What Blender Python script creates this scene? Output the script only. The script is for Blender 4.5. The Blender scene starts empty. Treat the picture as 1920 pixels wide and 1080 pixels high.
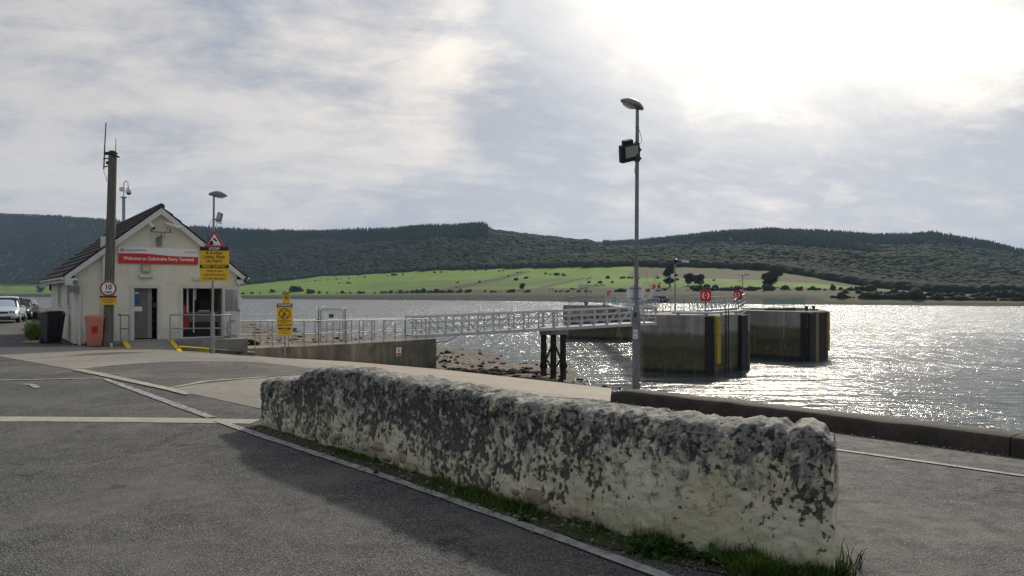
import bpy, math, random
import numpy as np
from mathutils import Vector, Matrix, noise as mnoise

random.seed(7)
RNG = np.random.default_rng(7)
SC = bpy.context.scene
COL = SC.collection
R = math.radians
F = 1450.0          # focal length in pixels of the 1920 px wide photograph
CZ = 1.65           # eye height
HZ = 550.0          # pixel row of the horizon
WATER = -3.9

# ------------------------------------------------------------------ camera
cam_d = bpy.data.cameras.new('camera')
cam_d.sensor_width = 36.0
cam_d.lens = 36.0 * F / 1920.0
cam_d.shift_y = (HZ - 540.0) / 1920.0
cam_d.clip_start = 0.05
cam_d.clip_end = 20000.0
cam = bpy.data.objects.new('camera', cam_d)
cam.location = (0, 0, CZ)
cam.rotation_euler = (R(90), 0, 0)
COL.objects.link(cam)
SC.camera = cam

# ------------------------------------------------------------------ sky, sun, exposure
SUN_AZ, SUN_EL = R(19.5), R(33.0)       # azimuth clockwise from the view direction
sun_dir = Vector((math.sin(SUN_AZ) * math.cos(SUN_EL), math.cos(SUN_AZ) * math.cos(SUN_EL), math.sin(SUN_EL)))
SC.view_settings.view_transform = 'Standard'
SC.view_settings.look = 'None'
SC.view_settings.gamma = 1.0
SC.view_settings.use_curve_mapping = False
SC.view_settings.exposure = 0.25

sun_d = bpy.data.lights.new('sun', 'SUN')
sun_d.energy = 2.5
SC.cycles.sample_clamp_direct = 80.0
SC.cycles.caustics_reflective = False
SC.cycles.caustics_refractive = False
SC.cycles.sample_clamp_indirect = 4.0
SC.cycles.volume_bounces = 0
SC.cycles.denoising_prefilter = 'NONE'
sun_d.angle = R(3.0)
sun_d.color = (1.0, 0.93, 0.80)
sun = bpy.data.objects.new('sun', sun_d)
sun.rotation_euler = (-sun_dir).to_track_quat('-Z', 'Y').to_euler()
sun.location = (20, 40, 60)
COL.objects.link(sun)


class NT:
    """small helper that writes node trees"""
    def __init__(s, tree):
        s.t = tree
        s.n = tree.nodes
        s.l = tree.links

    def new(s, kind, **kw):
        n = s.n.new(kind)
        for k, v in kw.items():
            setattr(n, k, v)
        return n

    def put(s, sock, v):
        if v is None:
            return
        if isinstance(v, bpy.types.NodeSocket):
            s.l.new(v, sock)
        elif isinstance(v, (tuple, list)) and sock.type == 'RGBA' and len(v) == 3:
            sock.default_value = (*v, 1.0)
        else:
            sock.default_value = v

    def math(s, op, a, b=None, c=None, clamp=False):
        n = s.new('ShaderNodeMath', operation=op, use_clamp=clamp)
        s.put(n.inputs[0], a); s.put(n.inputs[1], b)
        if c is not None:
            s.put(n.inputs[2], c)
        return n.outputs[0]

    def vmath(s, op, a, b=None, out=0):
        n = s.new('ShaderNodeVectorMath', operation=op)
        s.put(n.inputs[0], a)
        if b is not None:
            s.put(n.inputs[1], b)
        return n.outputs['Value'] if op in ('DOT_PRODUCT', 'LENGTH', 'DISTANCE') else n.outputs[0]

    def mix(s, f, a, b, mode='MIX'):
        n = s.new('ShaderNodeMix', data_type='RGBA', blend_type=mode)
        s.put(n.inputs[0], f); s.put(n.inputs[6], a); s.put(n.inputs[7], b)
        return n.outputs[2]

    def noise(s, vec, scale, detail=4.0, rough=0.55, dist=0.0, out=0):
        n = s.new('ShaderNodeTexNoise')
        s.put(n.inputs['Vector'], vec)
        n.inputs['Scale'].default_value = scale
        n.inputs['Detail'].default_value = detail
        n.inputs['Roughness'].default_value = rough
        n.inputs['Distortion'].default_value = dist
        return n.outputs[out]

    def voronoi(s, vec, scale, feature='F1', out='Distance', rnd=1.0):
        n = s.new('ShaderNodeTexVoronoi', feature=feature)
        s.put(n.inputs['Vector'], vec)
        n.inputs['Scale'].default_value = scale
        n.inputs['Randomness'].default_value = rnd
        return n.outputs[out]

    def ramp(s, f, stops, interp='LINEAR'):
        n = s.new('ShaderNodeValToRGB')
        s.put(n.inputs[0], f)
        cr = n.color_ramp
        cr.interpolation = interp
        while len(cr.elements) > len(stops):
            cr.elements.remove(cr.elements[-1])
        while len(cr.elements) < len(stops):
            cr.elements.new(1.0)
        for e, (p, c) in zip(cr.elements, stops):
            e.position = p
            if not isinstance(c, (tuple, list)):
                c = (c, c, c)
            e.color = (*c[:3], 1.0)
        return n.outputs[0]

    def mapr(s, f, a, b, c=0.0, d=1.0, smooth=False):
        n = s.new('ShaderNodeMapRange', interpolation_type='SMOOTHSTEP' if smooth else 'LINEAR')
        s.put(n.inputs[0], f)
        for i, v in zip((1, 2, 3, 4), (a, b, c, d)):
            n.inputs[i].default_value = v
        return n.outputs[0]

    def pos(s):
        return s.new('ShaderNodeNewGeometry').outputs['Position']

    def obj(s):
        return s.new('ShaderNodeTexCoord').outputs['Object']

    def scale(s, v, sc, rot=(0, 0, 0), loc=(0, 0, 0)):
        n = s.new('ShaderNodeMapping')
        s.put(n.inputs['Vector'], v)
        n.inputs['Location'].default_value = loc
        n.inputs['Scale'].default_value = sc
        n.inputs['Rotation'].default_value = rot
        return n.outputs[0]

    def sep(s, v):
        n = s.new('ShaderNodeSeparateXYZ')
        s.put(n.inputs[0], v)
        return n.outputs

    def comb(s, x, y, z):
        n = s.new('ShaderNodeCombineXYZ')
        s.put(n.inputs[0], x); s.put(n.inputs[1], y); s.put(n.inputs[2], z)
        return n.outputs[0]

    def bump(s, h, strength=0.3, dist=0.02, normal=None):
        n = s.new('ShaderNodeBump')
        n.inputs['Strength'].default_value = strength
        n.inputs['Distance'].default_value = dist
        s.put(n.inputs['Height'], h)
        if normal is not None:
            s.put(n.inputs['Normal'], normal)
        return n.outputs[0]


def mat(name, build):
    m = bpy.data.materials.new(name)
    m.use_nodes = True
    t = NT(m.node_tree)
    b = m.node_tree.nodes['Principled BSDF']
    build(t, b)
    return m


def setp(t, b, color=None, rough=None, metal=None, normal=None, spec=None, **kw):
    if color is not None: t.put(b.inputs['Base Color'], color)
    if rough is not None: t.put(b.inputs['Roughness'], rough)
    if metal is not None: t.put(b.inputs['Metallic'], metal)
    if normal is not None: t.put(b.inputs['Normal'], normal)
    if spec is not None: t.put(b.inputs['Specular IOR Level'], spec)
    for k, v in kw.items():
        t.put(b.inputs[k], v)


def plain(name, c, rough=0.5, metal=0.0, var=0.25, scale=6.0, bump=0.15, spec=0.4, dirt=None):
    """base colour with uneven wear and a fine relief"""
    def f(t, b):
        p = t.pos()
        n = t.noise(p, scale, 6, 0.65)
        n2 = t.noise(p, scale * 7, 4, 0.6)
        lo = tuple(max(0.0, x * (1 - var)) for x in c)
        hi = tuple(min(1.0, x * (1 + var * 0.6)) for x in c)
        colr = t.mix(t.mapr(n, 0.3, 0.7), lo, hi)
        if dirt:
            colr = t.mix(t.mapr(t.noise(t.scale(p, (1, 1, 0.25)), scale * 1.7, 6, 0.7), 0.52, 0.75), colr, dirt)
        setp(t, b, colr, t.mapr(n2, 0.3, 0.7, max(0.03, rough - 0.1), min(1.0, rough + 0.1)), metal,
             t.bump(n2, bump, 0.004), spec)
    return mat(name, f)


# world: overcast cloud deck under a Nishita sky, thin near the sun
w = bpy.data.worlds.new('World')
SC.world = w
w.use_nodes = True
t = NT(w.node_tree)
t.n.clear()
out = t.new('ShaderNodeOutputWorld')
sky = t.new('ShaderNodeTexSky', sky_type='NISHITA')
sky.sun_disc = False
sky.sun_elevation = SUN_EL
sky.sun_rotation = SUN_AZ
sky.air_density = 1.0
sky.dust_density = 2.0
bg_sky = t.new('ShaderNodeBackground')
t.put(bg_sky.inputs[0], sky.outputs[0])
bg_sky.inputs[1].default_value = 0.075
d = t.new('ShaderNodeTexCoord').outputs['Generated']
d = t.vmath('NORMALIZE', d)
x, y, z = t.sep(d)
zz = t.math('ADD', t.math('MAXIMUM', z, 0.0), 0.30)
plane = t.comb(t.math('DIVIDE', x, zz), t.math('DIVIDE', y, zz), 0.0)
plane = t.scale(plane, (1.45, 1.55, 1.0), rot=(0, 0, R(-14)), loc=(3.1, 1.7, 0.4))
big = t.noise(plane, 0.62, 5, 0.52, 0.35)
fine = t.noise(plane, 1.9, 9, 0.64, 0.35)
wisp = t.noise(t.scale(plane, (0.7, 1.5, 1)), 4.6, 9, 0.66, 0.5)
dens = t.math('ADD', t.math('MULTIPLY', big, 0.50), t.math('ADD', t.math('MULTIPLY', fine, 0.32), t.math('MULTIPLY', wisp, 0.18)))
# sun glow through the cloud
cs = t.math('MAXIMUM', t.vmath('DOT_PRODUCT', d, tuple(sun_dir)), 0.0)
glow_w = t.math('POWER', cs, 6.0)
glow_n = t.math('POWER', cs, 34.0)
thin = t.mapr(dens, 0.40, 0.60, 1.0, 0.0, True)
cl_dark = (0.240, 0.275, 0.342)
cl_light = (0.545, 0.525, 0.51)
c = t.mix(t.mapr(dens, 0.44, 0.625, 0, 1, True), cl_dark, cl_light)
lowz = t.mapr(z, 0.0, 0.30, 1.0, 0.0, True)
c = t.mix(t.math('MULTIPLY', lowz, 0.45), c, (0.47, 0.50, 0.56))
warm = t.mix(1.0, c, (1.06, 0.96, 0.82), 'MULTIPLY')
c = t.mix(t.math('MULTIPLY', glow_w, 1.0, clamp=True), c, warm)
gain = t.math('ADD', 1.0, t.math('MULTIPLY', t.math('POWER', cs, 6.0), 1.0))
c = t.vmath('SCALE', c, None)
t.put(c.node.inputs['Scale'], gain)
edge = t.math('ADD', cs, t.math('MULTIPLY', t.math('SUBTRACT', t.math('ADD', t.math('MULTIPLY', big, 0.6), t.math('MULTIPLY', fine, 0.4)), 0.5), 0.20))
veil = t.mapr(edge, 0.885, 0.985, 0, 1, True)
c = t.mix(veil, c, (1.36, 1.27, 1.12))
bg_cl = t.new('ShaderNodeBackground')
t.put(bg_cl.inputs[0], c)
bg_cl.inputs[1].default_value = 1.0
mx = t.new('ShaderNodeMixShader')
gap = t.mapr(dens, 0.36, 0.47, 0.72, 0.97, True)
t.put(mx.inputs[0], gap)
t.l.new(bg_sky.outputs[0], mx.inputs[1])
t.l.new(bg_cl.outputs[0], mx.inputs[2])
t.l.new(mx.outputs[0], out.inputs['Surface'])

# ------------------------------------------------------------------ mesh helpers


def at(px, py, dist):
    return Vector(((px - 960.0) / F * dist, dist, CZ - (py - HZ) / F * dist))


def ss(a, b, v):
    u = np.clip((np.asarray(v, float) - a) / (b - a), 0, 1)
    return u * u * (3 - 2 * u)


def g(x, y):
    """height of the hard standing and slipway"""
    x = np.asarray(x, float); y = np.asarray(y, float)
    tt = 0.71 * x + 0.70 * y - 9.0
    sp = np.logaddexp(0, 1.2 * tt) / 1.2
    z = -0.14 * sp * ss(-17, -9, x)
    z = z - 0.15 * ss(13, 26, y) * ss(-7, -11, x) * ss(-26, -17, x)
    z = z - 0.24 * ss(29, 46, y) * ss(-17.5, -23, x)
    return z


def G(px, py):
    """point of the hard standing seen at a pixel of the photograph"""
    lo, prev = 1.0, None
    dd = 2.0
    while dd < 120:
        p = at(px, py, dd)
        if p.z <= float(g(p.x, p.y)):
            break
        dd += 0.1
    a, b = dd - 0.1, dd
    for _ in range(20):
        m = (a + b) / 2
        p = at(px, py, m)
        if p.z <= float(g(p.x, p.y)):
            b = m
        else:
            a = m
    return at(px, py, b)


def tag(o, label=None, cat=None, group=None, kind=None):
    if label: o['label'] = label
    if cat: o['category'] = cat
    if group: o['group'] = group
    if kind: o['kind'] = kind
    return o


def thing(name, label, cat, loc=(0, 0, 0), rz=0.0, group=None):
    o = bpy.data.objects.new(name, None)
    COL.objects.link(o)
    o.location = loc
    o.rotation_euler = (0, 0, rz)
    o.empty_display_size = 0.2
    return tag(o, label, cat, group)


class MB:
    """collects shapes and links them as one mesh object"""
    def __init__(s):
        s.v = []; s.f = []; s.mi = []; s.sm = []

    def add(s, vs, fs, smooth=False, mi=0):
        o = len(s.v)
        s.v += [tuple(q) for q in vs]
        for q in fs:
            s.f.append(tuple(i + o for i in q))
            s.sm.append(smooth); s.mi.append(mi)
        return s

    def box(s, c, size, rz=0.0, M=None, taper=1.0, mi=0):
        hx, hy, hz = size[0] / 2, size[1] / 2, size[2] / 2
        vs = []
        for zz_, k in ((-hz, 1.0), (hz, taper)):
            for xx, yy in ((-hx, -hy), (hx, -hy), (hx, hy), (-hx, hy)):
                vs.append(Vector((xx * k, yy * k, zz_)))
        m = M if M is not None else Matrix.Rotation(rz, 4, 'Z')
        vs = [Vector(c) + (m @ q) for q in vs]
        return s.add(vs, [(3, 2, 1, 0), (4, 5, 6, 7), (0, 1, 5, 4), (1, 2, 6, 5), (2, 3, 7, 6), (3, 0, 4, 7)], mi=mi)

    def bbox(s, c, size, rz=0.0, bev=0.01, M=None, mi=0):
        """box with chamfered vertical and top edges"""
        hx, hy, hz = size[0] / 2, size[1] / 2, size[2] / 2
        m = M if M is not None else Matrix.Rotation(rz, 4, 'Z')
        rings = []
        for z_, k in ((-hz, bev), (-hz + bev, 0), (hz - bev, 0), (hz, bev)):
            r_ = []
            for sx, sy in ((-1, -1), (1, -1), (1, 1), (-1, 1)):
                ax, ay = sx * (hx - k), sy * (hy - k)
                b_ = bev
                pts = [Vector((ax - sx * b_, ay, z_)), Vector((ax, ay - sy * b_, z_))]
                if sx * sy > 0:
                    pts = pts[::-1]
                if (sx, sy) in ((-1, -1), (1, 1)):
                    pass
                r_ += pts
            # order by angle
            r_.sort(key=lambda q: math.atan2(q.y / hy, q.x / hx))
            rings.append(r_)
        vs = [Vector(c) + m @ q for r_ in rings for q in r_]
        fs = []
        for k in range(3):
            for i in range(8):
                j = (i + 1) % 8
                fs.append((k * 8 + i, k * 8 + j, k * 8 + 8 + j, k * 8 + 8 + i))
        fs.append(tuple(range(7, -1, -1)))
        fs.append(tuple(range(24, 32)))
        return s.add(vs, fs, mi=mi)

    def cyl(s, p0, p1, r0, r1=None, n=10, caps=True, smooth=True, mi=0):
        p0, p1 = Vector(p0), Vector(p1)
        r1 = r0 if r1 is None else r1
        q = (p1 - p0).to_track_quat('Z', 'Y')
        vs = []
        for p, r_ in ((p0, r0), (p1, r1)):
            for i in range(n):
                a = 2 * math.pi * i / n
                vs.append(p + q @ Vector((r_ * math.cos(a), r_ * math.sin(a), 0)))
        fs = [(i, (i + 1) % n, n + (i + 1) % n, n + i) for i in range(n)]
        s.add(vs, fs, smooth, mi)
        if caps:
            s.add(vs[:n], [tuple(range(n - 1, -1, -1))], False, mi)
            s.add(vs[n:], [tuple(range(n))], False, mi)
        return s

    def tube(s, pts, r, n=8, caps=True, mi=0):
        pts = [Vector(p) for p in pts]
        rs = r if isinstance(r, (list, tuple)) else [r] * len(pts)
        vs = []
        up = Vector((0, 0, 1))
        prevn = None
        for i, p in enumerate(pts):
            dv = (pts[min(i + 1, len(pts) - 1)] - pts[max(i - 1, 0)]).normalized()
            if prevn is None:
                a = dv.cross(up)
                if a.length < 1e-3:
                    a = dv.cross(Vector((1, 0, 0)))
            else:
                a = prevn - dv * prevn.dot(dv)
            a.normalize()
            prevn = a
            b = dv.cross(a)
            for k in range(n):
                an = 2 * math.pi * k / n
                vs.append(p + (a * math.cos(an) + b * math.sin(an)) * rs[i])
        fs = []
        for i in range(len(pts) - 1):
            for k in range(n):
                fs.append((i * n + k, i * n + (k + 1) % n, (i + 1) * n + (k + 1) % n, (i + 1) * n + k))
        s.add(vs, fs, True, mi)
        if caps:
            s.add(vs[:n], [tuple(range(n))], False, mi)
            s.add(vs[-n:], [tuple(range(n - 1, -1, -1))], False, mi)
        return s

    def lathe(s, prof, c=(0, 0, 0), n=20, M=None, mi=0):
        vs = []
        m = M if M is not None else Matrix.Identity(4)
        for r_, z_ in prof:
            for i in range(n):
                a = 2 * math.pi * i / n
                vs.append(Vector(c) + m @ Vector((r_ * math.cos(a), r_ * math.sin(a), z_)))
        fs = []
        for k in range(len(prof) - 1):
            for i in range(n):
                fs.append((k * n + i, k * n + (i + 1) % n, (k + 1) * n + (i + 1) % n, (k + 1) * n + i))
        s.add(vs, fs, True, mi)
        s.add(vs[:n], [tuple(range(n - 1, -1, -1))], False, mi)
        s.add(vs[-n:], [tuple(range(n))], False, mi)
        return s

    def prism(s, poly, d0, d1, M=None, mi=0):
        """polygon in local XZ, extruded along Y from d0 to d1"""
        m = M if M is not None else Matrix.Identity(4)
        n = len(poly)
        a = [m @ Vector((p[0], d0, p[1])) for p in poly]
        b = [m @ Vector((p[0], d1, p[1])) for p in poly]
        fs = [tuple(range(n)), tuple(range(2 * n - 1, n - 1, -1))]
        fs += [(i, n + i, n + (i + 1) % n, (i + 1) % n) for i in range(n)]
        return s.add(a + b, fs, mi=mi)

    def vprism(s, poly, z0, z1, mi=0):
        """polygon in XY extruded up"""
        n = len(poly)
        a = [Vector((p[0], p[1], z0)) for p in poly]
        b = [Vector((p[0], p[1], z1)) for p in poly]
        ar = sum(poly[i][0] * poly[(i + 1) % n][1] - poly[(i + 1) % n][0] * poly[i][1] for i in range(n))
        if ar < 0:
            a.reverse(); b.reverse()
        fs = [tuple(range(n - 1, -1, -1)), tuple(range(n, 2 * n))]
        fs += [(i, (i + 1) % n, n + (i + 1) % n, n + i) for i in range(n)]
        return s.add(a + b, fs, mi=mi)

    def mesh(s, name):
        me = bpy.data.meshes.new(name)
        me.from_pydata(s.v, [], s.f)
        me.polygons.foreach_set('use_smooth', s.sm)
        me.polygons.foreach_set('material_index', s.mi)
        me.update()
        return me

    def build(s, name, m, parent=None):
        me = s.mesh(name)
        for q in (m if isinstance(m, (list, tuple)) else [m]):
            me.materials.append(q)
        return link(name, me, parent)


def link(name, me, parent=None, loc=None, rot=None):
    o = bpy.data.objects.new(name, me)
    COL.objects.link(o)
    if parent is not None:
        o.parent = parent
    if loc is not None: o.location = loc
    if rot is not None: o.rotation_euler = rot
    return o


def np_mesh(name, V, Fa, m, parent=None, smooth=False, attr=None):
    """fast mesh from numpy vertex and equal-sized face arrays"""
    me = bpy.data.meshes.new(name)
    V = np.asarray(V, np.float32); Fa = np.asarray(Fa, np.int32)
    k = Fa.shape[1]
    me.vertices.add(len(V)); me.vertices.foreach_set('co', V.ravel())
    me.loops.add(Fa.size); me.loops.foreach_set('vertex_index', Fa.ravel())
    me.polygons.add(len(Fa))
    me.polygons.foreach_set('loop_start', np.arange(0, Fa.size, k, dtype=np.int32))
    me.polygons.foreach_set('use_smooth', np.full(len(Fa), smooth))
    for nm, arr in (attr or {}).items():
        a = me.attributes.new(nm, 'FLOAT', 'POINT')
        a.data.foreach_set('value', np.asarray(arr, np.float32))
    me.update(calc_edges=True)
    me.validate()
    for q in (m if isinstance(m, (list, tuple)) else [m]):
        me.materials.append(q)
    return link(name, me, parent)


def grid_faces(nu, nv):
    i = np.arange(nu - 1)[:, None] * nv + np.arange(nv - 1)[None, :]
    i = i.ravel()
    return np.stack([i, i + nv, i + nv + 1, i + 1], 1)


def patch_arrays(c, nu, nv, off=0.0, zf=g):
    """bilinear quad of ground: corners c[0] c[1] c[2] c[3] in turn"""
    a, b, cc, dd = [np.array(q[:2], float) for q in c]
    u = np.linspace(0, 1, nu)[:, None, None]; v = np.linspace(0, 1, nv)[None, :, None]
    P = (1 - u) * (1 - v) * a + u * (1 - v) * b + u * v * cc + (1 - u) * v * dd
    P = P.reshape(-1, 2)
    Z = zf(P[:, 0], P[:, 1]) + off
    V = np.column_stack([P, Z])
    Fa = grid_faces(nu, nv)
    p0, p1, p2 = V[Fa[0][0]], V[Fa[0][1]], V[Fa[0][2]]
    if np.cross(p1 - p0, p2 - p0)[2] < 0:
        Fa = Fa[:, ::-1]
    return V, Fa


def patches(name, quads, m, off=0.0, kind='structure', smooth=True):
    Vs, Fs, n = [], [], 0
    for q in quads:
        c, nu, nv = q
        V, Fa = patch_arrays(c, nu, nv, off)
        Vs.append(V); Fs.append(Fa + n); n += len(V)
    o = np_mesh(name, np.vstack(Vs), np.vstack(Fs), m, smooth=smooth)
    o['kind'] = kind
    return o


def strip(name, pts, width, m, off, rough=0.0, step=0.15):
    """painted line or concrete strip that follows the ground"""
    pts = [Vector((p[0], p[1])) for p in pts]
    ws = width if isinstance(width, (list, tuple)) else [width] * len(pts)
    L, R_ = [], []
    for i in range(len(pts) - 1):
        n = max(2, int((pts[i + 1] - pts[i]).length / step))
        for k in range(n + (1 if i == len(pts) - 2 else 0)):
            u = k / n
            p = pts[i].lerp(pts[i + 1], u)
            dv = (pts[i + 1] - pts[i]).normalized()
            nn = Vector((-dv.y, dv.x))
            ww = (ws[i] * (1 - u) + ws[i + 1] * u) / 2
            L.append(p + nn * (ww + random.uniform(-rough, rough)))
            R_.append(p - nn * (ww + random.uniform(-rough, rough)))
    P = np.array([tuple(q) for q in L + R_])
    n = len(L)
    V = np.column_stack([P, g(P[:, 0], P[:, 1]) + off])
    i = np.arange(n - 1)
    Fa = np.stack([i, n + i, n + i + 1, i + 1], 1)
    o = np_mesh(name, V, Fa, m)
    o['kind'] = 'structure'
    return o


def copy_tree(o, parent=None):
    c = o.copy()
    COL.objects.link(c)
    if parent is not None:
        c.parent = parent
    for ch in list(o.children):
        copy_tree(ch, c)
    return c


def text(body, parent, loc, size, m, align='CENTER', bold=0.0, sx=1.0, name='lettering', rot=(R(90), 0, 0)):
    cu = bpy.data.curves.new(name, 'FONT')
    cu.body = body
    cu.size = size
    cu.align_x = align
    cu.align_y = 'CENTER'
    cu.extrude = 0.0012
    cu.offset = bold
    cu.resolution_u = 3
    cu.materials.append(m)
    tmp = bpy.data.objects.new('tmp_text', cu)
    COL.objects.link(tmp)
    me = bpy.data.meshes.new_from_object(tmp)
    bpy.data.objects.remove(tmp)
    if not me.materials:
        me.materials.append(m)
    o = link(name, me, parent, loc, rot)
    o.scale = (sx, 1, 1)
    return o


def ico(sub=1):
    import bmesh
    bm = bmesh.new()
    bmesh.ops.create_icosphere(bm, subdivisions=sub, radius=1.0)
    v = np.array([tuple(q.co) for q in bm.verts]); f = np.array([[q.index for q in p.verts] for p in bm.faces])
    bm.free()
    return v, f
# ------------------------------------------------------------------ materials of the setting


def asphalt(name, base, light, warm=(0.13, 0.12, 0.10)):
    def f(t, b):
        p = t.pos()
        vs = t.new('ShaderNodeTexVoronoi', feature='F1')
        t.put(vs.inputs['Vector'], p); vs.inputs['Scale'].default_value = 88.0
        cs_ = t.sep(vs.outputs['Color'])[0]
        dist = vs.outputs['Distance']
        big = t.noise(p, 0.55, 6, 0.62, 0.4)
        mid = t.noise(p, 4.5, 5, 0.7)
        c = t.mix(t.mapr(cs_, 0.25, 1.0), tuple(q * 0.8 for q in base), light)
        c = t.mix(t.mapr(cs_, 0.90, 0.97), c, (0.32, 0.30, 0.26))
        c = t.mix(t.mapr(dist, 0.38, 0.72), c, (0.012, 0.012, 0.013))
        c = t.mix(t.math('MULTIPLY', t.mapr(big, 0.42, 0.66, 0, 1, True), 0.55), c, warm)
        c = t.mix(t.math('MULTIPLY', t.mapr(mid, 0.48, 0.72), 0.5), c, tuple(q * 0.5 for q in base))
        # worn seams, tyre polish along the road and old oil drips
        seam = t.noise(t.scale(p, (0.22, 1.6, 1), rot=(0, 0, R(46))), 0.9, 5, 0.7, 1.2)
        c = t.mix(t.math('MULTIPLY', t.mapr(seam, 0.55, 0.68, 0, 1, True), 0.5), c, tuple(q * 0.40 for q in base))
        seam2 = t.noise(t.scale(p, (1.7, 0.25, 1), rot=(0, 0, R(-80))), 0.7, 5, 0.7, 1.0)
        c = t.mix(t.math('MULTIPLY', t.mapr(seam2, 0.56, 0.68, 0, 1, True), 0.35), c, light)
        oil = t.noise(p, 1.3, 3, 0.5, 0.2)
        c = t.mix(t.math('MULTIPLY', t.mapr(oil, 0.66, 0.74, 0, 1, True), 0.65), c, (0.022, 0.021, 0.02))
        crk = t.voronoi(t.vmath('ADD', p, t.vmath('SCALE', t.noise(p, 2.4, 4, 0.6, out=1), None)), 0.42, 'DISTANCE_TO_EDGE')
        cm = t.math('MULTIPLY', t.mapr(crk, 0.003, 0.011, 1, 0), t.mapr(t.noise(p, 0.35, 3, 0.5), 0.50, 0.56))
        c = t.mix(t.math('MULTIPLY', cm, 0.75), c, (0.015, 0.014, 0.013))
        h = t.math('SUBTRACT', t.math('SUBTRACT', 1.0, dist), t.math('MULTIPLY', cm, 0.8))
        nb = t.bump(h, 0.9, 0.010)
        setp(t, b, c, t.mapr(mid, 0.3, 0.7, 0.72, 0.92), normal=nb, spec=0.35)
    return mat(name, f)


M_ASPHALT = asphalt('asphalt', (0.088, 0.089, 0.090), (0.205, 0.203, 0.195), (0.155, 0.148, 0.130))
M_ASPHALT_PALE = asphalt('asphalt_pale', (0.13, 0.125, 0.118), (0.24, 0.23, 0.21), (0.22, 0.20, 0.165))


def concrete(name, a, bcol, dark=(0.10, 0.09, 0.075), streak=True, wet=False):
    def f(t, b):
        p = t.pos()
        n1 = t.noise(p, 0.45, 6, 0.6, 0.5)
        n2 = t.noise(p, 5.0, 6, 0.7)
        n3 = t.noise(t.scale(p, (0.25, 2.5, 1), rot=(0, 0, R(44))), 1.3, 6, 0.65)
        c = t.mix(t.mapr(n1, 0.35, 0.65), a, bcol)
        c = t.mix(t.math('MULTIPLY', t.mapr(n2, 0.45, 0.7), 0.6), c, tuple(q * 0.7 for q in a))
        c = t.mix(t.math('MULTIPLY', t.mapr(n3, 0.55, 0.68), 0.55), c, dark)
        sp = t.voronoi(p, 45.0, out='Color')
        c = t.mix(t.math('MULTIPLY', t.mapr(t.sep(sp)[0], 0.6, 1.0), 0.3), c, dark)
        nb = t.bump(t.noise(p, 60, 5, 0.7), 0.45, 0.006)
        setp(t, b, c, t.mapr(n2, 0.3, 0.7, 0.68, 0.9), normal=nb, spec=0.35)
    return mat(name, f)


M_SLIP = concrete('slipway_concrete', (0.265, 0.222, 0.172), (0.335, 0.288, 0.226), (0.15, 0.118, 0.085))
M_APRON = concrete('apron_concrete', (0.20, 0.185, 0.158), (0.275, 0.25, 0.212), (0.12, 0.108, 0.09))
M_CONC = concrete('pale_concrete', (0.30, 0.285, 0.24), (0.42, 0.395, 0.32))


def paint(name, c, wearc=(0.12, 0.115, 0.11), lo=0.42, hi=0.62):
    def f(t, b):
        p = t.pos()
        n = t.noise(p, 9.0, 7, 0.75)
        n2 = t.noise(p, 70.0, 4, 0.7)
        k = t.mapr(t.math('ADD', t.math('MULTIPLY', n, 0.7), t.math('MULTIPLY', n2, 0.3)), lo, hi)
        c_ = t.mix(k, c, wearc)
        setp(t, b, c_, 0.75, normal=t.bump(n2, 0.4, 0.004), spec=0.3)
    return mat(name, f)


M_LINE = paint('line_paint', (0.38, 0.375, 0.355), lo=0.43, hi=0.62)
M_LINE_OLD = paint('line_paint_worn', (0.45, 0.44, 0.42), lo=0.40, hi=0.58)
M_YELLOW_LINE = paint('yellow_kerb_paint', (0.66, 0.50, 0.03), (0.25, 0.21, 0.10), 0.55, 0.75)

# ------------------------------------------------------------------ ground, slipway, road markings
K0 = Vector((1.75, 13.75)); KD = Vector((0.590, -0.807)).normalized(); KN = Vector((0.807, 0.590)).normalized()
KR = K0 + KD * 46
WL = Vector((-10.45, 30.2)); WE = Vector((-4.13, 42.2))
E0 = Vector((-3.9, 41.8)); E1 = Vector((4.2, 32.6))
CL = Vector((-40, -42)); LL = Vector((-130, -20)); BL = Vector((-62, 92))

patches('road', [((WL, K0, KR, CL), 150, 220), ((WL, CL, LL, BL), 90, 90)], M_ASPHALT, 0.0)
patches('slipway', [((WL, E0, E1, K0), 90, 120)], M_SLIP, 0.0)

A1 = G(-60, 656.5); A2 = G(484, 766); A3 = Vector((1.45, 13.95)); A4 = WL
patches('concrete_apron', [((A1, A2, A3, A4), 60, 60), ((A1, A4, at(345, 650, 27.2), at(-60, 655, 25.4)), 20, 40)], M_APRON, 0.006)
patches('tarmac_patch', [((G(150, 692), G(308, 727), G(500, 708), G(305, 679)), 24, 24),
                         ((G(305, 679), G(500, 708), G(655, 700), G(490, 680)), 24, 24)], M_ASPHALT_PALE, 0.012)
strip('concrete_seam', [G(144, 694), G(230, 712), G(318, 731), G(352, 741)], [0.22, 0.20, 0.16, 0.10], M_CONC, 0.018, 0.01)
strip('concrete_seam', [G(318, 729), G(389, 715.5), G(500, 708)], [0.10, 0.14, 0.16], M_CONC, 0.017, 0.01)
strip('concrete_seam', [G(150, 692), G(230, 684), G(305, 679), G(420, 679)], [0.14, 0.12, 0.14, 0.1], M_CONC, 0.017, 0.012)
strip('concrete_strip', [G(-900, 780), G(0, 786), G(250, 787.5), G(480, 791)], [0.38, 0.38, 0.37, 0.33], M_CONC, 0.006, 0.012)
strip('white_line', [G(196, 711), G(240, 727), G(396, 784)], [0.10, 0.14, 0.13], M_LINE_OLD, 0.012, 0.008)
strip('white_line', [G(407, 790), G(475, 813), G(720, 894), G(1000, 993), G(1232, 1078), G(1500, 1190)], [0.11, 0.115, 0.10, 0.095, 0.09, 0.09], M_LINE, 0.012, 0.007)
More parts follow.
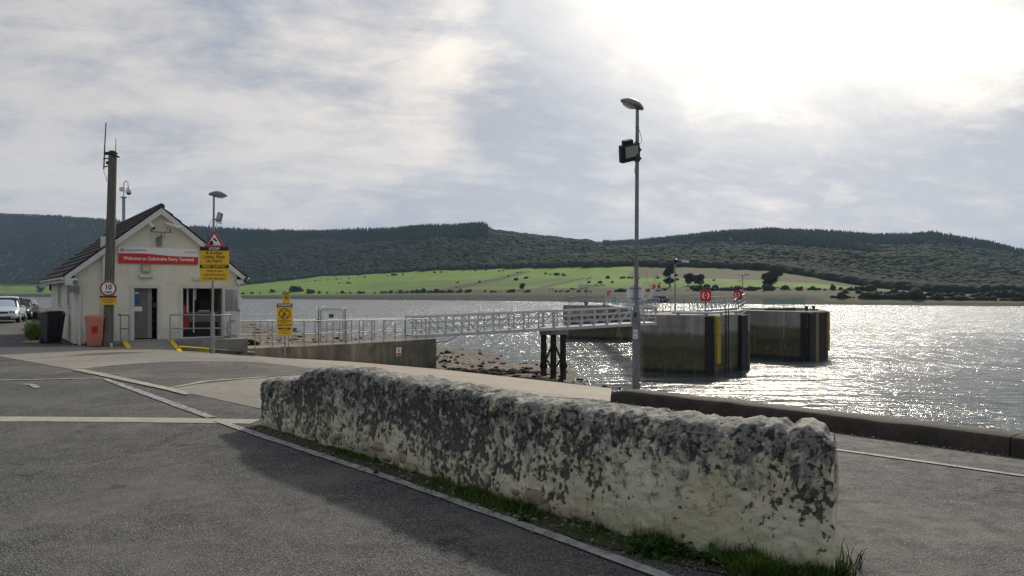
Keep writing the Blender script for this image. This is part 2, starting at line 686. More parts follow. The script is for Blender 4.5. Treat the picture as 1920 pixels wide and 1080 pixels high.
strip('bay_line', [G(-700, 722), G(0, 713.5), G(100, 711.5), G(192, 709.5)], [0.14, 0.14, 0.12, 0.11], M_LINE, 0.010, 0.006)
strip('bay_mark', [G(42, 721), G(60, 722), G(70, 728)], 0.11, M_LINE, 0.011, 0.006)
strip('lane_line', [G(1420, 822), G(1562, 843.5), G(1740, 868), G(1922, 894), G(2300, 955)], 0.095, M_LINE, 0.010, 0.005)


def add_quay():
    """vertical faces of the slipway edge and of the quay under the kerb"""
    b = MB()

    def face(p, q, n=24):
        for i in range(n):
            a = p.lerp(q, i / n); c = p.lerp(q, (i + 1) / n)
            za, zc = float(g(a.x, a.y)) - 0.002, float(g(c.x, c.y)) - 0.002
            b.add([(a.x, a.y, za), (c.x, c.y, zc), (c.x, c.y, -7), (a.x, a.y, -7)], [(0, 1, 2, 3)])
    face(E0, E1); face(E1, K0); face(K0 + KN * 0.5, KR + KN * 0.5); face(K0, K0 + KN * 0.5, 2)
    o = b.build('quay_face', M_SLIP)
    o['kind'] = 'structure'


add_quay()

# tapering ledge on the water side of the kerb
V, Fc = [], []
nl = 30
for i in range(nl + 1):
    u = i / nl
    p = K0 + KD * (0.2 + 4.6 * u) + KN * 0.46
    q = p + KN * (0.5 + 1.75 * (1 - u) ** 1.0 * min(1, u * 4 + 0.2)) * (1 if u < 0.98 else 0.05)
    zz_ = float(g(p.x, p.y)) + 0.02
    V += [(p.x, p.y, zz_), (q.x, q.y, zz_ - 0.03), (q.x, q.y, -7)]
for i in range(nl):
    a = i * 3
    Fc += [(a, a + 3, a + 4, a + 1), (a + 1, a + 4, a + 5, a + 2)]
led = MB().add(V, Fc).build('quay_ledge', M_SLIP)
led['kind'] = 'structure'


def m_kerb(t, b):
    p = t.pos()
    n = t.noise(p, 2.2, 7, 0.7)
    n2 = t.noise(p, 16, 6, 0.7)
    c = t.mix(t.mapr(n, 0.35, 0.65), (0.036, 0.028, 0.022), (0.095, 0.080, 0.064))
    c = t.mix(t.mapr(n2, 0.5, 0.72), c, (0.05, 0.042, 0.035))
    setp(t, b, c, 0.85, normal=t.bump(t.noise(p, 30, 6, 0.75), 0.7, 0.012), spec=0.3)


M_KERB = mat('kerb_concrete', m_kerb)


def build_kerb():
    root = thing('quay_kerb', 'long low concrete kerb wall edging the road above the water behind the tall lamp post', 'kerb', (K0.x, K0.y, 0))
    k = 0; s0 = 0.0
    while s0 < 40:
        ln = 5.2 if k else 6.4
        b = MB(); n = int(ln / 0.16); m_ = 9
        prof = [(0.0, -0.25), (0.0, 0.05), (0.006, 0.16), (0.014, 0.205), (0.035, 0.220), (0.22, 0.226), (0.42, 0.220), (0.45, 0.20), (0.46, 0.1), (0.46, -0.3)]
        vs = []
        for i in range(n + 1):
            s_ = s0 + 0.008 + (ln - 0.016) * i / n
            c = K0 + KD * s_
            for o_, h in prof:
                q = c + KN * o_
                e = mnoise.noise(Vector((q.x * 2.3, q.y * 2.3, h * 5))) * 0.012
                drop = 0.06 * max(0, 1 - s_ / 0.25) if k == 0 else 0.0
                zz_ = float(g(c.x, c.y)) + h + e - (drop if h > 0.1 else 0)
                vs.append((q.x + e - K0.x, q.y + e - K0.y, zz_))
        L = len(prof); fs = []
        for i in range(n):
            for j in range(L - 1):
                fs.append((i * L + j + 1, i * L + j, (i + 1) * L + j, (i + 1) * L + j + 1))
        b.add(vs, fs, True)
        b.add(vs[:L], [tuple(range(L))]); b.add(vs[-L:], [tuple(range(L - 1, -1, -1))])
        b.build('kerb_segment', M_KERB, root)
        s0 += ln; k += 1


build_kerb()

# ------------------------------------------------------------------ beach


def m_beach(t, b):
    p = t.pos()
    z_ = t.sep(p)[2]
    st = t.voronoi(p, 4.0, out='Color')
    n1 = t.noise(p, 0.22, 6, 0.65, 0.6)
    n2 = t.noise(p, 1.8, 7, 0.72, 0.5)
    c = t.mix(t.sep(st)[0], (0.095, 0.070, 0.052), (0.205, 0.160, 0.122))
    c = t.mix(t.mapr(n1, 0.4, 0.62), c, (0.13, 0.098, 0.072))
    streak_ = t.noise(t.scale(p, (0.45, 1.5, 1), rot=(0, 0, R(-28))), 1.1, 7, 0.72, 0.4)
    weed = t.mapr(t.math('ADD', t.math('MULTIPLY', streak_, 0.75), t.math('MULTIPLY', n2, 0.25)), 0.49, 0.56, 0, 1, True)
    c = t.mix(weed, c, (0.022, 0.017, 0.011))
    wet = t.mapr(z_, -3.9, -3.55, 0.55, 0.0, True)
    c = t.mix(wet, c, (0.05, 0.04, 0.03))
    nb = t.bump(t.noise(p, 5, 8, 0.75), 0.9, 0.12)
    setp(t, b, c, 0.8, normal=nb, spec=0.35)


M_BEACH = mat('beach_shingle', m_beach)
BI = np.array([(-95, 95, -0.9), (-40, 62, -0.9), (-21, 36, -0.8), (-14.5, 34.5, -0.85), (-11.8, 31.2, -1.0), (-9.4, 34.5, -1.75), (-4.3, 42.3, -2.75), (-3.6, 41.1, -2.75), (0.0, 37.0, -3.0), (4.5, 32.0, -3.6)], float)
BO = np.array([(-190, 330, -5), (-105, 250, -5), (-62, 172, -4.9), (-40, 135, -4.8), (-27.5, 114, -4.75), (-18.5, 101, -4.65), (-7.4, 82, -4.55), (-0.8, 70.5, -4.5), (3.9, 57.5, -4.4), (6.0, 44.0, -4.5)], float)


BO[:, 2] = BI[:, 2] + (WATER - BI[:, 2]) / 0.90


def build_beach():
    k = np.linspace(0, 1, 200); ks = np.linspace(0, 1, len(BI))
    I = np.stack([np.interp(k, ks, BI[:, j]) for j in range(3)], 1)
    O = np.stack([np.interp(k, ks, BO[:, j]) for j in range(3)], 1)
    v = np.linspace(0, 1, 110) ** 1.3
    P = I[:, None, :] * (1 - v)[None, :, None] + O[:, None, :] * v[None, :, None]
    P = P.reshape(-1, 3)
    vv = np.tile(v, len(k))
    for i in range(len(P)):
        q = Vector(P[i])
        e = mnoise.fractal(q * 0.35, 0.9, 2.1, 5) * 0.17 + mnoise.noise(q * 0.07) * 0.22
        P[i, 2] += e * min(1, vv[i] * 14)
    Fa = grid_faces(len(k), len(v))
    a, b_, c = P[Fa[0][0]], P[Fa[0][1]], P[Fa[0][2]]
    if np.cross(b_ - a, c - a)[2] < 0:
        Fa = Fa[:, ::-1]
    o = np_mesh('beach', P, Fa, M_BEACH, smooth=True)
    o['kind'] = 'structure'
    return P


BEACH = build_beach()


def rock_mesh(sub, seed, sq=(1, 0.8, 0.55), amp=0.35):
    v, f = ico(sub)
    out_ = []
    for q in v:
        n_ = mnoise.fractal(Vector(q) * 1.1 + Vector((seed * 3.7, seed, 0)), 0.9, 2.0, 4)
        out_.append(np.array(q) * (1 + amp * n_) * sq)
    return np.array(out_), f


def seaweed_rocks():
    """weed-covered stones along the foot of the beach"""
    Vs, Fs, n = [], [], 0
    base = [rock_mesh(2, s) for s in range(6)]
    cnt = 0
    while cnt < 1500:
        if RNG.random() < 0.45:     # band beside the slipway edge
            u = RNG.random()
            p0 = np.array((-3.6, 43.5)) * (1 - u) + np.array((2.0, 49.5)) * u
            q = p0 + np.array((0.55, 0.8)) * RNG.normal(0, 1.1) + np.array((-1.4, 1.2)) * RNG.random()
        else:
            q = BEACH[RNG.integers(len(BEACH)), :2] + RNG.normal(0, 0.5, 2)
        d2 = ((BEACH[:, :2] - q) ** 2).sum(1)
        j = int(d2.argmin())
        if d2[j] > 4 or BEACH[j, 2] < -4.15:
            continue
        v, f = base[cnt % 6]
        s = RNG.uniform(0.05, 0.2) * (1.0 if RNG.random() < 0.9 else 1.9)
        a = RNG.uniform(0, 6.28)
        ca, sa = math.cos(a), math.sin(a)
        vv = v * s
        vv = np.column_stack([vv[:, 0] * ca - vv[:, 1] * sa + q[0], vv[:, 0] * sa + vv[:, 1] * ca + q[1], vv[:, 2] + BEACH[j, 2] + s * 0.1])
        Vs.append(vv); Fs.append(f + n); n += len(v); cnt += 1
    o = np_mesh('seaweed_stones', np.vstack(Vs), np.vstack(Fs), plain('seaweed', (0.026, 0.019, 0.012), 0.85, var=0.6, scale=3, spec=0.12), smooth=True)
    tag(o, 'dark seaweed covered stones scattered over the shingle beach', 'stones', kind='stuff')


seaweed_rocks()

# ------------------------------------------------------------------ water


def m_water(t, b):
    p = t.pos()
    a = t.noise(t.scale(p, (0.60, 1.0, 1.0), rot=(0, 0, R(-8))), 1.05, 4, 0.6, 0.5)
    c = t.noise(t.scale(p, (0.5, 1.0, 1.0), rot=(0, 0, R(10))), 0.21, 4, 0.55, 0.4)
    e = t.noise(t.scale(p, (0.8, 1.0, 1.0)), 3.6, 4, 0.62)
    far = t.noise(t.scale(p, (0.45, 1.0, 1.0), rot=(0, 0, R(4))), 0.06, 5, 0.6, 0.3)
    glint = t.noise(t.scale(p, (1.0, 0.16, 1.0), rot=(0, 0, R(-14))), 0.75, 3, 0.6)
    dist = t.mapr(t.sep(p)[1], 28, 140, 0.0, 1.0, True)
    patch = t.mapr(t.noise(t.scale(p, (0.22, 1.0, 1.0), rot=(0, 0, R(-5))), 0.045, 6, 0.68), 0.36, 0.64, 0.40, 1.45)
    h = t.math('ADD', t.math('MULTIPLY', a, 0.62), t.math('ADD', t.math('MULTIPLY', c, 1.4), t.math('ADD', t.math('MULTIPLY', e, 0.22), t.math('ADD', t.math('MULTIPLY', far, 2.4), t.math('MULTIPLY', glint, t.math('MULTIPLY', dist, 3.0))))))
    h = t.math('MULTIPLY', h, patch)
    nb = t.bump(h, 1.0, 0.34)
    dp = t.noise(p, 0.02, 3, 0.5)
    setp(t, b, t.mix(dp, (0.050, 0.062, 0.068), (0.070, 0.082, 0.086)), t.math('ADD', 0.15, t.math('MULTIPLY', dist, 0.07)), normal=nb, spec=0.75, IOR=1.34)


M_WATER = mat('sea_water', m_water)
wat = MB()
xs = [-7000, -600, -120, 120, 600, 7000]; ys = [-120, 30, 120, 500, 6000]
wat.add([(x_, y_, WATER) for x_ in xs for y_ in ys], [(i * 5 + j, (i + 1) * 5 + j, (i + 1) * 5 + j + 1, i * 5 + j + 1) for i in range(5) for j in range(4)])
wo = wat.build('water', M_WATER)
wo['kind'] = 'structure'

# ------------------------------------------------------------------ hills across the water
PXK = np.array([-1000, -400, 0, 100, 220, 330, 350, 450, 600, 700, 800, 905, 925, 1000, 1060, 1110, 1150, 1195, 1260, 1340, 1440, 1540, 1640, 1750, 1800, 1850, 1920, 2150, 2500, 3000], float)
CRY = np.array([430, 405, 399, 403, 413, 425, 430, 436, 441, 438, 431, 425, 436, 443, 452, 459, 459, 456, 450, 442, 437, 441, 447, 445, 455, 464, 478, 495, 470, 480], float)
CRD = np.array([3000, 2700, 2500, 2450, 2350, 2250, 1900, 1750, 1650, 1600, 1550, 1500, 1450, 1420, 1400, 1400, 2300, 2300, 2100, 1950, 1850, 1800, 1750, 1700, 1700, 1650, 1600, 1800, 2200, 2300], float)
SHY = np.array([554.5, 555, 556, 557, 558, 559, 559.3, 560.3, 561.3, 562, 563, 564, 564.2, 565, 566, 567, 567.6, 568, 568.8, 569.5, 570.5, 571.3, 572, 573, 573.4, 573.8, 574.3, 576, 578, 580], float)
SHD = F * (CZ - WATER) / (SHY - HZ)
FTY = np.array([535, 533, 531, 532, 534, 536, 536, 535, 517, 511.5, 506, 502.5, 502.5, 501, 499.5, 498, 497.5, 497, 498, 500, 505, 519, 536, 546, 550, 552, 554, 556, 556, 556], float)
FTD = SHD * np.where(PXK < 400, 1.45, 1.75)
BKY = np.array([550, 550, 549, 549, 550, 551, 551, 551, 550, 549.5, 548.5, 548, 548, 547.5, 547, 546.5, 546, 546, 545, 544, 543.5, 543.5, 545, 550, 552, 553, 555, 557, 557, 557], float)
BKD = SHD * 1.13


def zof(yy, dd):
    return CZ - (yy - HZ) / F * dd


def m_hills(t, b):
    p = t.pos()
    zone = t.new('ShaderNodeAttribute', attribute_name='zone').outputs['Fac']
    n1 = t.noise(p, 0.006, 6, 0.6, 0.8)
    n2 = t.noise(p, 0.03, 7, 0.7)
    n3 = t.noise(t.scale(p, (1, 0.35, 1)), 0.009, 5, 0.65, 1.0)
    n4 = t.noise(p, 0.15, 6, 0.7)
    grass = t.mix(t.mapr(n2, 0.35, 0.65), (0.095, 0.185, 0.010), (0.155, 0.240, 0.020))
    grass = t.mix(t.math('MULTIPLY', t.mapr(n4, 0.52, 0.7), 0.5), grass, (0.060, 0.085, 0.026))
    rough = t.mix(n2, (0.058, 0.068, 0.022), (0.088, 0.084, 0.034))
    xw = t.sep(p)[0]
    ra = t.new('ShaderNodeAttribute', attribute_name='rough').outputs['Fac']
    rr = t.mapr(t.math('ADD', ra, t.math('MULTIPLY', t.math('SUBTRACT', n3, 0.5), 1.1)), 0.40, 0.58, 0, 1, True)
    field = t.mix(rr, grass, rough)
    shore = t.mix(t.mapr(n4, 0.35, 0.65), (0.014, 0.016, 0.009), (0.038, 0.036, 0.025))
    moor = t.mix(n1, (0.060, 0.058, 0.032), (0.105, 0.075, 0.046))
    floor = t.mix(n2, (0.022, 0.032, 0.016), (0.045, 0.05, 0.025))
    c = t.mix(t.mapr(zone, 0.85, 1.1, 0, 1), shore, field)
    c = t.mix(t.mapr(zone, 1.9, 2.05, 0, 1), c, floor)
    c = t.mix(t.mapr(zone, 2.6, 3.0, 0, 1), c, moor)
    setp(t, b, c, 0.9, normal=t.bump(n4, 0.6, 1.0), spec=0.15)


M_HILLS = mat('hill_ground', m_hills)


def hill_profile(px):
    """knots (distance, height, zone) along one bearing"""
    f_ = lambda a: float(np.interp(px, PXK, a))
    sd, bd, fd, cd = f_(SHD), f_(BKD), f_(FTD), f_(CRD)
    zb, zf_, zc = zof(f_(BKY), bd), zof(f_(FTY), fd), zof(f_(CRY), cd)
    cz = 3.0 if px < 250 else 2.3
    return ([sd * 0.96, sd, sd * 1.02, sd * 1.06, bd, (bd + fd) / 2, fd, fd + (cd - fd) * 0.5, fd + (cd - fd) * 0.85, cd, cd * 1.12, cd * 1.5],
            [-5.0, WATER + 0.0, WATER + 1.6, zb * 0.6 - 1.3, zb, zb + (zf_ - zb) * 0.42, zf_, zf_ + (zc - zf_) * 0.50, zf_ + (zc - zf_) * 0.88, zc, zc - 14, zc * 0.35 - 4],
            [0, 0, 0.3, 0.93, 1.05, 1.05, 1.85, 2.1, cz if px < 250 else 2.1, cz, cz, cz])


def rough_at(px, u):
    r_ = 0.0
    if px > 1120: r_ = max(r_, 0.9 * float(ss(4.75, 5.05, u)) * float(ss(1120, 1240, px)))
    if px < 430: r_ = max(r_, 0.55 * float(ss(5.0, 5.5, u)))
    cx = 4.15 + (px - 830) / 170 * 1.5           # rough gully climbing across the fields
    r_ = max(r_, 0.85 * float(np.exp(-((u - cx) / 0.20) ** 2)) * float(ss(780, 840, px)) * float(ss(1040, 960, px)))
    cx = 4.2 + (px - 1010) / 90 * 0.9
    r_ = max(r_, 0.75 * float(np.exp(-((u - cx) / 0.16) ** 2)) * float(ss(980, 1010, px)) * float(ss(1120, 1080, px)))
    r_ = max(r_, 0.9 * float(ss(4.32, 4.12, u)) * float(ss(680, 780, px)))
    return r_


def build_hills():
    cols = np.concatenate([np.arange(-1000, -200, 25), np.arange(-200, 2120, 5.0), np.arange(2120, 3000, 25)])
    u = np.concatenate([np.linspace(0, 4, 26)[:-1], np.linspace(4, 6, 30)[:-1], np.linspace(6, 9, 44)[:-1], np.linspace(9, 11, 8)])
    V = []; Z = []; RO = []
    for px in cols:
        dk, zk, nk = hill_profile(px)
        ii = np.arange(len(dk))
        dd = np.interp(u, ii, dk); zz_ = np.interp(u, ii, zk); zn = np.interp(u, ii, nk)
        tx = (px - 960) / F
        for k in range(len(u)):
            x_, y_ = tx * dd[k], dd[k]
            e = mnoise.fractal(Vector((x_, y_, 0)) * 0.006, 0.9, 2.0, 5)
            amp = 0.25 if u[k] < 4 else (0.8 if u[k] < 6 else min(9.0, 0.8 + (u[k] - 6) * 6))
            if u[k] >= 8.5: amp *= 0.45
            V.append((x_, y_, zz_[k] + e * amp))
            if px > 1480 and 1.5 < u[k] < 6:
                zn[k] = zn[k] + (1.95 - zn[k]) * float(ss(1480, 1640, px)) * float(ss(1.5, 2.1, u[k]))
            Z.append(zn[k] + 0.12 * e * (1 if 1.2 < u[k] else 0))
            RO.append(rough_at(px, u[k]))
    Fa = grid_faces(len(cols), len(u))
    V = np.array(V)
    a, b_, c = V[Fa[0][0]], V[Fa[0][1]], V[Fa[0][2]]
    if np.cross(b_ - a, c - a)[2] < 0:
        Fa = Fa[:, ::-1]
    o = np_mesh('hills', V, Fa, M_HILLS, smooth=True, attr={'zone': Z, 'rough': RO})
    o['kind'] = 'structure'
    return cols, u, V.reshape(len(cols), len(u), 3)


HC, HU, HV = build_hills()


def hill_at(px, uu):
    i = np.interp(px, HC, np.arange(len(HC))); j = np.interp(uu, HU, np.arange(len(HU)))
    i0, j0 = int(min(i, len(HC) - 2)), int(min(j, len(HU) - 2))
    a, b_ = i - i0, j - j0
    return (HV[i0, j0] * (1 - a) * (1 - b_) + HV[i0 + 1, j0] * a * (1 - b_) + HV[i0, j0 + 1] * (1 - a) * b_ + HV[i0 + 1, j0 + 1] * a * b_)


def leafmat(name, stops, tscale=0.008):
    def f(t, b):
        p = t.pos()
        r_ = t.new('ShaderNodeAttribute', attribute_name='tone').outputs['Fac']
        n = t.noise(p, tscale, 5, 0.65, 0.5)
        k = t.math('ADD', t.math('MULTIPLY', r_, 0.32), t.math('MULTIPLY', t.mapr(n, 0.30, 0.66), 0.68))
        c = t.ramp(k, stops)
        fine_ = t.noise(p, 0.8, 4, 0.7)
        c = t.mix(t.math('MULTIPLY', t.mapr(fine_, 0.4, 0.7), 0.4), c, (0.012, 0.018, 0.010))
        setp(t, b, c, 0.9, spec=0.05)
    return mat(name, f)


M_CONIFER = leafmat('conifer_foliage', [(0.0, (0.014, 0.027, 0.017)), (0.5, (0.022, 0.042, 0.024)), (1.0, (0.040, 0.062, 0.030))])
M_BROADLEAF = leafmat('broadleaf_foliage', [(0.0, (0.020, 0.029, 0.014)), (0.35, (0.030, 0.045, 0.024)), (0.62, (0.045, 0.055, 0.029)), (0.82, (0.060, 0.055, 0.034)), (1.0, (0.062, 0.044, 0.030))], 0.007)


def cone_tree():
    V, Fs = [], []
    n = 6
    for z0, z1, r_ in ((0.08, 0.55, 0.24), (0.32, 0.80, 0.17), (0.58, 1.0, 0.10)):
        o = len(V)
        for i in range(n):
            a = 2 * math.pi * i / n
            V.append((r_ * math.cos(a), r_ * math.sin(a), z0 + (0.03 if i % 2 else -0.03)))
        V.append((0, 0, z1))
        for i in range(n):
            Fs.append((o + i, o + (i + 1) % n, o + n))
    return np.array(V), np.array(Fs)


def scatter(name, tmpls, P, H, Wd, tone, m, label, smooth=True):
    Vs, Fs, T, n = [], [], [], 0
    for k in range(len(P)):
        v, f = tmpls[k % len(tmpls)]
        a = RNG.uniform(0, 6.28); ca, sa = math.cos(a), math.sin(a)
        x_ = (v[:, 0] * ca - v[:, 1] * sa) * Wd[k] + P[k][0]
        y_ = (v[:, 0] * sa + v[:, 1] * ca) * Wd[k] + P[k][1]
        Vs.append(np.column_stack([x_, y_, v[:, 2] * H[k] + P[k][2]]))
        Fs.append(f + n); n += len(v)
        T.append(np.full(len(v), tone[k]))
    o = np_mesh(name, np.vstack(Vs), np.vstack(Fs), m, smooth=smooth, attr={'tone': np.concatenate(T)})
    tag(o, label, 'forest', kind='stuff')
    return o


def build_forest():
    con, dec, low = [], [], []
    for _ in range(44000):
        px = RNG.uniform(-260, 2180)
        uu = 6.0 + 3.02 * RNG.random() ** 0.85
        p = hill_at(px, uu)
        nn = mnoise.fractal(Vector((p[0], p[1], 0)) * 0.0035, 0.9, 2.0, 3)
        if px < 250:
            if uu > 8.3 + nn * 0.5:
                continue
            isc = uu > 7.2 + nn * 0.9
        elif px < 915:
            isc = uu > 7.55 + nn * 0.75 - max(0, (600 - px) / 600)
        elif px < 1130:
            isc = uu > 9.5
        else:
            isc = uu > 6.9 + nn * 0.8 + max(0, (px - 1500) / 420) * 0.9
            if px > 1790 and uu > 8.6: isc = RNG.random() < 0.3
        (con if isc else dec).append(p)
    # hedgerow and scrub belts at the top of the fields and on the right-hand shore
    for _ in range(2600):
        px = RNG.uniform(-200, 2150)
        p = hill_at(px, RNG.normal(6.0, 0.06))
        dec.append(p)
    for _ in range(2200):
        px = RNG.uniform(1480, 2180)
        p = hill_at(px, RNG.uniform(5.0 + max(0, (1760 - px) / 300), 6.1))
        dec.append(p)
    # hedges and scrub lines dividing the fields
    for pa, ua, pb, ub, n_ in ((560, 5.35, 905, 5.75, 34), (905, 5.75, 1075, 5.2, 18), (700, 4.6, 860, 4.75, 4), (1080, 5.0, 1240, 4.9, 8), (1100, 4.55, 1240, 4.5, 5),
                               (620, 4.95, 700, 5.0, 5), (960, 4.9, 1010, 5.3, 6), (1260, 4.75, 1560, 4.62, 8), (840, 4.2, 990, 5.6, 6), (450, 3.9, 1150, 3.95, 150), (1150, 3.9, 1560, 3.9, 90), (1300, 4.05, 1640, 3.95, 60), (1560, 2.6, 2150, 2.4, 260), (1580, 3.4, 2150, 3.2, 260)):
        for _k in range(n_):
            u_ = RNG.random() if RNG.random() < 0.5 else (pa * 0.37 % 1 + RNG.normal(0, 0.06)) % 1
            p = hill_at(pa + (pb - pa) * u_ + RNG.normal(0, 3), ua + (ub - ua) * u_ + RNG.normal(0, 0.015))
            low.append(p)
    con = np.array(con); dec = np.array(dec); low = np.array(low)
    con[:, 2] -= 0.5; dec[:, 2] -= 1.2
    n = len(con)
    scatter('conifer_forest', [cone_tree()], con, RNG.uniform(8, 15, n), RNG.uniform(9, 14, n), RNG.random(n), M_CONIFER,
            'dark conifer plantation covering the upper slopes across the water')
    tm = []
    for s in range(8):
        v, f = ico(1)
        v = np.array([q * (1 + 0.38 * mnoise.noise(Vector(q) * 1.6 + Vector((s * 5.1, 0, 0)))) for q in v])
        v = v * (0.5, 0.5, 0.5) + (0, 0, 0.42)
        tm.append((v, f))
    n = len(dec)
    Hh = RNG.uniform(5.5, 9.5, n); 
    scatter('broadleaf_woods', tm, dec, Hh, Hh * RNG.uniform(1.1, 1.8, n), np.clip(RNG.normal(0.45, 0.27, n), 0, 1), M_BROADLEAF,
            'autumn tinted broadleaf woods below the conifers across the water')
    n = len(low)
    Hh = RNG.gamma(3.0, 0.42, n) + 0.3
    low[:, 2] -= 0.3
    tm2 = []
    for s in range(6):
        v, f = ico(2)
        v = np.array([q * (1 + 0.5 * mnoise.fractal(Vector(q) * 2.2 + Vector((s * 3.3, 1, 0)), 0.8, 2.0, 3)) for q in v]) * (0.5, 0.5, 0.55) + (0, 0, 0.4)
        tm2.append((v, f))
    scatter('field_hedges', tm2, low, Hh, Hh * RNG.uniform(1.0, 1.8, n), np.clip(RNG.normal(0.25, 0.15, n), 0, 1), M_BROADLEAF,
            'broken hedges and scrub dividing the green fields across the water')


build_forest()
# ------------------------------------------------------------------ materials of built things


def m_render_wall(t, b):
    p = t.pos()
    n = t.noise(p, 1.1, 6, 0.65)
    n2 = t.noise(t.scale(p, (1, 1, 0.2)), 3.0, 6, 0.7)
    z_ = t.sep(p)[2]
    c = t.mix(t.mapr(n, 0.35, 0.65), (0.68, 0.66, 0.53), (0.77, 0.755, 0.64))
    c = t.mix(t.math('MULTIPLY', t.mapr(n2, 0.52, 0.75), 0.4), c, (0.46, 0.45, 0.33))
    low = t.math('MULTIPLY', t.mapr(z_, -0.1, 0.75, 1, 0, True), t.mapr(t.noise(p, 4, 5, 0.7), 0.3, 0.7))
    c = t.mix(t.math('MULTIPLY', low, 0.6), c, (0.36, 0.35, 0.25))
    setp(t, b, c, 0.88, normal=t.bump(t.voronoi(p, 70), 0.5, 0.008), spec=0.25)


M_RENDER = mat('cream_render', m_render_wall)
M_PLINTH = plain('dark_plinth', (0.075, 0.07, 0.065), 0.85, var=0.4)
M_WHITE = plain('white_pvc', (0.62, 0.63, 0.60), 0.4, var=0.12, bump=0.05, dirt=(0.5, 0.5, 0.45))
M_GREYMET = plain('galvanised_steel', (0.30, 0.315, 0.325), 0.48, 0.55, var=0.25, scale=9, dirt=(0.19, 0.19, 0.18))
M_GREYDARK = plain('weathered_steel', (0.20, 0.215, 0.225), 0.5, 0.5, var=0.3, scale=9, dirt=(0.16, 0.12, 0.09))
M_ALU = plain('aluminium_walkway', (0.52, 0.53, 0.53), 0.45, 0.3, var=0.18, scale=5, dirt=(0.42, 0.42, 0.40))
M_BLACK = plain('black_plastic', (0.016, 0.017, 0.019), 0.45, var=0.4, dirt=(0.05, 0.05, 0.05))
M_RUBBER = plain('black_rubber', (0.018, 0.017, 0.016), 0.7, var=0.4, dirt=(0.045, 0.04, 0.03))
M_RED = plain('sign_red', (0.55, 0.020, 0.022), 0.4, var=0.12, bump=0.03)
M_REDBIN = plain('faded_red_plastic', (0.58, 0.205, 0.150), 0.5, var=0.2, scale=4, dirt=(0.52, 0.27, 0.22))
M_REDDARK = plain('dark_red_print', (0.30, 0.03, 0.03), 0.5, var=0.2)
M_YELLOW = plain('sign_yellow', (0.72, 0.47, 0.015), 0.4, var=0.12, bump=0.03)
M_YELLOWP = plain('yellow_steel', (0.46, 0.33, 0.03), 0.6, var=0.35, scale=3, dirt=(0.16, 0.12, 0.05))
M_SIGNWHITE = plain('sign_white', (0.78, 0.79, 0.77), 0.4, var=0.06, bump=0.03)
M_INK = plain('black_print', (0.012, 0.012, 0.012), 0.5, var=0.2, bump=0.02)
M_MAROON = plain('maroon_print', (0.10, 0.012, 0.012), 0.5, var=0.2, bump=0.02)
M_NAVY = plain('navy_print', (0.03, 0.05, 0.16), 0.5, var=0.2)
M_TILE = plain('roof_tile', (0.060, 0.046, 0.042), 0.8, var=0.4, scale=5, bump=0.4, dirt=(0.10, 0.09, 0.07))
M_DOORGREY = plain('grey_brown_door', (0.16, 0.145, 0.13), 0.5, var=0.2)
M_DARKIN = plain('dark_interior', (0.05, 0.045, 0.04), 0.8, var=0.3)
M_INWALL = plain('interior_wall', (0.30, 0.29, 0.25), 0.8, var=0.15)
M_BLUE = plain('blue_poster', (0.04, 0.12, 0.32), 0.5, var=0.35, scale=12)
M_WOODPOLE = None


def m_pole(t, b):
    p = t.pos()
    n = t.noise(t.scale(p, (1, 1, 0.05)), 30, 6, 0.7)
    n2 = t.noise(p, 1.2, 5, 0.6)
    c = t.mix(t.mapr(n, 0.3, 0.7), (0.075, 0.066, 0.055), (0.20, 0.18, 0.15))
    c = t.mix(t.math('MULTIPLY', t.mapr(n2, 0.5, 0.7), 0.5), c, (0.06, 0.045, 0.032))
    setp(t, b, c, 0.85, normal=t.bump(n, 0.6, 0.01), spec=0.2)


M_WOODPOLE = mat('weathered_pole_wood', m_pole)


def m_glass(t, b):
    n = t.noise(t.pos(), 2.0, 3, 0.5)
    setp(t, b, (0.02, 0.024, 0.026), t.mapr(n, 0.3, 0.7, 0.03, 0.09), spec=0.7, normal=t.bump(n, 0.05, 0.02))


M_GLASS = mat('dark_glass', m_glass)


def m_clear(t, b):
    setp(t, b, (0.85, 0.92, 0.90), 0.04, spec=0.6, **{'Transmission Weight': 0.85})


M_CLEAR = mat('door_glass', m_clear)


def m_lamp(t, b):
    setp(t, b, (0.55, 0.55, 0.52), 0.12, spec=0.6, **{'Transmission Weight': 0.35})


M_LENS = mat('lamp_lens', m_lamp)

# ------------------------------------------------------------------ terminal building
BO_ = Vector((-15.28, 27.0, 0)); BA = R(35.0)
BROT = Matrix.Translation(BO_) @ Matrix.Rotation(BA, 4, 'Z')


def bw(w_, v_, z_):
    """world point from building coordinates: along the front, into the building, up"""
    return BROT @ Vector((w_, v_, z_))


BWID, BLEN, EAVE, APEX = 5.55, 9.4, 2.42, 4.70
GZ = -0.75


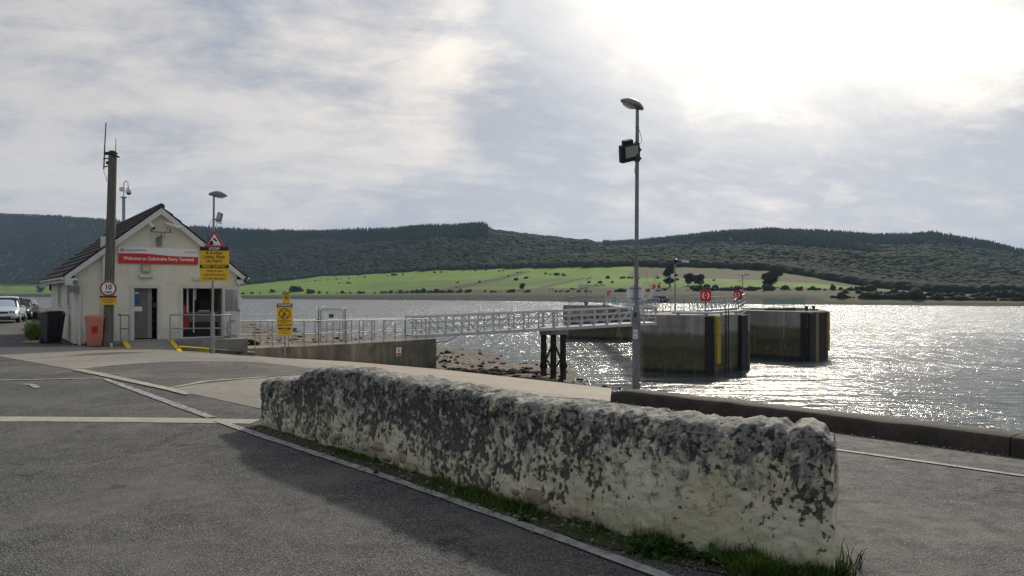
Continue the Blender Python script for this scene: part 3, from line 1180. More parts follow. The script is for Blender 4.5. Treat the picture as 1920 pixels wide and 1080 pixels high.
def build_terminal():
    T = thing('terminal_building', 'small cream rendered ferry terminal building with dark tiled gable roof and two doorways', 'building', BO_, BA)
    sl = (APEX - EAVE) / (BWID / 2)
    # front wall round the two openings
    D1, D2 = (1.84, 2.74), (3.50, 5.05)
    DT, DB = 1.90, -0.05
    f = MB()
    th = 0.25
    f.prism([(0, GZ), (D1[0], GZ), (D1[0], DT), (0, DT)], 0, th)
    f.prism([(D1[1], GZ), (D2[0], GZ), (D2[0], DT), (D1[1], DT)], 0, th)
    f.prism([(D2[1], GZ), (BWID, GZ), (BWID, DT), (D2[1], DT)], 0, th)
    f.prism([(D1[0], GZ), (D1[1], GZ), (D1[1], DB), (D1[0], DB)], 0, th)
    f.prism([(D2[0], GZ), (D2[1], GZ), (D2[1], DB), (D2[0], DB)], 0, th)
    f.prism([(0, DT), (BWID, DT), (BWID, EAVE), (BWID / 2, APEX), (0, EAVE)], 0, th)
    # other three walls
    f.box((0.125, (BLEN + th) / 2, (EAVE + GZ) / 2), (0.25, BLEN - th, EAVE - GZ))
    f.box((BWID - 0.125, (BLEN + th) / 2, (EAVE + GZ) / 2), (0.25, BLEN - th, EAVE - GZ))
    f.prism([(0.25, GZ), (BWID - 0.25, GZ), (BWID - 0.25, EAVE + 0.19), (BWID / 2, APEX - 0.02), (0.25, EAVE + 0.19)], BLEN - th, BLEN)
    f.build('wall', M_RENDER, T)
    p = MB()
    p.box((-0.004 + 0.9, 0.01, -0.28), (1.84, 0.045, 0.34)); p.box((-0.012, BLEN / 2, -0.28), (0.03, BLEN, 0.34)); p.box((3.12, 0.0, -0.16), (0.74, 0.04, 0.2))
    p.build('plinth', M_PLINTH, T)
    # interior
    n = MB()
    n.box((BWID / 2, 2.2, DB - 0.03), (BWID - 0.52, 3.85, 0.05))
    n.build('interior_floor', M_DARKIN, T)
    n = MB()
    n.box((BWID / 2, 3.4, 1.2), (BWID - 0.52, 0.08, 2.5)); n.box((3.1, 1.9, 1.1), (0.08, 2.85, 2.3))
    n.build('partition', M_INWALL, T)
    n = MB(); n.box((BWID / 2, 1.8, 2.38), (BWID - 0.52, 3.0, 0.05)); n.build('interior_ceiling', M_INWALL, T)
    # doorway one: frame, half open brown leaf, inner panel, poster, notices
    d = MB()
    for x_ in (D1[0] + 0.03, D1[1] - 0.03):
        d.box((x_, 0.06, (DT + DB) / 2), (0.06, 0.18, DT - DB))
    d.box(((D1[0] + D1[1]) / 2, 0.06, DT - 0.03), (D1[1] - D1[0] - 0.12, 0.18, 0.06))
    d.box((D1[0] - 0.03, -0.02, (DT + DB) / 2 + 0.02), (0.07, 0.035, DT - DB + 0.04)); d.box((D1[1] + 0.03, -0.02, (DT + DB) / 2 + 0.02), (0.07, 0.035, DT - DB + 0.04))
    d.box(((D1[0] + D1[1]) / 2, -0.02, DT + 0.035), (D1[1] - D1[0] - 0.01, 0.03, 0.06))
    d.build('door_frame', M_WHITE, T)
    lf = MB().box((D1[0] + 0.30, 0.22, 0.93), (0.46, 0.045, 1.86)).build('door', M_DOORGREY, T)
    MB().box((D1[0] + 0.19, 0.192, 1.42), (0.2, 0.006, 0.36)).build('poster', M_BLUE, lf)
    MB().box((D1[0] + 0.22, 0.192, 1.08), (0.27, 0.006, 0.17)).build('notice', M_SIGNWHITE, lf)
    MB().box((D1[0] + 0.18, 0.192, 1.66), (0.12, 0.006, 0.05)).build('notice', M_SIGNWHITE, lf)
    MB().box((D1[0] + 0.615, 0.235, 0.93), (0.15, 0.04, 1.86)).build('door_panel', M_INWALL, T)
    rk = MB()
    for i in range(6):
        rk.box((D1[1] - 0.12, 1.1, 0.25 + i * 0.28), (0.45, 0.25, 0.025))
    rk.build('leaflet_rack', M_DOORGREY, T)
    q = MB()
    for i in range(5):
        for j in range(3):
            q.box((D1[1] - 0.24 + j * 0.13, 0.99, 0.36 + i * 0.28), (0.10, 0.01, 0.18), mi=(i + j) % 4)
    q.build('leaflet', [M_BLUE, M_SIGNWHITE, M_REDDARK, M_BLUE], T)['kind'] = 'stuff'
    # doorway two: frame, fixed glazing with a post, open white glazed leaf
    d = MB()
    d.box((D2[0] + 0.03, 0.06, (DT + DB) / 2), (0.06, 0.18, DT - DB)); d.box((D2[1] - 0.03, 0.06, (DT + DB) / 2), (0.06, 0.18, DT - DB))
    d.box(((D2[0] + D2[1]) / 2, 0.06, DT - 0.03), (D2[1] - D2[0] - 0.12, 0.18, 0.06)); d.box(((D2[0] + D2[1]) / 2 - 0.06, -0.02, DT + 0.035), (D2[1] - D2[0] + 0.02, 0.03, 0.06))
    d.box(((D2[0] + D2[1]) / 2, 0.06, DB + 0.025), (D2[1] - D2[0] - 0.12, 0.18, 0.05)); d.box((D2[0] - 0.03, -0.02, (DT + DB) / 2), (0.06, 0.035, DT - DB))
    d.build('door_frame', M_WHITE, T)
    c = MB(); c.box((4.35, 1.3, 0.42), (1.7, 0.5, 0.9)); c.box((4.35, 1.25, 0.895), (1.76, 0.64, 0.05))
    c.build('counter', M_INWALL, T)
    c = MB(); c.box((4.3, 0.95, 0.28), (1.5, 0.06, 0.5)); c.build('bench', M_DARKIN, T)
    gp = MB(); gp.box((3.80, 0.34, 1.38), (0.06, 0.05, 0.95)); gp.box((4.02, 0.34, 1.0), (0.04, 0.05, 1.7)); gp.box((4.1, 0.5, 1.62), (0.09, 0.05, 0.42))
    gp.build('glazing_bar', M_WHITE, T)
    MB().box((3.72, 0.36, 0.72), (0.28, 0.02, 0.95)).build('red_stand', M_REDDARK, T)
    MB().box((3.70, 0.345, 1.0), (0.2, 0.006, 0.22)).build('notice', M_RED, T)
    MB().box((3.63, 0.36, 1.3), (0.08, 0.01, 0.1)).build('notice', M_REDDARK, T)
    MB().box((4.58, 1.2, 0.96), (0.42, 0.28, 0.06)).build('keyboard', M_SIGNWHITE, T)
    MB().box((4.72, 1.45, 1.22), (0.45, 0.04, 0.34)).build('monitor', M_BLACK, T)
    # open leaf seen beside the steel post
    hx = D2[1] - 0.02
    Dm = Matrix.Translation((hx, -0.02, 0)) @ Matrix.Rotation(R(-22), 4, 'Z')
    L = MB(); W_ = 0.62
    for x_ in (0.035, W_ - 0.035):
        L.box(Dm @ Vector((x_, -0.03, 0.92)), (0.07, 0.045, 1.86), M=Dm.to_3x3().to_4x4())
    for z_, h_ in ((0.02, 0.1), (0.86, 0.1), (1.81, 0.08)):
        L.box(Dm @ Vector((W_ / 2, -0.03, z_ + h_ / 2 - 0.01)), (W_ - 0.14, 0.045, h_), M=Dm.to_3x3().to_4x4())
    L.box(Dm @ Vector((W_ / 2, -0.03, 0.48)), (W_ - 0.14, 0.03, 0.74), M=Dm.to_3x3().to_4x4())
    lo = L.build('door', M_WHITE, T)
    MB().box(Dm @ Vector((W_ / 2, -0.03, 1.38)), (W_ - 0.14, 0.012, 0.86), M=Dm.to_3x3().to_4x4()).build('pane', M_CLEAR, lo)
    MB().box(Dm @ Vector((W_ - 0.05, -0.085, 0.98)), (0.13, 0.03, 0.03), M=Dm.to_3x3().to_4x4()).build('handle', M_BLACK, lo)
    # roof: two slabs and stepped tile courses
    ang = math.atan(sl)
    OV, FO = 0.32, 0.22
    slen = (BWID / 2 + OV) / math.cos(ang)
    nc = 11
    deck = MB()
    for s in (-1, 1):
        ex = BWID / 2 + s * (BWID / 2 + OV); ez = EAVE - OV * sl
        n_ = Vector((s * math.sin(ang), 0, math.cos(ang)))
        a = Vector((BWID / 2, -FO, APEX)); b_ = Vector((ex, -FO, ez))
        pts = [a + n_ * 0.02, b_ + n_ * 0.02, b_ + n_ * 0.10, a + n_ * 0.10]
        deck.add([tuple(q) for q in pts] + [tuple(q + Vector((0, BLEN + 2 * FO, 0))) for q in pts],
                 [(0, 1, 2, 3), (7, 6, 5, 4), (0, 4, 5, 1), (1, 5, 6, 2), (2, 6, 7, 3), (3, 7, 4, 0)])
    deck.build('roof', M_TILE, T)
    for s in (-1, 1):
        n_ = Vector((s * math.sin(ang), 0, math.cos(ang))); dn = Vector((s * math.cos(ang), 0, -math.sin(ang)))
        top = Vector((BWID / 2, 0, APEX)) + n_ * 0.10
        me = None
        for k in range(nc):
            if me is None:
                cl = slen / nc
                q = MB()
                ny = 72
                vs = []
                for i in range(ny + 1):
                    y_ = -FO - 0.03 + (BLEN + 2 * FO + 0.06) * i / ny
                    hh = 0.020 * (1 - abs(((i % 4) - 2) / 2.0)) ** 1.2
                    for u_, h_ in ((0.0, 0.015), (cl + 0.05, 0.055 + hh), (cl + 0.05, 0.006)):
                        pt = dn * u_ + n_ * h_
                        vs.append((pt.x, y_, pt.z))
                fs = []
                for i in range(ny):
                    for j in range(2):
                        fs.append((i * 3 + j, i * 3 + j + 1, (i + 1) * 3 + j + 1, (i + 1) * 3 + j))
                fs += [(0, 2, 1), (ny * 3, ny * 3 + 1, ny * 3 + 2)]
                q.add(vs, fs)
                me = q.mesh('tile_course'); me.materials.append(M_TILE)
            link('tile_course', me, T, tuple(top + dn * (slen / nc * k)))
    rd = MB()
    rd.tube([(BWID / 2, -FO - 0.02, APEX + 0.14), (BWID / 2, BLEN + FO + 0.02, APEX + 0.14)], 0.12, 10)
    rd.build('ridge_tiles', M_TILE, T)
    # bargeboards, fascia, gutter, boxed eave ends
    bb = []
    for s in (-1, 1):
        ex = BWID / 2 + s * (BWID / 2 + OV); ez = EAVE - OV * sl
        q = MB(); dn = Vector((s * math.cos(ang), -math.sin(ang)))
        a = Vector((BWID / 2 + s * 0.002, APEX + 0.085)); e_ = Vector((ex, ez + 0.085))
        q.prism([(a.x, a.y), (e_.x, e_.y), (e_.x, e_.y - 0.20), (a.x, a.y - 0.23)] if s > 0 else [(e_.x, e_.y), (a.x, a.y), (a.x, a.y - 0.23), (e_.x, e_.y - 0.20)], -FO - 0.025, -FO)
        q.build('bargeboard', M_WHITE, T)
        q = MB()
        q.prism([(ex - s * 0.40, ez + 0.02), (ex, ez + 0.03), (ex, ez - 0.15), (ex - s * 0.36, ez - 0.15)], -FO, 0.05)
        q.build('eave_box', M_WHITE, T)
        q = MB(); q.box((ex - s * 0.012, BLEN / 2 + 0.05, ez - 0.04), (0.025, BLEN + 2 * FO - 0.1, 0.17)); q.box((ex - s * 0.17, BLEN / 2 + 0.16, ez - 0.118), (0.29, BLEN + 0.1, 0.014))
        q.build('fascia', M_WHITE, T)
        q = MB(); q.tube([(ex + s * 0.06, -FO, ez + 0.01), (ex + s * 0.06, BLEN + FO, ez + 0.01)], 0.055, 8)
        q.build('gutter', M_WHITE, T)
    # soffit board under the verge
    q = MB()
    for s in (-1, 1):
        ex = BWID / 2 + s * (BWID / 2 + OV); ez = EAVE - OV * sl
        q.add([(BWID / 2, -FO, APEX - 0.05), (ex, -FO, ez - 0.05), (ex, 0, ez - 0.05), (BWID / 2, 0, APEX - 0.05)], [(0, 1, 2, 3)])
    q.build('soffit', M_WHITE, T)
    # pipes
    q = MB(); q.tube([(0.16, -0.07, 2.2), (0.16, -0.07, -0.62)], 0.045, 10); q.box((0.16, -0.07, 1.4), (0.13, 0.05, 0.04)); q.box((0.16, -0.07, 0.2), (0.13, 0.05, 0.04))
    q.build('downpipe', M_WHITE, T)
    q = MB(); q.tube([(0.90, -0.09, -0.5), (0.90, -0.09, 2.95)], 0.06, 10); q.bbox((0.90, -0.12, 3.35), (0.19, 0.17, 0.62), bev=0.015); q.box((0.9, -0.07, 2.5), (0.17, 0.09, 0.05)); q.box((0.9, -0.07, 0.9), (0.17, 0.09, 0.05))
    q.build('vent_pipe', M_WHITE, T)
    q = MB()
    q.tube([(BWID + 0.06, -0.05, 2.1), (BWID + 0.06, -0.05, 0.9)], 0.05, 8); q.box((BWID + 0.06, -0.06, 1.25), (0.16, 0.16, 0.5))
    q.build('downpipe', M_WHITE, T)
    # side windows
    for v_ in (1.6, 5.2):
        fr = MB()
        for dx in (-0.32, 0.32):
            fr.box((-0.02, v_ + dx, 1.62), (0.06, 0.07, 0.80))
        fr.box((-0.02, v_, 2.0), (0.06, 0.57, 0.07)); fr.box((-0.04, v_, 1.19), (0.16, 0.8, 0.08))
        wf = fr.build('window', M_WHITE, T)
        MB().box((-0.008, v_, 1.62), (0.03, 0.57, 0.72)).build('pane', M_GLASS, wf)
    # small fixtures on the walls
    q = MB(); q.bbox((2.28, -0.07, 2.555), (0.30, 0.14, 0.28), bev=0.02); q.build('vent_box', plain('old_beige_plastic', (0.42, 0.37, 0.22), 0.5), T)
    q = MB()
    q.box((2.28, -0.145, 2.52), (0.23, 0.01, 0.15)); q.build('vent_cover', plain('pale_beige_plastic', (0.55, 0.51, 0.34), 0.5), T)
    q = MB(); q.tube([(2.07, -0.07, 2.27), (2.49, -0.07, 2.27)], 0.07, 12); q.box((2.28, -0.03, 2.29), (0.5, 0.06, 0.12)); q.build('bulkhead_light', M_WHITE, T)
    q = MB(); q.box((4.2, -0.05, 2.22), (0.62, 0.1, 0.11)); q.build('strip_light', M_WHITE, T)
    q = MB(); q.box((3.12, -0.012, 2.06), (0.3, 0.02, 0.13)); q.build('small_plaque', M_RENDER, T)


build_terminal()


def board(root, w_, h_, m, th=0.02, z=0.0, name='panel'):
    b = MB(); b.box((0, 0, z), (w_, th, h_))
    return b.build(name, m, root)


def poly_face(pts, y, m, name, root, th=0.002):
    return MB().prism(pts, y - th, y).build(name, m, root)


def ring(cx, cz, r0, r1, y, m, name, root, n=40, th=0.002):
    b = MB(); vs = []
    for i in range(n):
        a = 2 * math.pi * i / n
        for r_ in (r0, r1):
            for yy in (y, y - th):
                vs.append((cx + r_ * math.cos(a), yy, cz + r_ * math.sin(a)))
    fs = []
    for i in range(n):
        a = i * 4; c = ((i + 1) % n) * 4
        fs += [(a + 1, a + 3, c + 3, c + 1), (a, c, c + 2, a + 2), (a + 2, c + 2, c + 3, a + 3), (a, a + 1, c + 1, c)]
    b.add(vs, fs)
    return b.build(name, m, root)


def welcome_sign():
    c = bw(2.735, -0.045, 3.03)
    T = thing('welcome_sign', 'long red and white sign board welcoming ferry passengers above the terminal doorways', 'sign', c, BA)
    W_, H_ = 2.72, 0.60
    board(T, W_, H_, M_SIGNWHITE, 0.04)
    n = 40
    top = []
    for i in range(n + 1):
        u = i / n
        k = float(ss(0.28, 0.72, u))
        top.append((-W_ / 2 + W_ * u, -H_ / 2 + 0.365 - 0.075 * k + 0.012 * math.sin(u * 3.1)))
    poly_face([(-W_ / 2, -H_ / 2), (W_ / 2, -H_ / 2)] + top[::-1], -0.0215, M_RED, 'red_band', T)
    text('Welcome to Colintraive Ferry Terminal', T, (0, -0.026, -0.115), 0.172, M_SIGNWHITE, bold=0.0035, sx=0.86)
    text('Caledonian MacBrayne', T, (-1.14, -0.0235, 0.195), 0.088, M_NAVY, 'LEFT', 0.0004, 0.9)
    text('Hebridean & Clyde Ferries', T, (-1.13, -0.0235, 0.135), 0.035, M_NAVY, 'LEFT', 0.0, 0.9)
    text('www.calmac.co.uk', T, (1.33, -0.0235, 0.175), 0.062, M_NAVY, 'RIGHT', 0.0012)
    lg = []
    for i in range(13):
        a = math.pi * i / 12
        lg.append((-1.235 + 0.07 * math.cos(a), 0.185 + 0.055 * math.sin(a)))
    lg += [(-1.305, 0.115), (-1.270, 0.115), (-1.262, 0.14), (-1.208, 0.14), (-1.20, 0.115), (-1.165, 0.115)]
    poly_face(lg, -0.0215, M_RED, 'emblem', T)
    ring(-1.235, 0.185, 0.018, 0.033, -0.0240, M_SIGNWHITE, 'emblem_ring', T, 20)


welcome_sign()


def twin_cameras():
    c = bw(2.72, -0.06, 3.68)
    T = thing('twin_security_camera', 'pair of white security cameras on a grey bracket near the gable peak', 'security camera', c, BA)
    b = MB(); b.box((0, -0.02, -0.12), (0.16, 0.12, 0.30)); b.tube([(0.0, -0.09, -0.0), (0.03, -0.2, 0.06), (0.05, -0.24, 0.20)], 0.022, 8)
    b.box((0.03, -0.25, 0.21), (0.72, 0.05, 0.04)); b.tube([(-0.02, -0.1, 0.06), (0.12, -0.22, 0.02), (0.16, -0.25, 0.2)], 0.014, 6)
    b.tube([(0.2, -0.25, 0.2), (0.26, -0.24, 0.42), (0.31, -0.25, 0.34)], 0.012, 6)
    b.box((-0.29, -0.25, 0.29), (0.07, 0.07, 0.12)); b.box((0.34, -0.25, 0.29), (0.06, 0.06, 0.12))
    b.build('bracket', M_GREYDARK, T)

    def camera_body(p, q, m1):
        p, q = Vector(p), Vector(q)
        k = MB(); k.cyl(p, q, 0.062, 0.062, 12); dv = (q - p).normalized()
        k.cyl(q - dv * 0.02, q + dv * 0.09, 0.07, 0.072, 12)
        o = k.build('camera_body', m1, T)
        MB().cyl(q + dv * 0.088, q + dv * 0.094, 0.055, 0.055, 12).build('lens', M_GLASS, o)
    camera_body((-0.34, -0.10, 0.56), (-0.27, -0.36, 0.38), M_WHITE)
    camera_body((0.20, -0.15, 0.55), (0.58, -0.34, 0.40), M_WHITE)


twin_cameras()


def eave_bits():
    p = bw(-0.1, -0.20, 2.03)
    T = thing('air_unit', 'white box with round grille under the roof corner beside the dark wheelie bin', 'vent unit', p, BA)
    MB().bbox((0, 0, 0), (0.40, 0.24, 0.22), bev=0.015).build('casing', M_WHITE, T)
    MB().lathe([(0.075, 0), (0.085, 0.012), (0.07, 0.02)], (0.1, -0.12, 0), 16, Matrix.Rotation(R(90), 4, 'X')).build('fan_ring', M_GREYDARK, T)
    MB().box((0.06, -0.02, -0.24), (0.30, 0.16, 0.22)).build('bracket', M_GREYDARK, T)
    p = bw(5.85, -0.28, 2.15)
    T = thing('siren', 'round black and white sounder under the far roof corner of the terminal', 'sounder', p, BA)
    MB().lathe([(0.12, -0.05), (0.12, 0.05), (0.09, 0.07)], (0, 0, 0.0), 16, Matrix.Rotation(R(90), 4, 'X')).build('casing', M_BLACK, T)
    MB().cyl((0, -0.075, 0), (0, -0.08, 0), 0.075, 0.07, 16).build('cover', M_GREYDARK, T)
    MB().box((-0.1, 0.06, 0.0), (0.12, 0.08, 0.2)).build('bracket', M_WHITE, T)
    p = bw(-0.12, 7.4, 2.05)
    T = thing('wall_floodlight', 'small dark floodlight on the side wall under the gutter', 'light', p, BA)
    MB().box((-0.06, 0, -0.1), (0.08, 0.06, 0.36)).build('arm', M_BLACK, T)
    MB().bbox((-0.12, 0, 0.08), (0.2, 0.2, 0.12), bev=0.02).build('lamp', M_GREYDARK, T)


eave_bits()

# ------------------------------------------------------------------ platform, kerbs and rails at the terminal


def build_platform():
    T = thing('entrance_platform', 'low concrete platform and ramp with yellow edges in front of the doors', 'platform', BO_, BA)
    b = MB()
    b.prism([(0.95, -0.9), (5.6, -0.9), (5.6, -0.055), (0.95, -0.055)], -1.25, -0.0015)
    b.build('slab', M_CONC2, T)
    r = MB(); vs = []
    for v_, z_ in ((-1.252, -0.055), (-3.0, -0.37)):
        for w_ in (1.471, 2.799):
            vs += [(w_, v_, z_), (w_, v_, -0.9)]
    r.add(vs, [(0, 4, 6, 2), (0, 1, 5, 4), (2, 6, 7, 3), (4, 5, 7, 6)])
    r.build('ramp', M_CONC2, T)
    for w_ in (1.40, 2.87):
        q = MB()
        vs = []
        for v_, z_ in ((-1.26, 0.0), (-2.6, -0.255), (-3.15, -0.375)):
            vs += [(w_ - 0.07, v_, z_), (w_ + 0.07, v_, z_), (w_ - 0.07, v_, -0.9), (w_ + 0.07, v_, -0.9)]
        fs = []
        for k in range(2):
            a = k * 4; c = a + 4
            fs += [(a, c, c + 1, a + 1), (a, a + 2, c + 2, c), (a + 1, c + 1, c + 3, a + 3)]
        fs += [(0, 1, 3, 2), (8, 10, 11, 9)]
        q.add(vs, fs)
        q.build('yellow_edge', M_YELLOW_LINE, T)


M_CONC2 = concrete('platform_concrete', (0.20, 0.195, 0.18), (0.29, 0.28, 0.25))
build_platform()


def kerb_run(name, label, pts, h, w_, mats):
    """row of kerb stones; mats gives one material per span"""
    T = thing(name, label, 'kerb', (pts[0][0], pts[0][1], 0))
    o = Vector((pts[0][0], pts[0][1], 0))
    for i in range(len(pts) - 1):
        a, c = Vector(pts[i]), Vector(pts[i + 1])
        n = max(1, int(round((c - a).length / 0.9)))
        for k in range(n):
            p, q = a.lerp(c, k / n), a.lerp(c, (k + 1) / n)
            dv = (q - p); nn = Vector((-dv.y, dv.x, 0)).normalized()
            dv.normalize()
            p = p + dv * 0.006; q = q - dv * 0.006
            zp, zq = float(g(p.x, p.y)), float(g(q.x, q.y))
            b = MB(); vs = []
            for r_, zb in ((p, zp), (q, zq)):
                e = random.uniform(-0.008, 0.008)
                for off, hh in ((0, -0.3), (0, h - 0.02), (0.02, h), (w_, h), (w_, -0.3)):
                    m_ = r_ + nn * off
                    vs.append((m_.x - o.x, m_.y - o.y, zb + hh + e))
            b.add(vs, [(i_, i_ + 5, i_ + 6, i_ + 1) for i_ in range(4)] + [(0, 1, 2, 3, 4), (9, 8, 7, 6, 5)])
            b.build('kerbstone', mats[i], T)
    return T


KP = [bw(3.34, -2.95, 0), bw(4.6, -2.1, 0), bw(5.7, -1.55, 0), Vector((-10.6, 29.6, 0)), Vector((-10.35, 30.3, 0))]
KP = [at(338, 650, 26.6), at(392, 650, 27.7), at(440, 650, 28.7), at(478, 650, 30.0)]
for q in KP: q.z = 0
kerb_run('pavement_kerb', 'kerb stones painted yellow then bare running from the terminal ramp to the slipway wall', KP, 0.17, 0.16, [M_YELLOW_LINE, M_CONC2, M_CONC2])
V = []
for q in KP + [at(478, 650, 31.0), bw(5.62, 0.4, 0), bw(5.60, -1.252, 0), bw(3.34, -1.256, 0)]:
    V.append((q.x, q.y))
pv = MB(); pv.vprism(V, -1.2, 0.0)
for i, v_ in enumerate(pv.v):
    if v_[2] > -1:
        pv.v[i] = (v_[0], v_[1], float(g(v_[0], v_[1])) + 0.135)
tag(pv.build('pavement', M_CONC2), kind='structure')


def rail_frame(T, pts, posts, r_=0.024, mid=(0.5,), h=0.95, m=None):
    """tubular hand rail through world points, relative to the thing T"""
    o = T.location
    m = m or M_GREYMET
    P = [Vector(p) - o for p in pts]
    MB().tube([p + Vector((0, 0, h)) for p in P], r_, 8).build('top_rail', m, T)
    for k in mid:
        MB().tube([p + Vector((0, 0, h * k)) for p in P], r_ * 0.85, 8).build('mid_rail', m, T)
    for p in posts:
        q = Vector(p) - o
        MB().cyl(q - Vector((0, 0, 0.05)), q + Vector((0, 0, h)), r_, r_, 8).build('post', m, T)


a = bw(1.28, -1.05, -0.055); b_ = bw(1.28, -1.9, -0.18)
T = thing('handrail', 'short hoop of galvanised handrail beside the first doorway', 'handrail', a)
p0, p1 = bw(1.22, -1.1, -0.06), bw(1.36, -2.0, -0.12)
p0 = at(226, 641, 27.1); p1 = at(242, 643, 26.7)
rail_frame(T, [p0, p1], [p0, p1], h=0.95)
MB().lathe([(0.0, -0.05), (0.05, -0.03), (0.055, 0.0), (0.05, 0.03), (0.0, 0.05)], p0 + Vector((-0.03, 0, 0.95)) - a, 10).build('knob', M_GREYMET, T)
p0, p1, p2 = at(319, 641.5, 27.3), at(415, 640, 28.75), at(432, 638.5, 29.2)
T = thing('handrail', 'long galvanised handrail along the platform in front of the wide doorway', 'handrail', p0)
rail_frame(T, [p0, p1, p2], [p0, p2, at(415, 640, 28.75)], h=0.97)

# ------------------------------------------------------------------ wheelie bins


def wheelie_bin(label, loc, rz, m, mlid, sc=1.0, tilt=0.0):
    T = thing('wheelie_bin', label, 'wheelie bin', loc, rz, 'wheelie bins outside the terminal')
    T.scale = (sc, sc, sc)
    b = MB(); rings = []
    prof = [(0.0, 0.225, 0.22, 0.10), (0.06, 0.235, 0.245, 0.10), (0.5, 0.262, 0.30, 0.06), (0.93, 0.288, 0.345, 0.03), (0.935, 0.305, 0.36, 0.03), (0.99, 0.305, 0.36, 0.03)]
    for z_, hx, hy, cy in prof:
        k = 0.05
        r_ = []
        for sx, sy in ((-1, -1), (1, -1), (1, 1), (-1, 1)):
            for a0 in range(4):
                an = math.atan2(sy, sx) - R(45) + R(30) * a0
                r_.append((sx * (hx - k) + k * math.cos(an), sy * (hy - k) + k * math.sin(an) + cy - 0.05, z_ + 0.03))
        rings.append(r_)
    n = 16
    fs = [(i * n + j, i * n + (j + 1) % n, (i + 1) * n + (j + 1) % n, (i + 1) * n + j) for i in range(len(rings) - 1) for j in range(n)]
    b.add([q for r_ in rings for q in r_], fs + [tuple(range(n - 1, -1, -1)), tuple(range((len(rings) - 1) * n, len(rings) * n))])
    for sx in (-1, 1):
        b.box((sx * 0.12, -0.335, 0.5), (0.03, 0.02, 0.7), M=Matrix.Rotation(R(7), 4, 'X'))
    b.build('body', m, T)
    l = MB(); vs = []
    for z_, kx, ky in ((1.022, 0.32, 0.385), (1.055, 0.32, 0.385), (1.095, 0.24, 0.29), (1.105, 0.10, 0.12)):
        for i in range(16):
            an = 2 * math.pi * (i + 0.5) / 16
            cx_ = math.copysign(min(1, abs(math.cos(an)) * 1.35), math.cos(an)); cy_ = math.copysign(min(1, abs(math.sin(an)) * 1.35), math.sin(an))
            vs.append((kx * cx_, ky * cy_ - 0.02, z_))
    fs = [(i * 16 + j, i * 16 + (j + 1) % 16, (i + 1) * 16 + (j + 1) % 16, (i + 1) * 16 + j) for i in range(3) for j in range(16)]
    l.add(vs, fs + [tuple(range(15, -1, -1)), tuple(range(48, 64))])
    lid = l.build('lid', mlid, T)
    lid.rotation_euler = (R(tilt), 0, 0)
    h = MB(); h.tube([(-0.22, 0.36, 1.0), (-0.22, 0.43, 1.02), (0.22, 0.43, 1.02), (0.22, 0.36, 1.0)], 0.018, 8); h.build('handle', m, T)
    for sx in (-0.25, 0.25):
        w_ = MB(); w_.cyl((sx - 0.03, 0.30, 0.10), (sx + 0.03, 0.30, 0.10), 0.10, 0.10, 16); w_.build('wheel', M_BLACK, T)
    return T


p = at(177, 650, 26.3)
rb = wheelie_bin('faded red wheelie bin standing against the wooden pole', (p.x, p.y, float(g(p.x, p.y))), R(28), M_REDBIN, M_REDBIN, 0.98)
q = MB(); q.box((0.03, -0.312, 0.60), (0.20, 0.006, 0.24), M=Matrix.Rotation(R(7), 4, 'X'))
q.build('sticker', M_RED, rb)
q = MB(); q.box((0.0, -0.320, 0.62), (0.012, 0.004, 0.13), M=Matrix.Rotation(R(7), 4, 'X')); q.box((0.06, -0.319, 0.61), (0.012, 0.004, 0.16), M=Matrix.Rotation(R(7), 4, 'X')); q.box((0.03, -0.328, 0.70), (0.16, 0.004, 0.02), M=Matrix.Rotation(R(7), 4, 'X'))
q.build('sticker_print', M_REDDARK, rb)
p = at(98, 643, 28.0)
wheelie_bin('dark navy wheelie bin at the side wall with its lid slightly raised', (p.x, p.y, float(g(p.x, p.y))), R(52), plain('navy_plastic', (0.020, 0.022, 0.032), 0.45, var=0.3), M_BLACK, 1.05, -4)
p = at(67, 644, 28.2)
cv = thing('slab_cover', 'pale flat concrete slab lying on the ground by the dark bin', 'slab', (p.x, p.y, float(g(p.x, p.y))), R(20))
MB().bbox((0, 0, 0.035), (0.75, 0.5, 0.07), bev=0.01).build('slab', M_CONC, cv)
p = at(209, 651, 26.2)
cu_ = thing('paper_cup', 'small white drinks cup on the ground at the pole foot', 'cup', (p.x, p.y, float(g(p.x, p.y)) + 0.006))
MB().lathe([(0.03, 0), (0.042, 0.1), (0.045, 0.102)], (0, 0, 0), 12).build('cup', M_SIGNWHITE, cu_)
MB().lathe([(0.047, 0.1), (0.047, 0.112), (0.035, 0.12)], (0, 0, 0), 12).build('lid', M_WHITE, cu_)

# ------------------------------------------------------------------ telegraph pole with aerials and the speed sign
p = at(202, 652, 26.4)
pz = float(g(p.x, p.y))
POLE = Vector((p.x, p.y, pz))
ptop = at(211.5, 287, 26.4)
T = thing('telegraph_pole', 'weathered wooden pole with aerials at its top rising in front of the terminal', 'pole', POLE)
lean = ptop - POLE
MB().tube([lean * u - Vector((0, 0, 0.3 * (u == 0))) for u in (0, 0.3, 0.6, 0.9, 1.0)], [0.165, 0.155, 0.145, 0.135, 0.132], 16).build('trunk_pole', M_WOODPOLE, T)
q = MB(); q.lathe([(0.15, -0.02), (0.16, 0.02), (0.10, 0.07), (0.02, 0.09)], lean, 12); q.build('cap', M_BLACK, T)
q = MB(); q.tube([lean + Vector((-0.19, -0.02, -0.04)), lean + Vector((0.05, -0.17, -0.06)), lean + Vector((0.26, -0.06, -0.16))], 0.03, 8); q.lathe([(0.05, -0.05), (0.06, 0.0), (0.05, 0.05)], lean + Vector((-0.2, -0.05, -0.02)), 8)
q.build('clamp', M_BLACK, T)
q = MB()
for dz in (-0.20, -0.47):
    q.tube([lean + Vector((-0.30, -0.04, dz)), lean + Vector((-0.1, -0.08, dz))], 0.022, 6)
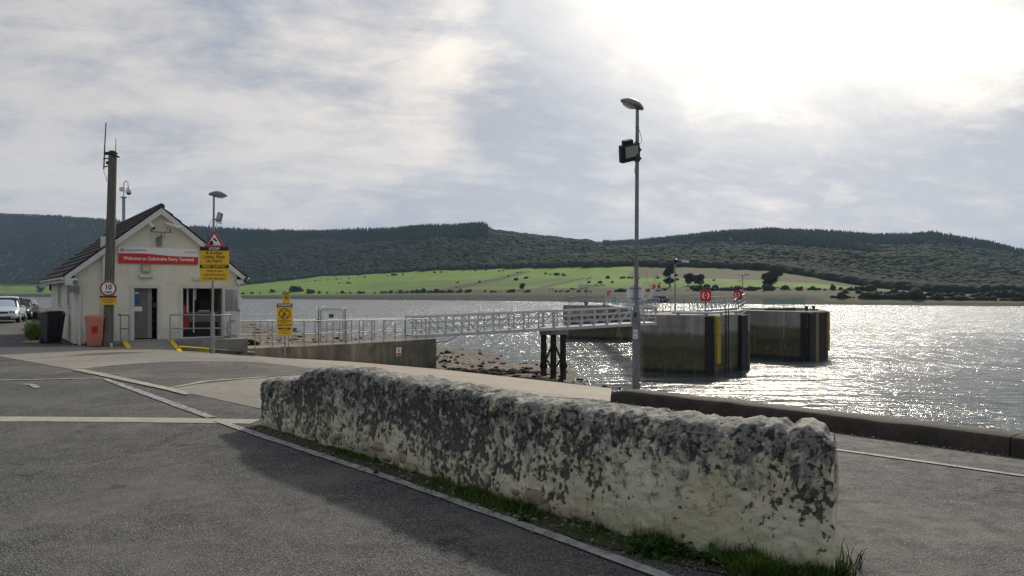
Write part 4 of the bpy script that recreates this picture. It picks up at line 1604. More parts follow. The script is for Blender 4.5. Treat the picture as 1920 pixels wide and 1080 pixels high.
q.tube([lean + Vector((-0.14, -0.1, -0.3)), lean + Vector((-0.14, -0.1, -0.4))], 0.04, 6)
q.build('bracket', M_BLACK, T)
MB().tube([lean + Vector((-0.28, -0.05, -0.55)), lean + Vector((-0.25, -0.05, 0.2)), lean + Vector((-0.205, -0.05, 1.03))], [0.022, 0.02, 0.016], 6).build('aerial', M_BLACK, T)
MB().tube([lean + Vector((0.13, -0.06, -0.1)), lean + Vector((0.135, -0.06, 0.5))], [0.014, 0.008], 6).build('aerial', M_BLACK, T)
MB().tube([lean + Vector((-0.28, -0.05, -0.55)), lean + Vector((-0.26, -0.07, -0.68)), lean + Vector((-0.16, -0.11, -0.86)), lean + Vector((-0.15, -0.12, -1.0))], 0.009, 6).build('cable', M_BLACK, T)

sp_ = at(203, 541, 26.15)
T = thing('speed_limit_sign', 'round white speed limit sign with red border on the wooden pole', 'road sign', sp_, R(14))
MB().lathe([(0.265, -0.006), (0.265, 0.006)], (0, 0, 0), 40, Matrix.Rotation(R(90), 4, 'X')).build('disc', M_SIGNWHITE, T)
ring(0, 0, 0.205, 0.26, -0.0065, M_REDDARK if False else plain('sign_border_red', (0.34, 0.02, 0.025), 0.4, var=0.1), 'red_border', T)
text('10', T, (0.0, -0.009, 0.045), 0.24, M_INK, bold=0.006, sx=0.95)
text('mph', T, (0.0, -0.009, -0.115), 0.125, M_INK, bold=0.003)
for dz in (0.1, -0.1):
    MB().tube([(-0.12, 0.03, dz), (0.12, 0.03, dz)], 0.012, 6).build('clip', M_GREYDARK, T)
sp_ = at(203, 563, 26.15)
T = thing('notice_sign', 'small yellow notice with dark header under the speed limit sign', 'sign', sp_, R(14))
board(T, 0.53, 0.30, M_YELLOW, 0.012)
poly_face([(-0.265, 0.085), (0.265, 0.085), (0.265, 0.15), (-0.265, 0.15)], -0.0065, M_MAROON, 'header', T)
q = MB()
for i, w_ in enumerate((0.34, 0.40, 0.30)):
    q.box((0, -0.0075, 0.045 - i * 0.06), (w_, 0.002, 0.016))
q.build('print_lines', M_MAROON, T)

# ------------------------------------------------------------------ lamp column with the stop sign
p = at(398.5, 652, 27.3)
LP = Vector((p.x, p.y, -0.42))
H = at(402, 366, 27.3).z - LP.z


def lamp_head(T, base, yaw, s=1.0, pitch=-8):
    """flattened shell of a street lantern with a lens underneath"""
    M = Matrix.Translation(base) @ Matrix.Rotation(yaw, 4, 'Z') @ Matrix.Rotation(R(pitch), 4, 'Y') @ Matrix.Scale(s, 4)
    n, m_ = 16, 12
    vs = []
    for i in range(m_ + 1):
        u = i / m_
        wv = 0.135 * (math.sin(math.pi * min(1, u ** 0.8)) ** 0.7) * (1.0 if u > 0.25 else 0.65 + 1.4 * u) + 0.012
        hv = 0.155 * math.sin(math.pi * (0.06 + 0.9 * u)) ** 0.8 + 0.012
        for j in range(n):
            a = 2 * math.pi * j / n
            zc = math.sin(a)
            vs.append(M @ Vector((-0.12 + 0.66 * u, wv * math.cos(a), (hv * zc if zc > 0 else hv * 0.28 * zc) + 0.03)))
    fs = [(i * n + j, (i + 1) * n + j, (i + 1) * n + (j + 1) % n, i * n + (j + 1) % n) for i in range(m_) for j in range(n)]
    b = MB(); b.add(vs, fs + [tuple(range(n)), tuple(range(m_ * n + n - 1, m_ * n - 1, -1))], True)
    o = b.build('lamp_head', M_GREYDARK, T)
    vs = []
    for k in range(4):
        r_ = math.cos(k / 3 * math.pi / 2 * 0.98)
        for j in range(14):
            a = 2 * math.pi * j / 14
            vs.append(M @ Vector((0.28 + 0.20 * r_ * math.cos(a), 0.105 * r_ * math.sin(a), 0.006 - 0.075 * math.sin(k / 3 * math.pi / 2))))
    b = MB(); b.add(vs, [(i * 14 + j, i * 14 + (j + 1) % 14, (i + 1) * 14 + (j + 1) % 14, (i + 1) * 14 + j) for i in range(3) for j in range(14)] + [tuple(range(42, 56))], True)
    b.build('lens', M_LENS, o)
    return o


T = thing('street_lamp', 'slim grey lamp column in front of the terminal carrying the stop and slipway signs', 'street lamp', LP)
q = MB(); q.cyl((0, 0, -0.3), (0, 0, 1.3), 0.075, 0.075, 14); q.cyl((0, 0, 1.3), (0, 0, 1.42), 0.075, 0.045, 14)
q.build('column_base', M_GREYMET, T)
q = MB(); q.cyl((0, 0, 1.42), (0.05, 0, H), 0.045, 0.036, 12); q.build('column', M_GREYMET, T)
lamp_head(T, (-0.02, 0, H - 0.02), R(12), 0.95, 4)
q = MB(); q.tube([(0.03, 0, H - 0.82), (0.2, -0.05, H - 0.9)], 0.022, 8); q.build('arm', M_BLACK, T)
fl = MB(); fl.bbox((0.27, -0.06, H - 0.78), (0.17, 0.16, 0.34), bev=0.02, M=Matrix.Rotation(R(14), 4, 'Y')); fl.box((0.24, -0.06, H - 0.98), (0.2, 0.14, 0.03), M=Matrix.Rotation(R(18), 4, 'Y'))
fo = fl.build('floodlight', M_GREYDARK, T)
MB().box((0.28, -0.146, H - 0.76), (0.10, 0.006, 0.24), M=Matrix.Rotation(R(14), 4, 'Y')).build('glass', M_LENS, fo)
MB().tube([(0.18, -0.06, H - 1.0), (0.12, -0.06, H - 1.15), (0.14, -0.04, H - 1.4), (0.06, 0, H - 1.5)], 0.008, 6).build('cable', M_BLACK, T)
MB().tube([(0.0, -0.03, H - 0.85), (-0.1, -0.05, H - 1.05), (-0.2, 0, H - 1.3), (-0.1, 0, H - 1.6)], 0.007, 6).build('cable', M_BLACK, T)

sg = at(402, 494.5, 27.12)
T = thing('stop_sign', 'tall yellow and black slipway sign telling drivers to stop and wait', 'sign', sg, R(8))
board(T, 0.98, 1.19, M_YELLOW, 0.02)
for z0, z1 in ((0.455, 0.595), (-0.16, -0.035)):
    poly_face([(-0.49, z0), (0.49, z0), (0.49, z1), (-0.49, z1)], -0.0105, M_INK, 'header', T)
text('STOP!', T, (0, -0.0145, 0.525), 0.135, M_SIGNWHITE, bold=0.003, sx=1.0)
for s_, z_ in (('If Amber', 0.375), ('Lights Flash', 0.235), ('on Ferry', 0.095)):
    text(s_, T, (0, -0.0135, z_), 0.158, M_MAROON, bold=0.003, sx=1.0)
text('FERRY SLIPWAY', T, (0, -0.0145, -0.098), 0.118, M_YELLOW, bold=0.003, sx=0.97)
for s_, z_ in (('Wait in lane', -0.25), ('until directed by', -0.385), ('a Crew Member', -0.52)):
    text(s_, T, (0, -0.0135, z_), 0.112, M_MAROON, bold=0.0008, sx=0.99)
tr = at(402, 453, 27.10)
T = thing('quayside_warning_sign', 'red bordered triangle showing a car falling off a quay above the stop sign', 'road sign', tr, R(8))


def tri(r_, cz=0.0):
    return [(-r_ * 0.866, cz - r_ * 0.5), (r_ * 0.866, cz - r_ * 0.5), (0, cz + r_)]


MB().prism(tri(0.40), -0.008, 0.008).build('panel', bpy.data.materials['sign_border_red'], T)
poly_face(tri(0.27), -0.0085, M_SIGNWHITE, 'white_field', T)
poly_face([(-0.215, -0.125), (-0.04, -0.125), (-0.04, 0.03), (-0.12, 0.03)], -0.011, M_INK, 'quay_symbol', T)
car = [(-0.055, 0.085), (-0.045, 0.115), (0.0, 0.125), (0.045, 0.095), (0.095, 0.03), (0.10, 0.0), (0.06, -0.01), (0.0, 0.045)]
poly_face(car, -0.011, M_INK, 'car_symbol', T)
wv = MB()
for k in range(2):
    for i in range(6):
        x0 = -0.03 + i * 0.036; zz_ = -0.115 + k * 0.035
        if x0 + 0.03 < 0.21 - k * 0.03:
            wv.box((x0 + 0.015, -0.0095, zz_ + 0.006 * (-1) ** i), (0.034, 0.002, 0.011), M=Matrix.Rotation(R(25 * (-1) ** i), 4, 'Y'))
wv.build('water_symbol', M_INK, T)

# ------------------------------------------------------------------ camera pole behind the building
p = at(232, 560, 38.3)
T = thing('camera_pole', 'slim steel pole with a dome camera rising behind the terminal roof', 'camera pole', (p.x, p.y, -0.9))
H2 = at(232, 371, 38.3).z + 0.9
MB().cyl((0, 0, 0), (0, 0, H2), 0.085, 0.075, 12).build('pole', M_GREYMET, T)
q = MB(); q.cyl((0, 0, H2), (0, 0, H2 + 0.05), 0.14, 0.14, 12); q.tube([(0, 0, H2), (0, 0, H2 + 0.55), (0.02, 0, H2 + 0.75), (0.12, 0, H2 + 0.85), (0.22, -0.02, H2 + 0.75), (0.24, -0.03, H2 + 0.5)], 0.022, 8)
q.build('swan_neck', M_GREYMET, T)
MB().bbox((-0.04, -0.06, H2 + 0.42), (0.24, 0.14, 0.2), bev=0.01).build('junction_box', M_WHITE, T)
q = MB(); q.lathe([(0.03, 0.16), (0.09, 0.1), (0.14, -0.1), (0.13, -0.14)], (0.26, -0.03, H2 + 0.38), 14); q.build('dome_camera', M_WHITE, T)
q = MB(); q.lathe([(0.11, -0.0), (0.10, -0.06), (0.04, -0.1)], (0.26, -0.03, H2 + 0.24), 14); q.build('dome', M_GLASS, T)
# ------------------------------------------------------------------ parked cars


def ring_at(y_, zs, hw):
    """section of a car body: list of (x, z) from left sill over the roof to right sill"""
    z0, z1, zb, zr = zs
    w0, w1, wb, wr = hw
    half = [(w0, z0), (w1, z0 + (z1 - z0) * 0.45), (w1, z1), (wb, zb), (wr, zr - 0.05), (wr * 0.82, zr), (wr * 0.35, zr + 0.025)]
    pts = [(-x_, z_) for x_, z_ in half] + [(x_, z_) for x_, z_ in half[::-1]]
    return [(x_, y_, z_) for x_, z_ in pts]


M_HEAD = plain('headlight_glass', (0.22, 0.24, 0.25), 0.12, var=0.4, scale=14, spec=0.8)


def make_car(label, loc, rz, paint_c, L=4.6, W_=0.90, H=1.68, hood=0.98, kind='mpv', group='cars parked behind the terminal'):
    T = thing('parked_car', label, 'car', loc, rz, group)
    mp = plain('car_paint', paint_c, 0.28, 0.35, var=0.08, bump=0.01, spec=0.6, dirt=tuple(q * 0.75 for q in paint_c))
    cowl, rf, rr = 1.02, 1.85, L - 0.45
    # y, (sill, waist, belt, roof), (w sill, w waist, w belt, w roof)
    st = [(0.00, (0.30, 0.48, 0.58, 0.64), (0.62, 0.66, 0.64, 0.55)),
          (0.07, (0.24, 0.52, 0.66, 0.74), (0.78, 0.82, 0.74, 0.66)),
          (0.35, (0.20, 0.58, 0.78, hood - 0.12), (0.84, 0.89, 0.83, 0.72)),
          (0.95, (0.20, 0.62, 0.88, hood), (0.86, 0.90, 0.86, 0.76)),
          (cowl - 0.01, (0.20, 0.64, 0.94, hood + 0.01), (0.86, 0.90, 0.87, 0.78)),
          (cowl + 0.06, (0.20, 0.64, 0.94, hood + 0.05), (0.86, 0.90, 0.87, 0.77)),
          (cowl + 0.06 + 0.2 * (rf - cowl - 0.06), (0.20, 0.645, 0.945, hood + 0.05 + 0.2 * (H - 0.08 - hood)), (0.86, 0.90, 0.87, 0.745)),
          (rf, (0.20, 0.66, 0.98, H - 0.03), (0.86, 0.90, 0.87, 0.64)),
          (2.6, (0.20, 0.66, 1.0, H), (0.86, 0.90, 0.87, 0.66)),
          (rr - 0.2, (0.20, 0.66, 1.02, H - 0.03), (0.86, 0.90, 0.87, 0.64)),
          (rr + 0.18, (0.24, 0.64, 1.0, H - 0.35), (0.85, 0.89, 0.85, 0.68)),
          (L - 0.05, (0.28, 0.60, 0.92, 1.02), (0.80, 0.84, 0.80, 0.70)),
          (L, (0.32, 0.5, 0.7, 0.8), (0.66, 0.70, 0.68, 0.6))]
    rings = [ring_at(y_, zs, tuple(q * W_ / 0.9 for q in hw)) for y_, zs, hw in st]
    n = len(rings[0])
    b = MB()
    fs = [(i * n + j, i * n + j + 1, (i + 1) * n + j + 1, (i + 1) * n + j) for i in range(len(rings) - 1) for j in range(n - 1)]
    fs += [(i * n + n - 1, i * n, (i + 1) * n, (i + 1) * n + n - 1) for i in range(len(rings) - 1)]
    fs = [q[::-1] for q in fs]
    b.add([q for r_ in rings for q in r_], fs + [tuple(range(n)), tuple(range(len(rings) * n - 1, (len(rings) - 1) * n - 1, -1))], True)
    body = b.build('body', mp, T)
    sub = body.modifiers.new('smooth', 'SUBSURF'); sub.levels = 1; sub.render_levels = 1

    def P(i, j, i2=None, u=0.0):
        a = Vector(rings[i][j])
        return a if i2 is None else a.lerp(Vector(rings[i2][j]), u)

    def win(quad, name='window', m=M_GLASS, inset=0.10, lift=0.022):
        c = sum(quad, Vector()) / 4
        nn = (quad[1] - quad[0]).cross(quad[3] - quad[0]).normalized()
        if nn.dot(c - Vector((0, L / 2, 0.6))) < 0: nn = -nn
        vs = [q.lerp(c, inset) + nn * lift for q in quad] + [q.lerp(c, inset) - nn * 0.05 for q in quad]
        k = MB(); k.add(vs, [(0, 1, 2, 3), (7, 6, 5, 4), (0, 4, 5, 1), (1, 5, 6, 2), (2, 6, 7, 3), (3, 7, 4, 0)])
        return k.build(name, m, T)
    win([P(5, 4), P(5, 9), P(7, 9), P(7, 4)], 'windscreen', inset=0.05, lift=0.03)
    win([P(9, 4), P(9, 9), P(10, 9), P(10, 4)], 'rear_window', inset=0.1)
    for j0, j1 in ((3, 4), (10, 9)):
        win([P(5, j0, 7, 0.3), P(7, j0, 8, 0.55), P(7, j1, 8, 0.55), P(7, j1)], inset=0.08)
        win([P(7, j0, 8, 0.6), P(9, j0), P(9, j1), P(7, j1, 8, 0.6)], inset=0.08)
    # front details
    k = MB(); k.box((0, 0.03, 0.66), (0.72, 0.08, 0.13), M=Matrix.Rotation(R(-14), 4, 'X')); k.build('grille', M_BLACK, T)
    k = MB(); k.box((0, -0.012, 0.36), (1.05, 0.06, 0.14)); k.build('lower_grille', M_BLACK, T)
    k = MB(); k.box((0, -0.012, 0.49), (0.52, 0.03, 0.11)); k.build('number_plate', M_SIGNWHITE, T)
    for s in (-1, 1):
        k = MB(); k.bbox((s * 0.58, 0.085, 0.70), (0.36, 0.10, 0.15), bev=0.03, M=Matrix.Rotation(R(-16), 4, 'X') @ Matrix.Rotation(R(s * 14), 4, 'Z')); k.build('headlight', M_HEAD, T)
        k = MB(); k.bbox((s * (W_ + 0.08), 1.32, 1.05), (0.18, 0.10, 0.14), bev=0.03); k.build('wing_mirror', mp, T)
        for y_ in (0.82, L - 0.85):
            wh = MB(); wh.lathe([(0.20, -0.1), (0.315, -0.095), (0.325, 0.0), (0.315, 0.095), (0.2, 0.1)], (s * (W_ - 0.09), y_, 0.325), 20, Matrix.Rotation(R(90), 4, 'Y')); wo_ = wh.build('wheel', M_RUBBER, T)
            hb = MB(); hb.lathe([(0.2, 0.0), (0.19, 0.03), (0.06, 0.02)], (s * (W_ + 0.005), y_, 0.325), 14, Matrix.Rotation(R(90 * s), 4, 'Y')); hb.build('hub_cap', M_GREYMET, wo_)
            ar = MB(); ar.lathe([(0.37, -0.02), (0.37, 0.004)], (s * (W_ - 0.002), y_, 0.34), 20, Matrix.Rotation(R(90 * s), 4, 'Y')); ar.build('wheel_arch', M_BLACK, T)
        k = MB(); k.box((s * (W_ + 0.004), L * 0.5, 0.50), (0.03, L * 0.55, 0.05)); k.build('side_trim', M_BLACK, T)
    return T


p = at(2, 600, 48.5)
c1 = make_car('silver people carrier parked nose out on the side road, in front of the dark hatchback', (p.x, p.y, float(g(p.x, p.y)) + 0.01), R(26), (0.62, 0.68, 0.74))
k = MB(); k.lathe([(0.075, 0), (0.07, 0.012)], (0, 0.01, 0.66), 20, Matrix.Rotation(R(90), 4, 'X') @ Matrix.Diagonal((1, 0.5, 1, 1))); k.build('badge', M_NAVY, c1)
p = at(27, 590, 55.0)
make_car('dark hatchback parked behind the silver people carrier', (p.x, p.y, float(g(p.x, p.y)) + 0.01), R(22), (0.035, 0.038, 0.042), L=4.2, H=1.52, hood=0.92)

# verge beside the dark bin
M_GRASS = leafmat('grass_blades', [(0.0, (0.022, 0.040, 0.010)), (0.5, (0.062, 0.110, 0.020)), (0.8, (0.105, 0.15, 0.032)), (1.0, (0.17, 0.15, 0.06))], 2.0)


def blades(name, roots, hts, label, wd=0.006, lean_=0.5, cat='grass', tone=None):
    n = len(roots)
    roots = np.asarray(roots, float); hts = np.asarray(hts, float)
    a = RNG.uniform(0, 6.28, n); ln = RNG.uniform(0.1, lean_, n)
    dx, dy = np.cos(a), np.sin(a)
    bx, by = -dy, dx
    V = np.zeros((n, 5, 3)); ww = wd * RNG.uniform(0.6, 1.4, n)
    for k, (u, w_) in enumerate(((0.0, 1.0), (0.0, -1.0), (0.55, 0.8), (0.55, -0.8), (1.0, 0.0))):
        off = ln * hts * u ** 1.8
        V[:, k, 0] = roots[:, 0] + dx * off + bx * ww * w_
        V[:, k, 1] = roots[:, 1] + dy * off + by * ww * w_
        V[:, k, 2] = roots[:, 2] + hts * u * (1 - 0.25 * ln * u)
    i = np.arange(n)[:, None] * 5
    Fa = np.concatenate([i + np.array([[0, 1, 3]]), i + np.array([[0, 3, 2]]), i + np.array([[2, 3, 4]])])
    o = np_mesh(name, V.reshape(-1, 3), Fa, M_GRASS, attr={'tone': np.repeat(RNG.random(n) if tone is None else np.clip(RNG.normal(tone, 0.15, n), 0, 1), 5)})
    return tag(o, label, cat, kind='stuff')


rt = []
for _ in range(7000):
    u, v_ = RNG.random(), RNG.random()
    wv_ = mnoise.noise(Vector((u * 5, v_ * 3, 2)))
    if v_ < 0.30 + 0.25 * wv_ + 0.25 * (1 - u) * 0: continue
    q = np.array(at(40 + 40 * v_, 600, 40.5 - 11.8 * u + 1.2 * wv_))
    rt.append((q[0], q[1], float(g(q[0], q[1])) - 0.02))
blades('verge_grass', rt, RNG.gamma(2.5, 0.075, len(rt)) + 0.04, 'strip of bright rough grass on the verge beside the dark bin', 0.012, 1.0, tone=0.72)

# low field wall behind the cars
p0, p1 = at(58, 585, 62), at(112, 585, 46)
T = thing('field_wall', 'low brown stone wall beyond the verge at the back of the terminal', 'wall', (p0.x, p0.y, -0.9))
ml = plain('brown_stone', (0.085, 0.072, 0.058), 0.9, var=0.5, scale=3, bump=0.6)
base_r = [rock_mesh(1, s + 20, (1, 0.8, 0.65), 0.25) for s in range(5)]
meshes = []
for v_, f_ in base_r:
    me = bpy.data.meshes.new('stone'); me.from_pydata([tuple(q) for q in v_], [], [tuple(int(i) for i in q) for q in f_]); me.materials.append(ml); meshes.append(me)
dv = (p1 - p0); dv.z = 0
L_ = dv.length
for row in range(4):
    for i in range(int(L_ / 0.42)):
        s = (i + 0.5 * (row % 2)) * 0.42 + RNG.uniform(-0.05, 0.05)
        q = dv.normalized() * s + Vector((0, 0, 0.2 + row * 0.30))
        o = link('stone', meshes[(i + row) % 5], T, tuple(q), (0, 0, math.atan2(dv.y, dv.x) + RNG.uniform(-0.2, 0.2)))
        o.scale = (0.27, 0.25, 0.22)

# ------------------------------------------------------------------ ramp and rails down to the walkway


def m_ramp(t, b):
    p = t.pos()
    u = t.scale(p, (1, 1, 0.12))
    n = t.noise(u, 1.6, 7, 0.7)
    n2 = t.noise(p, 0.8, 6, 0.65)
    z_ = t.sep(p)[2]
    c = t.mix(t.mapr(n, 0.35, 0.65), (0.115, 0.105, 0.08), (0.30, 0.265, 0.19))
    c = t.mix(t.mapr(n2, 0.5, 0.68), c, (0.085, 0.085, 0.07))
    xx = t.sep(p)[0]
    c = t.mix(t.math('MULTIPLY', t.mapr(xx, -7.2, -5.6, 0, 0.75, True), t.mapr(t.noise(p, 0.6, 5, 0.6), 0.3, 0.55)), c, (0.062, 0.066, 0.055))
    green = t.math('MULTIPLY', t.mapr(z_, -2.6, -1.9, 1, 0, True), t.mapr(n2, 0.3, 0.6))
    c = t.mix(green, c, (0.05, 0.05, 0.025))
    st = t.mapr(t.noise(t.scale(p, (1.0, 1.0, 0.04)), 4.0, 5, 0.7), 0.56, 0.66)
    c = t.mix(t.math('MULTIPLY', st, 0.55), c, (0.36, 0.33, 0.25))
    setp(t, b, c, 0.85, normal=t.bump(t.noise(p, 14, 6, 0.7), 0.5, 0.015), spec=0.3)


M_RAMPWALL = mat('stained_concrete_wall', m_ramp)
RW = [(WL, -0.52), (WL.lerp(WE, 0.45), -0.60), (WE, -0.81)]
RD = (WE - WL).normalized(); RN = Vector((-RD.y, RD.x))     # to the left, away from the slip


def ramp_top(s):
    return float(np.interp(s, [0, 0.2, 0.7, 1.0], [-0.50, -0.60, -0.76, -0.81]))


T = thing('ramp_wall', 'stained concrete retaining wall of the pedestrian ramp leading to the walkway', 'retaining wall', (WL.x, WL.y, 0))
npan = 7
for k in range(npan):
    b = MB(); vs = []
    for s in (k / npan + 0.0004, (k + 1) / npan - 0.0004):
        p = WL.lerp(WE, s) - WL
        zt = ramp_top(s)
        for off, z_ in ((0, -6), (0, zt - 0.02), (0.02, zt), (1.88, zt), (1.9, zt - 0.02), (1.9, -6)):
            q = p + RN * off
            vs.append((q.x, q.y, z_))
    b.add(vs, [(i + 1, i, i + 6, i + 7) for i in range(5)] + [(0, 1, 2, 3, 4, 5), (11, 10, 9, 8, 7, 6)])
    b.build('wall_panel', M_RAMPWALL, T)
# yellow edged kerb at the start of the ramp
q0 = at(478, 650, 30.05); q0.z = 0


def edge_rail(name, label, off, s0, s1, n, h, mids, nose=True):
    o = WL.lerp(WE, s0) + RN * off
    T = thing(name, label, 'railing', (o.x, o.y, ramp_top(s0)))
    O = T.location.copy()
    pts = []
    for i in range(n + 1):
        s = s0 + (s1 - s0) * i / n
        p = WL.lerp(WE, s) + RN * off
        pts.append(Vector((p.x, p.y, ramp_top(max(0, s)))) - O)
    top = [p + Vector((0, 0, h)) for p in pts]
    low = [p + Vector((0, 0, h * mids[-1])) for p in pts]
    d_ = (pts[1] - pts[0]).normalized() * 0.35
    loop = [low[0]] + [low[0] - d_ + Vector((0, 0, 0.0)), low[0] - d_ * 1.3 + Vector((0, 0, 0.1)), top[0] - d_ * 1.3 - Vector((0, 0, 0.1)), top[0] - d_] + top if nose else top
    MB().tube(loop, 0.023, 8).build('top_rail', M_GREYMET, T)
    for m_ in mids:
        MB().tube([p + Vector((0, 0, h * m_)) for p in pts], 0.018, 8).build('mid_rail', M_GREYMET, T)
    pm = MB().cyl((0, 0, -0.05), (0, 0, h), 0.021, 0.021, 8).mesh('post'); pm.materials.append(M_GREYMET)
    for p in pts:
        link('post', pm, T, tuple(p))
    return T


edge_rail('ramp_railing', 'near galvanised railing along the top of the stained ramp wall', 0.12, -0.02, 0.94, 14, 1.08, (0.48,))
edge_rail('ramp_railing', 'far galvanised railing of the ramp beside the shingle beach', 1.78, 0.22, 0.44, 4, 1.08, (0.48, 0.12))
edge_rail('ramp_railing', 'short galvanised railing between the gate and the walkway on the seaward edge', 1.78, 0.50, 0.97, 7, 1.08, (0.48,), False)


def m_mesh_panel(t, b):
    setp(t, b, (0.55, 0.57, 0.58), 0.5, 0.5)


gp_ = WL.lerp(WE, 0.46) + RN * 1.0
T = thing('ramp_gate', 'tall galvanised gate with mesh and small notices across the ramp', 'gate', (gp_.x, gp_.y, ramp_top(0.46)), math.atan2(RD.y, RD.x) - R(62))
q = MB(); q.tube([(-0.52, 0, 0.05), (-0.52, 0, 1.5), (-0.44, 0, 1.6), (0.44, 0, 1.6), (0.52, 0, 1.5), (0.52, 0, 0.05), (-0.52, 0, 0.05)], 0.024, 8); q.tube([(-0.52, 0, 0.62), (0.52, 0, 0.62)], 0.018, 8)
q.build('gate_frame', M_GREYMET, T)
for s in (-1, 1):
    MB().cyl((s * 0.62, 0, -0.05), (s * 0.62, 0, 1.62), 0.032, 0.032, 8).build('gate_post', M_GREYDARK, T)
q = MB()
for i in range(20):
    q.box((-0.5 + i / 19 * 1.0, 0, 0.83 + 0.28), (0.004, 0.004, 0.95))
for i in range(18):
    q.box((0, 0.003, 0.64 + i / 17 * 0.94), (1.0, 0.004, 0.004))
tag(q.build('mesh_panel', M_GREYMET, T), kind='stuff')
q = MB(); q.box((-0.28, -0.02, 1.2), (0.20, 0.006, 0.32)); q.build('notice', M_SIGNWHITE, T)
q = MB(); q.box((-0.02, -0.02, 1.28), (0.22, 0.006, 0.16)); q.build('notice', M_NAVY, T)
q = MB(); q.box((-0.62, -0.06, 1.05), (0.1, 0.1, 0.14)); q.build('lock_box', M_BLACK, T)

# mobile phone warning post
p = at(534, 656, 30.2)
ph = Vector((p.x, p.y, -0.75))
T = thing('phone_warning_sign', 'yellow warning sign against mobile phones on a short post at the ramp start', 'sign', ph, R(4))
MB().cyl((0, 0.03, -0.1), (0, 0.03, 2.0), 0.032, 0.032, 10).build('post', M_GREYMET, T)
zc = at(534, 591, 30.2).z - ph.z
s_ = 30.2 / F


def sgn(name, cx, y0, y1, w_, m, th=0.012, y=0.0):
    zc_ = at(534, (y0 + y1) / 2, 30.2).z - ph.z
    b = MB(); b.box((cx, y - th / 2 - 0.004, zc_), (w_, th, (y1 - y0) * s_))
    return b.build(name, m, T), zc_


_, z1_ = sgn('panel', 0, 569, 613.5, 0.605, M_YELLOW, 0.012, -0.01)
yf = -0.0265
h_ = (613.5 - 569) * s_
poly_face([(-0.3025, z1_ + h_ / 2 - 0.135), (0.3025, z1_ + h_ / 2 - 0.135), (0.3025, z1_ + h_ / 2), (-0.3025, z1_ + h_ / 2)], yf, M_INK, 'header', T)
text('WARNING!', T, (0, yf - 0.004, z1_ + h_ / 2 - 0.07), 0.105, M_SIGNWHITE, bold=0.003, sx=0.95)
cz_ = z1_ + 0.06
ring(0, cz_, 0.18, 0.215, yf, M_MAROON, 'prohibition_ring', T)
poly_face([(-0.145, cz_ + 0.125), (-0.125, cz_ + 0.145), (0.145, cz_ - 0.125), (0.125, cz_ - 0.145)][::-1], yf - 0.004, M_MAROON, 'prohibition_bar', T)
poly_face([(-0.10, cz_ - 0.06), (0.02, cz_ + 0.06), (0.06, cz_ + 0.02), (-0.06, cz_ - 0.10)][::-1], yf - 0.001, M_MAROON, 'phone_symbol', T)
poly_face([(-0.12, cz_ - 0.13), (-0.03, cz_ - 0.15), (0.0, cz_ - 0.10), (-0.10, cz_ - 0.09)], yf - 0.001, M_MAROON, 'phone_symbol', T)
poly_face([(0.03, cz_ + 0.07), (0.10, cz_ + 0.09), (0.10, cz_ + 0.13), (0.01, cz_ + 0.13)], yf - 0.001, M_MAROON, 'hand_symbol', T)
for i, s2 in enumerate(('PLEASE SWITCH', 'OFF ALL', 'MOBILE PHONES')):
    text(s2, T, (0, yf - 0.003, cz_ - 0.275 - i * 0.085), 0.072, M_MAROON, bold=0.0015, sx=1.0)
_, z2_ = sgn('panel', 0.06, 547, 568.6, 0.29, M_YELLOW, 0.012, -0.004)
poly_face([(-0.085, z2_ + 0.15), (0.205, z2_ + 0.15), (0.205, z2_ + 0.225), (-0.085, z2_ + 0.225)], -0.0205, M_INK, 'header', T)
text('WARNING!', T, (0.06, -0.0245, z2_ + 0.187), 0.052, M_SIGNWHITE, bold=0.001, sx=0.95)
ring(0.06, z2_ + 0.03, 0.085, 0.108, -0.0205, M_MAROON, 'prohibition_ring', T)
poly_face([(-0.01, z2_ + 0.09), (0.005, z2_ + 0.105), (0.13, z2_ - 0.03), (0.115, z2_ - 0.045)][::-1], -0.0235, M_MAROON, 'prohibition_bar', T)
poly_face([(0.03, z2_ - 0.03), (0.08, z2_ - 0.04), (0.095, z2_ + 0.03), (0.06, z2_ + 0.09), (0.03, z2_ + 0.05)], -0.0215, M_MAROON, 'walker_symbol', T)
_, z3_ = sgn('panel', 0, 614, 630, 0.49, M_YELLOW, 0.012, -0.008)
poly_face([(-0.245, z3_ + 0.095), (0.245, z3_ + 0.095), (0.245, z3_ + 0.165), (-0.245, z3_ + 0.165)], -0.0245, M_MAROON, 'header', T)
text('WARNING', T, (0, -0.0285, z3_ + 0.13), 0.05, M_YELLOW, bold=0.001)
q = MB()
for i, w_ in enumerate((0.36, 0.40, 0.30)):
    q.box((0, -0.0255, z3_ + 0.05 - i * 0.06), (w_, 0.002, 0.012))
q.build('print_lines', M_MAROON, T)

# prohibition notice on the ramp wall
s0 = 0.745
p = WL.lerp(WE, s0) - RN * 0.012
nz = at(741, 650, 36).z
T = thing('no_entry_notice', 'small white and red prohibition notice fixed to the ramp wall', 'notice', (p.x, p.y, -1.30), math.atan2(RD.y, RD.x))
MB().box((0, 0, 0), (0.42, 0.012, 0.42)).build('panel', M_SIGNWHITE, T)
ring(0, 0.06, 0.085, 0.11, -0.0065, M_RED, 'prohibition_ring', T, 24)
poly_face([(-0.06, 0.11), (-0.05, 0.125), (0.065, 0.005), (0.05, -0.005)][::-1], -0.0095, M_RED, 'prohibition_bar', T)
poly_face([(-0.03, 0.0), (0.03, 0.0), (0.03, 0.12), (-0.03, 0.12)], -0.0075, M_INK, 'symbol', T)
poly_face([(-0.19, -0.19), (0.19, -0.19), (0.19, -0.08), (-0.19, -0.08)], -0.0065, M_RED, 'red_band', T)
# ------------------------------------------------------------------ walkway, trestle, dolphins


